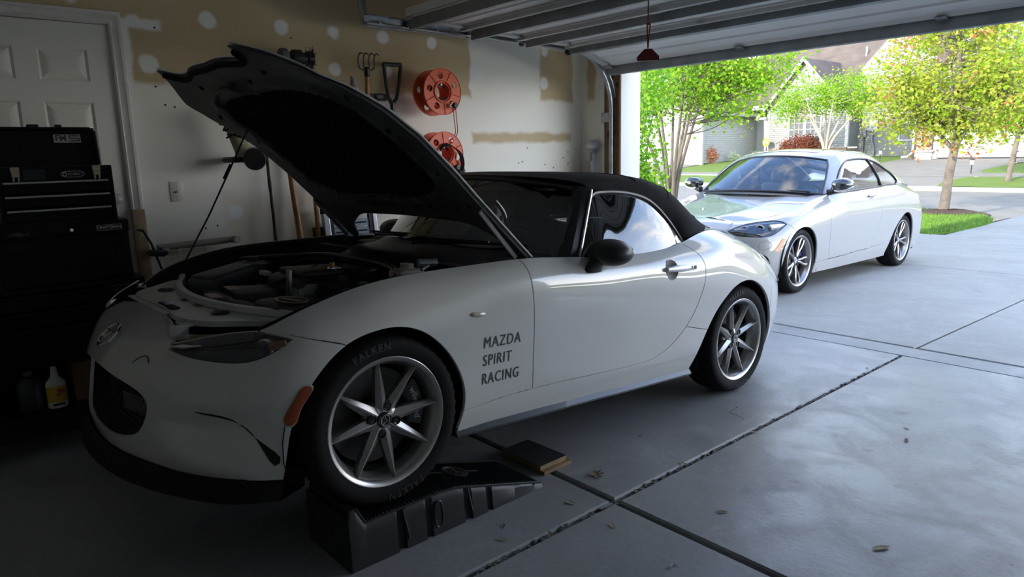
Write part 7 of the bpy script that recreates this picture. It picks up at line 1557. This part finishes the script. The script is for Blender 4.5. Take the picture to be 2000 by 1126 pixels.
dv = Vector((.05, .075, -.26)); ax_ = dv.normalized(); b = B(); b.tube([Vector((-.02, -.028, .17)), Vector((0, 0, .04)), Vector((.01, .02, -.02)), Vector((.02, .045, -.09))], [.036, .038, .042, .050], 18); b.build('tube', OL, tm)
b = B(); nrm = Vector((.93, -.30, -.18)).normalized(); mq = frame(nrm.orthogonal().normalized(), nrm.cross(nrm.orthogonal().normalized()), nrm, (.06, .085, -.115)); b.mx = mq; b.lathe([(1e-4, .03), (.058, .03), (.064, .022), (.064, -.03), (.05, -.07), (1e-4, -.07)], 28); b.build('end_cap', BLACK, tm)
b = B(); 
for k in range(6): c = Vector((-.012 + .003 * k, -.016 + .007 * k, .11 - .020 * k)); u = Vector((1, .1 * (k % 2), .3 - .15 * (k % 3))).normalized(); w = Vector((0, 1, .35 * (-1) ** k)).normalized(); b.tube([c + u * .052 * math.cos(t) + w * .058 * math.sin(t) for t in np.linspace(0, 2 * PI, 21)[:-1]], .0045, 6, closed=True)
b.build('cord_coil', RUBBER, tm); b = B(); b.bx(-.16, .02, -.03, .05, -.135, -.10, bev=.012); b.build('hook_bracket', BLACK, tm)
pole = tag(empty('stick_pole', (-4.36, 1.79, .0)), 'thin dark knobbly stick leaning on the wall behind the bonnet', 'stick'); b = B(); rq = random.Random(6); pts = [(.0 + .0, -.046 * (z / 1.55), z) for z in np.linspace(0, 1.62, 26)]; b.tube([(p[0] + rq.uniform(-.002, .002), p[1] + rq.uniform(-.002, .002), p[2]) for p in pts], [rq.uniform(.009, .0125) for _ in pts], 8); b.build('stick', mat('dark_bark', (.035, .03, .025), .8, bump=(40, .6)), pole)
for nm, y0, y1, z1, r, lb in (('handle_one', 1.972, 1.888, 1.45, .0205, 'thick varnished wooden tool handle leaning on the wall right of the stick'), ('handle_two', 2.05, 2.052, 1.36, .015, 'thinner upright wooden tool handle beside the thick one')):
    t = tag(empty('long_garden_tool', (-4.35, y0, 0)), lb, 'tool handle'); b = B(); b.tube([(.02, 0, .02), (0, (y1 - y0) * .6, z1 * .62), (-.02, (y1 - y0), z1)], [r, r, r * .9], 12); b.build('shaft', HANDLE, t); b = B(); b.lathe([(r * 1.1, .0), (r * 1.4, .02), (r * 1.2, .14), (r, .15)], 12, T(.02, 0, .0)); b.build('ferrule', STEEL, t)
# slotted folding step behind the bonnet
st_ = tag(empty('slotted_ramp_panel', (-4.24, 2.27, 0)), 'leaning aluminium framed panel with slotted blue-grey treads', 'panel'); 
mxl = RY(-6)
for y, m, w in ((-.165, ALU, .022), (.195, ALU, .016)): b = B(mxl); b.bx(-.02, .02, y - w, y + w, 0.01, 1.03, bev=.005); b.build('side_rail', m, st_, 0)
for y in (-.130, .168): b = B(mxl); b.bx(-.016, .014, y - .014, y + .014, .01, 1.0); b.build('inner_rail', BLACK, st_, 0)
b = B(mxl); b.tube([(-.0, -.170, 1.02), (0, -.170, 1.055)], .026, 12); b.build('end_cap', BLACK, st_)
TRD = mat('tread_blue_grey', (.27, .31, .36), .45, .4)
for k in range(16):
    z = .08 + k * .056; b = B(mxl); b.bx(-.006, .006, -.116, .154, z, z + .050, bev=.002); t = b.build('tread', TRD, st_, 0)
    b = B(mxl)
    b = None
    for yy in (-.055, .085): q = B(mxl); q.tube([(.007, yy - .045, z + .025), (.007, yy + .045, z + .025)], .006, 6); q.build('slot', LINER, t, 0)
bb_ = tag(empty('brown_plank', (-4.398, 2.095, 0)), 'short dark brown plank standing between wooden handle and slotted panel', 'plank'); b = B(); b.bx(-.02, .02, -.055, .055, .0, .925, bev=.004); b.build('plank', mat('brown_plank', (.13, .065, .03), .7, var=(6, .4)), bb_, 0)
ws = tag(empty('wire_shelf', (-4.36, 1.30, 0)), 'chromed wire shelf standing on edge under the light switch', 'shelf'); WIRE = mat('wire_chrome', (.78, .76, .70), .4, .4); TUB = mat('tube_grey', (.30, .28, .25), .5, .4)
b = B(); b.tube([(0, -.235, .895), (0, .205, .905)], .020, 12); b.build('top_tube', TUB, ws)
for y, z in ((-.20, .882), (.205, .903)): b = B(); b.cyl((0, 0, 0), .022, .05, 16, mx=T(.012, y, z) @ RY(90)); b.build('tube_end', TUB, ws); b = B(); b.cyl((0, 0, 0), .016, .004, 16, mx=T(.039, y, z) @ RY(90)); b.build('end_disc', mat('disc_pale', (.5, .48, .44), .5), ws)
for y in (-.20, -.188, -.125, -.115, .03, .042, .165, .175, .195): b = B(); b.tube([(.01, y, .90), (.01, y - .01, .12)], .0035, 6); b.build('upright_wire', WIRE, ws)
for k in range(22): z = .875 - k * .034; b = B(); b.tube([(.014, -.21, z), (.014, .20, z + .006)], .0018, 5); b.build('cross_wire', WIRE, ws)
b = B(); b.tube([(0, -.21, .12), (0, .20, .12)], .012, 8); b.tube([(0, -.2, .02), (0, -.2, .12)], .012, 8); b.tube([(0, .19, .02), (0, .19, .12)], .012, 8); b.build('bottom_rail', TUB, ws)
cl = tag(empty('bar_clamp', (-4.30, 1.02, 0)), 'thin black bar clamp leaning between door casing and wire shelf', 'clamp'); b = B(); b.tube([(-.02, -.03, 1.005), (0, 0, .93), (.02, .055, .70), (.04, .12, .40), (.05, .16, .02)], .0065, 6); b.build('bar', SATIN, cl); b = B(T(.012, .02, .873) @ RX(-8)); b.bx(-.014, .014, -.045, .045, -.016, .018, bev=.006); b.cyl((0, 0, 0), .012, .034, 12, mx=T(0, -.045, 0) @ RY(90)); b.cyl((0, 0, 0), .012, .034, 12, mx=T(0, .045, .006) @ RY(90)); b.build('slide_jaw', BLACK, cl); b = B(); b.tube([(-.02, -.03, 1.005), (-.005, -.062, 1.012)], [.009, .006], 6); b.build('top_jaw', SATIN, cl)
# orange cord reels
ORG = mat('orange_reel', (.82, .105, .020), .45, var=(5, .12)); ORD = mat('orange_cord', (.55, .07, .03), .5); KB = mat('kraft_core', (.45, .40, .36), .7)
def reel(cy_, cz, label, spin, black):
    t = tag(empty('cord_reel', (-4.25, cy_, cz)), label, 'cord reel')
    for sx, nm in ((.10, 'front_disc'), (-.025, 'back_disc')):
        out = [(.155 * math.cos(a), .155 * math.sin(a)) for a in np.linspace(0, 2 * PI, 61)[:-1]]; holes = [[(.064 * math.cos(a), .064 * math.sin(a)) for a in np.linspace(0, 2 * PI, 41)[:-1]]]
        for k in range(5): a0 = R_(spin + 72 * k); holes.append([(.110 * math.cos(a0) + .023 * math.cos(a), .110 * math.sin(a0) + .023 * math.sin(a)) for a in np.linspace(0, 2 * PI, 19)[:-1]])
        uv, tri = flat_panel(np.array(out), None, .05, [np.array(h) for h in holes]); n = len(uv); top = [(sx, p[0], p[1]) for p in uv]; bot = [(sx - .006, p[0], p[1]) for p in uv]; F = []; cnt = {}
        for a, c, e in tri:
            F += [(a, c, e), (n + a, n + e, n + c)]
            for q in ((a, c), (c, e), (e, a)): cnt[q] = 1
        F += [(a, n + a, n + c, c) for a, c in cnt if (c, a) not in cnt]
        b = B(); b.raw(top + bot, F); b.lathe([(.155, 0), (.158, .004), (.158, -.012), (.155, -.010)], 48, T(sx, 0, 0) @ RY(90)); d = b.build(nm, ORG, t, 30)
        if sx > 0:
            for k in range(5): a0 = R_(spin + 36 + 72 * k); b = B(); b.tube([(sx + .002, .07 * math.cos(a0), .07 * math.sin(a0)), (sx + .002, .150 * math.cos(a0), .150 * math.sin(a0))], .0035, 6); b.build('rib', ORG, d)
            b = B(T(sx, 0, 0) @ RY(90)); b.lathe([(.064, .0), (.070, .010), (.074, .010), (.078, 0)], 40); b.build('hub_ring', ORG, d)
    b = B(RY(90)); b.lathe([(.064, -.025), (.064, .10), (.060, .10), (.060, -.025)], 40); b.build('core', ORG, t, 40)
    b = B()
    for k in range(5): b.tube([(-.008 + .022 * k, .105 * math.cos(a), .105 * math.sin(a)) for a in np.linspace(0, 2 * PI, 33)[:-1]], .011, 8, closed=True)
    o = b.build('wound_cord', ORD, t); o['kind'] = 'stuff'
    b = B(); b.tube([(-.17, 0, .05), (.09, 0, .05)], .008, 8); b.bx(-.175, -.165, -.05, .05, -.05, .05); b.build('wall_mount', STEEL, t)
    b = B(); b.tube(curve([(.06, .058 * math.cos(a), .058 * math.sin(a)) for a in np.linspace(.5, 2.4, 6)], 3), .008, 6); b.tube(curve([(.08, .054 * math.cos(a), .054 * math.sin(a)) for a in np.linspace(3.6, 5.6, 6)], 3), .009, 6); b.build('coil_inside', mat('dark_green_cord', (.035, .05, .045), .6), t)
    a0 = R_(-52); b = B(RY(90)); b.lathe([(.006, .10), (.006, .125), (.019, .128), (.021, .148), (.016, .156), (1e-4, .157)], 18, T(-.118 * math.sin(a0), .118 * math.cos(a0), 0)); b.build('knob', BLACK, t)
    return t
r1 = reel(2.965, 1.815, 'upper orange cord reel with black knob on the wall', 25, False)
r2 = reel(2.965, 1.385, 'lower orange cord reel with black cord looped through it', 60, True)
b = B(); b.tube(curve([(.105, .085, -.10), (.108, .086, -.2), (.10, .095, -.29), (.02, .10, -.33)], 4), .0035, 6); b.tube(curve([(.105, .105, -.10), (.108, .108, -.2), (.10, .112, -.29), (.02, .11, -.33)], 4), .0035, 6); b.build('hanging_cord', ORD, r1)
b = B()
for k in range(4): b.tube(curve([(.11, -.055, .02 + .006 * k), (.125, -.02, .055 + .006 * k), (.13, .06, .045), (.13, .11 + .008 * k, -.02), (.125, .115, -.10 - .01 * k), (.11, .07, -.12)], 5), .0042, 6)
b.build('black_cord', RUBBER, r2)
b = B(T(.12, .135, -.105) @ RX(25)); b.bx(-.010, .010, -.012, .012, -.028, .022, bev=.005); 
for yy in (-.006, .006): b.bx(-.001, .001, yy - .002, yy + .002, -.045, -.028)
b.build('plug', BLACK, r2, 0); b = B(T(.12, .125, -.055) @ RX(15)); b.bx(-.008, .008, -.007, .007, -.022, .022, bev=.003); b.build('cord_tag', mat('tag_clear', (.5, .5, .5), .4), r2, 0)
b = B(); b.tube(curve([(.10, .10, -.10), (.105, .118, -.2), (.09, .12, -.5), (.05, .12, -.8)], 4), .0035, 6); b.tube(curve([(.10, .085, -.12), (.105, .10, -.22), (.09, .10, -.5), (.05, .10, -.8)], 4), .0035, 6); b.build('hanging_cord', ORD, r2)
# pipe and carton in the corner
pv = tag(empty('vent_pipe', (-4.235, 4.60, 0)), 'white plastic pipe with a domed cap in the far corner', 'pipe'); PVC = mat('pvc_white', (.60, .60, .60), .4); b = B(); b.tube([(0, 0, .01), (0, 0, 1.41)], .026, 14); b.build('pipe', PVC, pv); b = B(); b.lathe([(.03, 1.36), (.031, 1.365), (.031, 1.40), (.03, 1.405)], 16); b.bx(-.012, .012, -.045, -.025, 1.30, 1.37); b.build('coupling', STEEL, pv); b = B(); b.lathe([(.028, 1.40), (.056, 1.41), (.060, 1.43), (.050, 1.455), (.025, 1.475), (1e-4, 1.478)], 24); b.build('dome_cap', mat('dome_grey', (.55, .56, .57), .35), pv, 60); b = B(); b.bx(-.085, -.03, -.012, .012, 1.13, 1.20, bev=.004); b.build('pipe_clip', PVC, pv, 0)
ct = tag(empty('tall_carton', (-4.28, 4.40, 0)), 'tall brown carton standing in the corner by the white pipe', 'box'); b = B(); b.bx(-.12, .10, -.14, .12, 0, 1.19, bev=.004); b.build('carton', mat('carton_grey', (.26, .24, .21), .8, var=(5, .2)), ct, 0); b = B(); b.bx(-.13, .11, -.15, .13, 1.19, 1.205, bev=.002); b.build('carton_lid', mat('carton_lid', (.17, .15, .13), .8), ct, 0)
# ================================================================ ramp, boards, leaves on the floor
ramp = tag(empty('car_ramp', (-2.15, 1.4, 0), .0140755796), 'black ribbed plastic car ramp under the raised front wheel', 'ramp', 'car ramps'); PL = mat('ramp_plastic', (.020, .021, .023), .42, bump=(120, .15, .001))
def zr(y): return float(np.interp(y, [-.44, -.435, -.425, -.405, -.37, -.07, .02, .455], [0, .205, .218, .220, .156, .156, .146, .018]))
ysr = [-.44, -.436, -.425, -.405, -.37, -.30, -.2, -.1, -.07, -.02, .02, .15, .3, .455]
b = B(); W0, W1 = -.145, .145
# top deck and ends
b.grid([[(x, y, zr(y)) for y in ysr] for x in (W0, W1)]); b.grid([[(W0, .455, 0), (W0, .455, .018)], [(W1, .455, 0), (W1, .455, .018)]]); 
b.build('deck', PL, ramp, 20)
b = B()
for y in np.arange(-.355, .45, .0155):
    z = zr(y); b.bx(W0 + .012, W1 - .012, y - .0035, y + .0035, z - .002, z + .0045, bev=.0015, seg=1)
o = b.build('deck_ribs', PL, ramp, 0, weld=False); o['kind'] = 'stuff'
for s in (1, -1):
    b = B(); 
    # side wall with pressed flutes
    ys_ = []; y = -.44
    fl = [(-.345, -.325, .0), (-.25, -.215, .018), (-.13, -.10, .014), (.045, .085, .016), (.155, .185, .014)]
    pts = []
    for y in np.arange(-.44, .4551, .005):
        d = 0
        for a, c, dp in fl:
            if a <= y <= c: d = dp * min(1, min(y - a, c - y) / .006)
        t = (y + .44) / .895; pts.append((y, d))
    b.grid([[(s * (W1 + .012 - d - .0), y, 0), (s * (W1 + .006 - d), y, zr(y) * .75), (s * (W1 + .002 - d * .5), y, zr(y) - .012 if zr(y) > .03 else zr(y) * .9), (s * (W1 - .004), y, zr(y))] for y, d in pts]); w = b.build('side_wall', PL, ramp, 40)
    b = B(); b.tube([(s * W1, y, zr(y) + .001) for y in ysr[1:]], .0045, 6); b.build('edge_bead', PL, w)
    b = B(); b.tube(curve([(s * (W1 + .0105), -.075 + .013 * math.sin(t), .08 + (.038 if math.cos(t) > 0 else -.038) + .013 * math.cos(t)) for t in np.linspace(0, 2 * PI, 17)[:-1]], 2, True), .004, 6, closed=True); b.build('slot_rim', PL, w)
    b = B(); b.prism([(-.075 + .012 * math.sin(t), .08 + (.036 if math.cos(t) > 0 else -.036) + .012 * math.cos(t)) for t in np.linspace(0, 2 * PI, 17)[:-1]], .003, frame((0, 1, 0), (0, 0, 1), (1, 0, 0), (s * (W1 + .0095) - .0015, 0, 0))); b.build('grip_slot', LINER, w, 0)
    for y0, y1 in ((-.225, -.205), (.066, .08)): b = B(); b.tube([(s * (W1 + .006), y0, zr(y0) * .98), (s * (W1 + .012), y1, .035)], .004, 5); b.build('flute_edge', PL, w)
b = B(); b.grid([[(x, -.44, z) for z in (0, .2)] for x in (W0 - .012, W1 + .012)]); b.build('front_wall', PL, ramp, 0)
b = B(T(-.02, .13, zr(.13) + .004) @ RX(-math.degrees(math.atan2(.128, .435)))); b.lathe([(.056, .0), (.056, .004), (.048, .005), (.047, .002), (1e-4, .002)], 32); 
for k in range(9): a = k * 2 * PI / 9; b.ball((.026 * math.cos(a), .026 * math.sin(a), .003), .007, 1, (1.4, 1, .5))
b.box((0, 0, .004), (.03, .012, .004)); b.build('round_emblem', PL, ramp, 40)
b = B(T(-.02, .21, zr(.21) + .005) @ RX(-16)); b.box((0, -.01, 0), (.010, .10, .003)); b.box((0, -.16, 0), (.010, .12, .003)); b.build('deck_bar', PL, ramp, 0)
r2_ = copy_tree(ramp); r2_.location = (-2.15 - 1.495, 1.421, 0); r2_['label'] = 'second black car ramp under the front wheel nearest the wall'
bdA = tag(empty('black_topped_board', (-2.215, 2.005, 0), .03), 'upper board with black worn top at the foot of the ramp', 'board'); b = B(RZ(0) @ T(0, 0, .028)); b.bx(-.125, .125, -.082, .082, -.011, .0105, bev=.002); b.build('board', mat('board_edge', (.40, .27, .14), .7, var=(14, .4)), bdA, 0); b = B(T(0, 0, .028)); b.bx(-.125, .125, -.082, .082, .0105, .0125); b.build('black_top', mat('black_grip', (.010, .010, .010), .8, bump=(120, .3, .002)), bdA, 0)
bdB = tag(empty('plywood_scrap', (-2.200, 2.018, 0), .03), 'lower pale plywood scrap under the black topped board', 'board'); b = B(); b.bx(-.125, .128, -.088, .085, .001, .0165, bev=.001); b.build('board', mat('plywood', (.36, .24, .13), .7, var=(10, .4)), bdB, 0)
LEAFM = mat('dry_leaf', (.22, .15, .085), .8, var=(30, .4)); 
oak = [(0, -.5), (.06, -.44), (.05, -.30), (.20, -.34), (.24, -.26), (.10, -.14), (.12, -.06), (.34, -.10), (.38, .0), (.16, .08), (.16, .16), (.34, .20), (.32, .30), (.14, .28), (.08, .40), (0, .5)]; oak = oak + [(-x, y) for x, y in reversed(oak[1:-1])]
sim = [(0, -.5), (.09, -.34), (.15, -.1), (.15, .1), (.10, .3), (0, .5), (-.10, .3), (-.15, .1), (-.15, -.1), (-.09, -.34)]
def dry_leaf(x, y, size, rot, label, shape=sim, curl=.25, m=None):
    b = B(); o2 = resample(np.array(shape), .1, True); uv, tri = flat_panel(np.array(shape), None, .09); V = [(p[0] * size, p[1] * size, size * (curl * (abs(p[0]) ** 1.5 * 1.6 + .25 * p[1] ** 2) + .02) + .002) for p in uv]
    b.raw(V, [tuple(t) for t in tri]); o = b.build('dry_leaf', m or LEAFM, None, 60); o.location = (x, y, 0); o.rotation_euler = (0, 0, R_(rot)); tag(o, label, 'leaf', 'dry leaves on the garage floor'); return o
LEAF2 = mat('pale_leaf', (.42, .35, .24), .8, var=(25, .35))
dry_leaf(-1.916, 2.098, .085, 60, 'lobed brown oak leaf right of the boards by the floor joint', oak, .3)
for x, y, s, ro, lb, m in ((-1.824, 1.841, .06, 100, 'pale curled leaf between the ramp foot and the joint crossing', LEAF2), (-1.87, 1.531, .04, 40, 'small brown leaf above the curled one beside the ramp', LEAFM), (-1.803, 1.467, .05, 120, 'pale curled leaf beside the ramp nearest the camera', LEAF2), (-1.592, 1.83, .05, 70, 'thin tan leaf just right of the joint crossing', LEAF2), (-.857, 2.39, .075, 150, 'long pale leaf alone on the open floor at lower right', LEAF2), (-1.37, 2.212, .05, 130, 'small brown leaf on the slab past the joint crossing', LEAFM), (-1.153, 3.419, .055, 20, 'dark curled leaf far out on the right slab', LEAFM), (-1.208, 3.568, .035, 80, 'tiny leaf behind the dark curled leaf', LEAFM), (-2.497, 2.744, .05, 60, 'dry leaf in the shadow under the car sill', LEAF2), (-2.054, 2.564, .035, 10, 'tiny leaf fragment on the slab beside the car', LEAFM), (-1.75, 4.42, .04, 30, 'leaf stuck in the joint near the apron', LEAF2), (-1.70, 3.0, .045, 95, 'tan leaf lying across the long joint', LEAF2), (-1.73, 2.46, .055, 85, 'curled pale leaf in the joint above the crossing', LEAF2), (-1.71, 1.62, .045, 60, 'brown leaf in the joint below the crossing', LEAFM)): dry_leaf(x, y, s, ro, lb, sim, .35, m)
tp_ = B(); tp_.raw([(-.012, -.035, .0), (.012, -.035, .004), (.012, .035, .003), (-.012, .035, .0)], [(0, 1, 2, 3)]); o = tp_.build('tape_scrap', mat('silver_tape', (.55, .56, .60), .25, .4), None, 0); o.location = (-1.715, 1.93, -.004); tag(o, 'scrap of silver tape in the joint at the crossing', 'tape')
b = B(); b.tube(curve([(0, 0, .003), (.012, .012, .004), (.006, .028, .003), (.022, .036, .005)], 4), .002, 5); o = b.build('white_string', mat('white_string', (.6, .6, .6), .7), None); o.location = (-1.294, 1.76, 0); tag(o, 'bit of white twisted string on the floor near the camera', 'string')
b = B(); b.tube(curve([(-.01, .06, .004), (.02, .03, .02), (0, 0, .004), (.05, -.03, .004), (.11, -.05, .003)], 4), .0012, 5); o = b.build('thin_twig', LEAF2, None); o.location = (-1.93, 3.17, 0); tag(o, 'thin bent twig on the slab beside the rear wheel', 'twig')
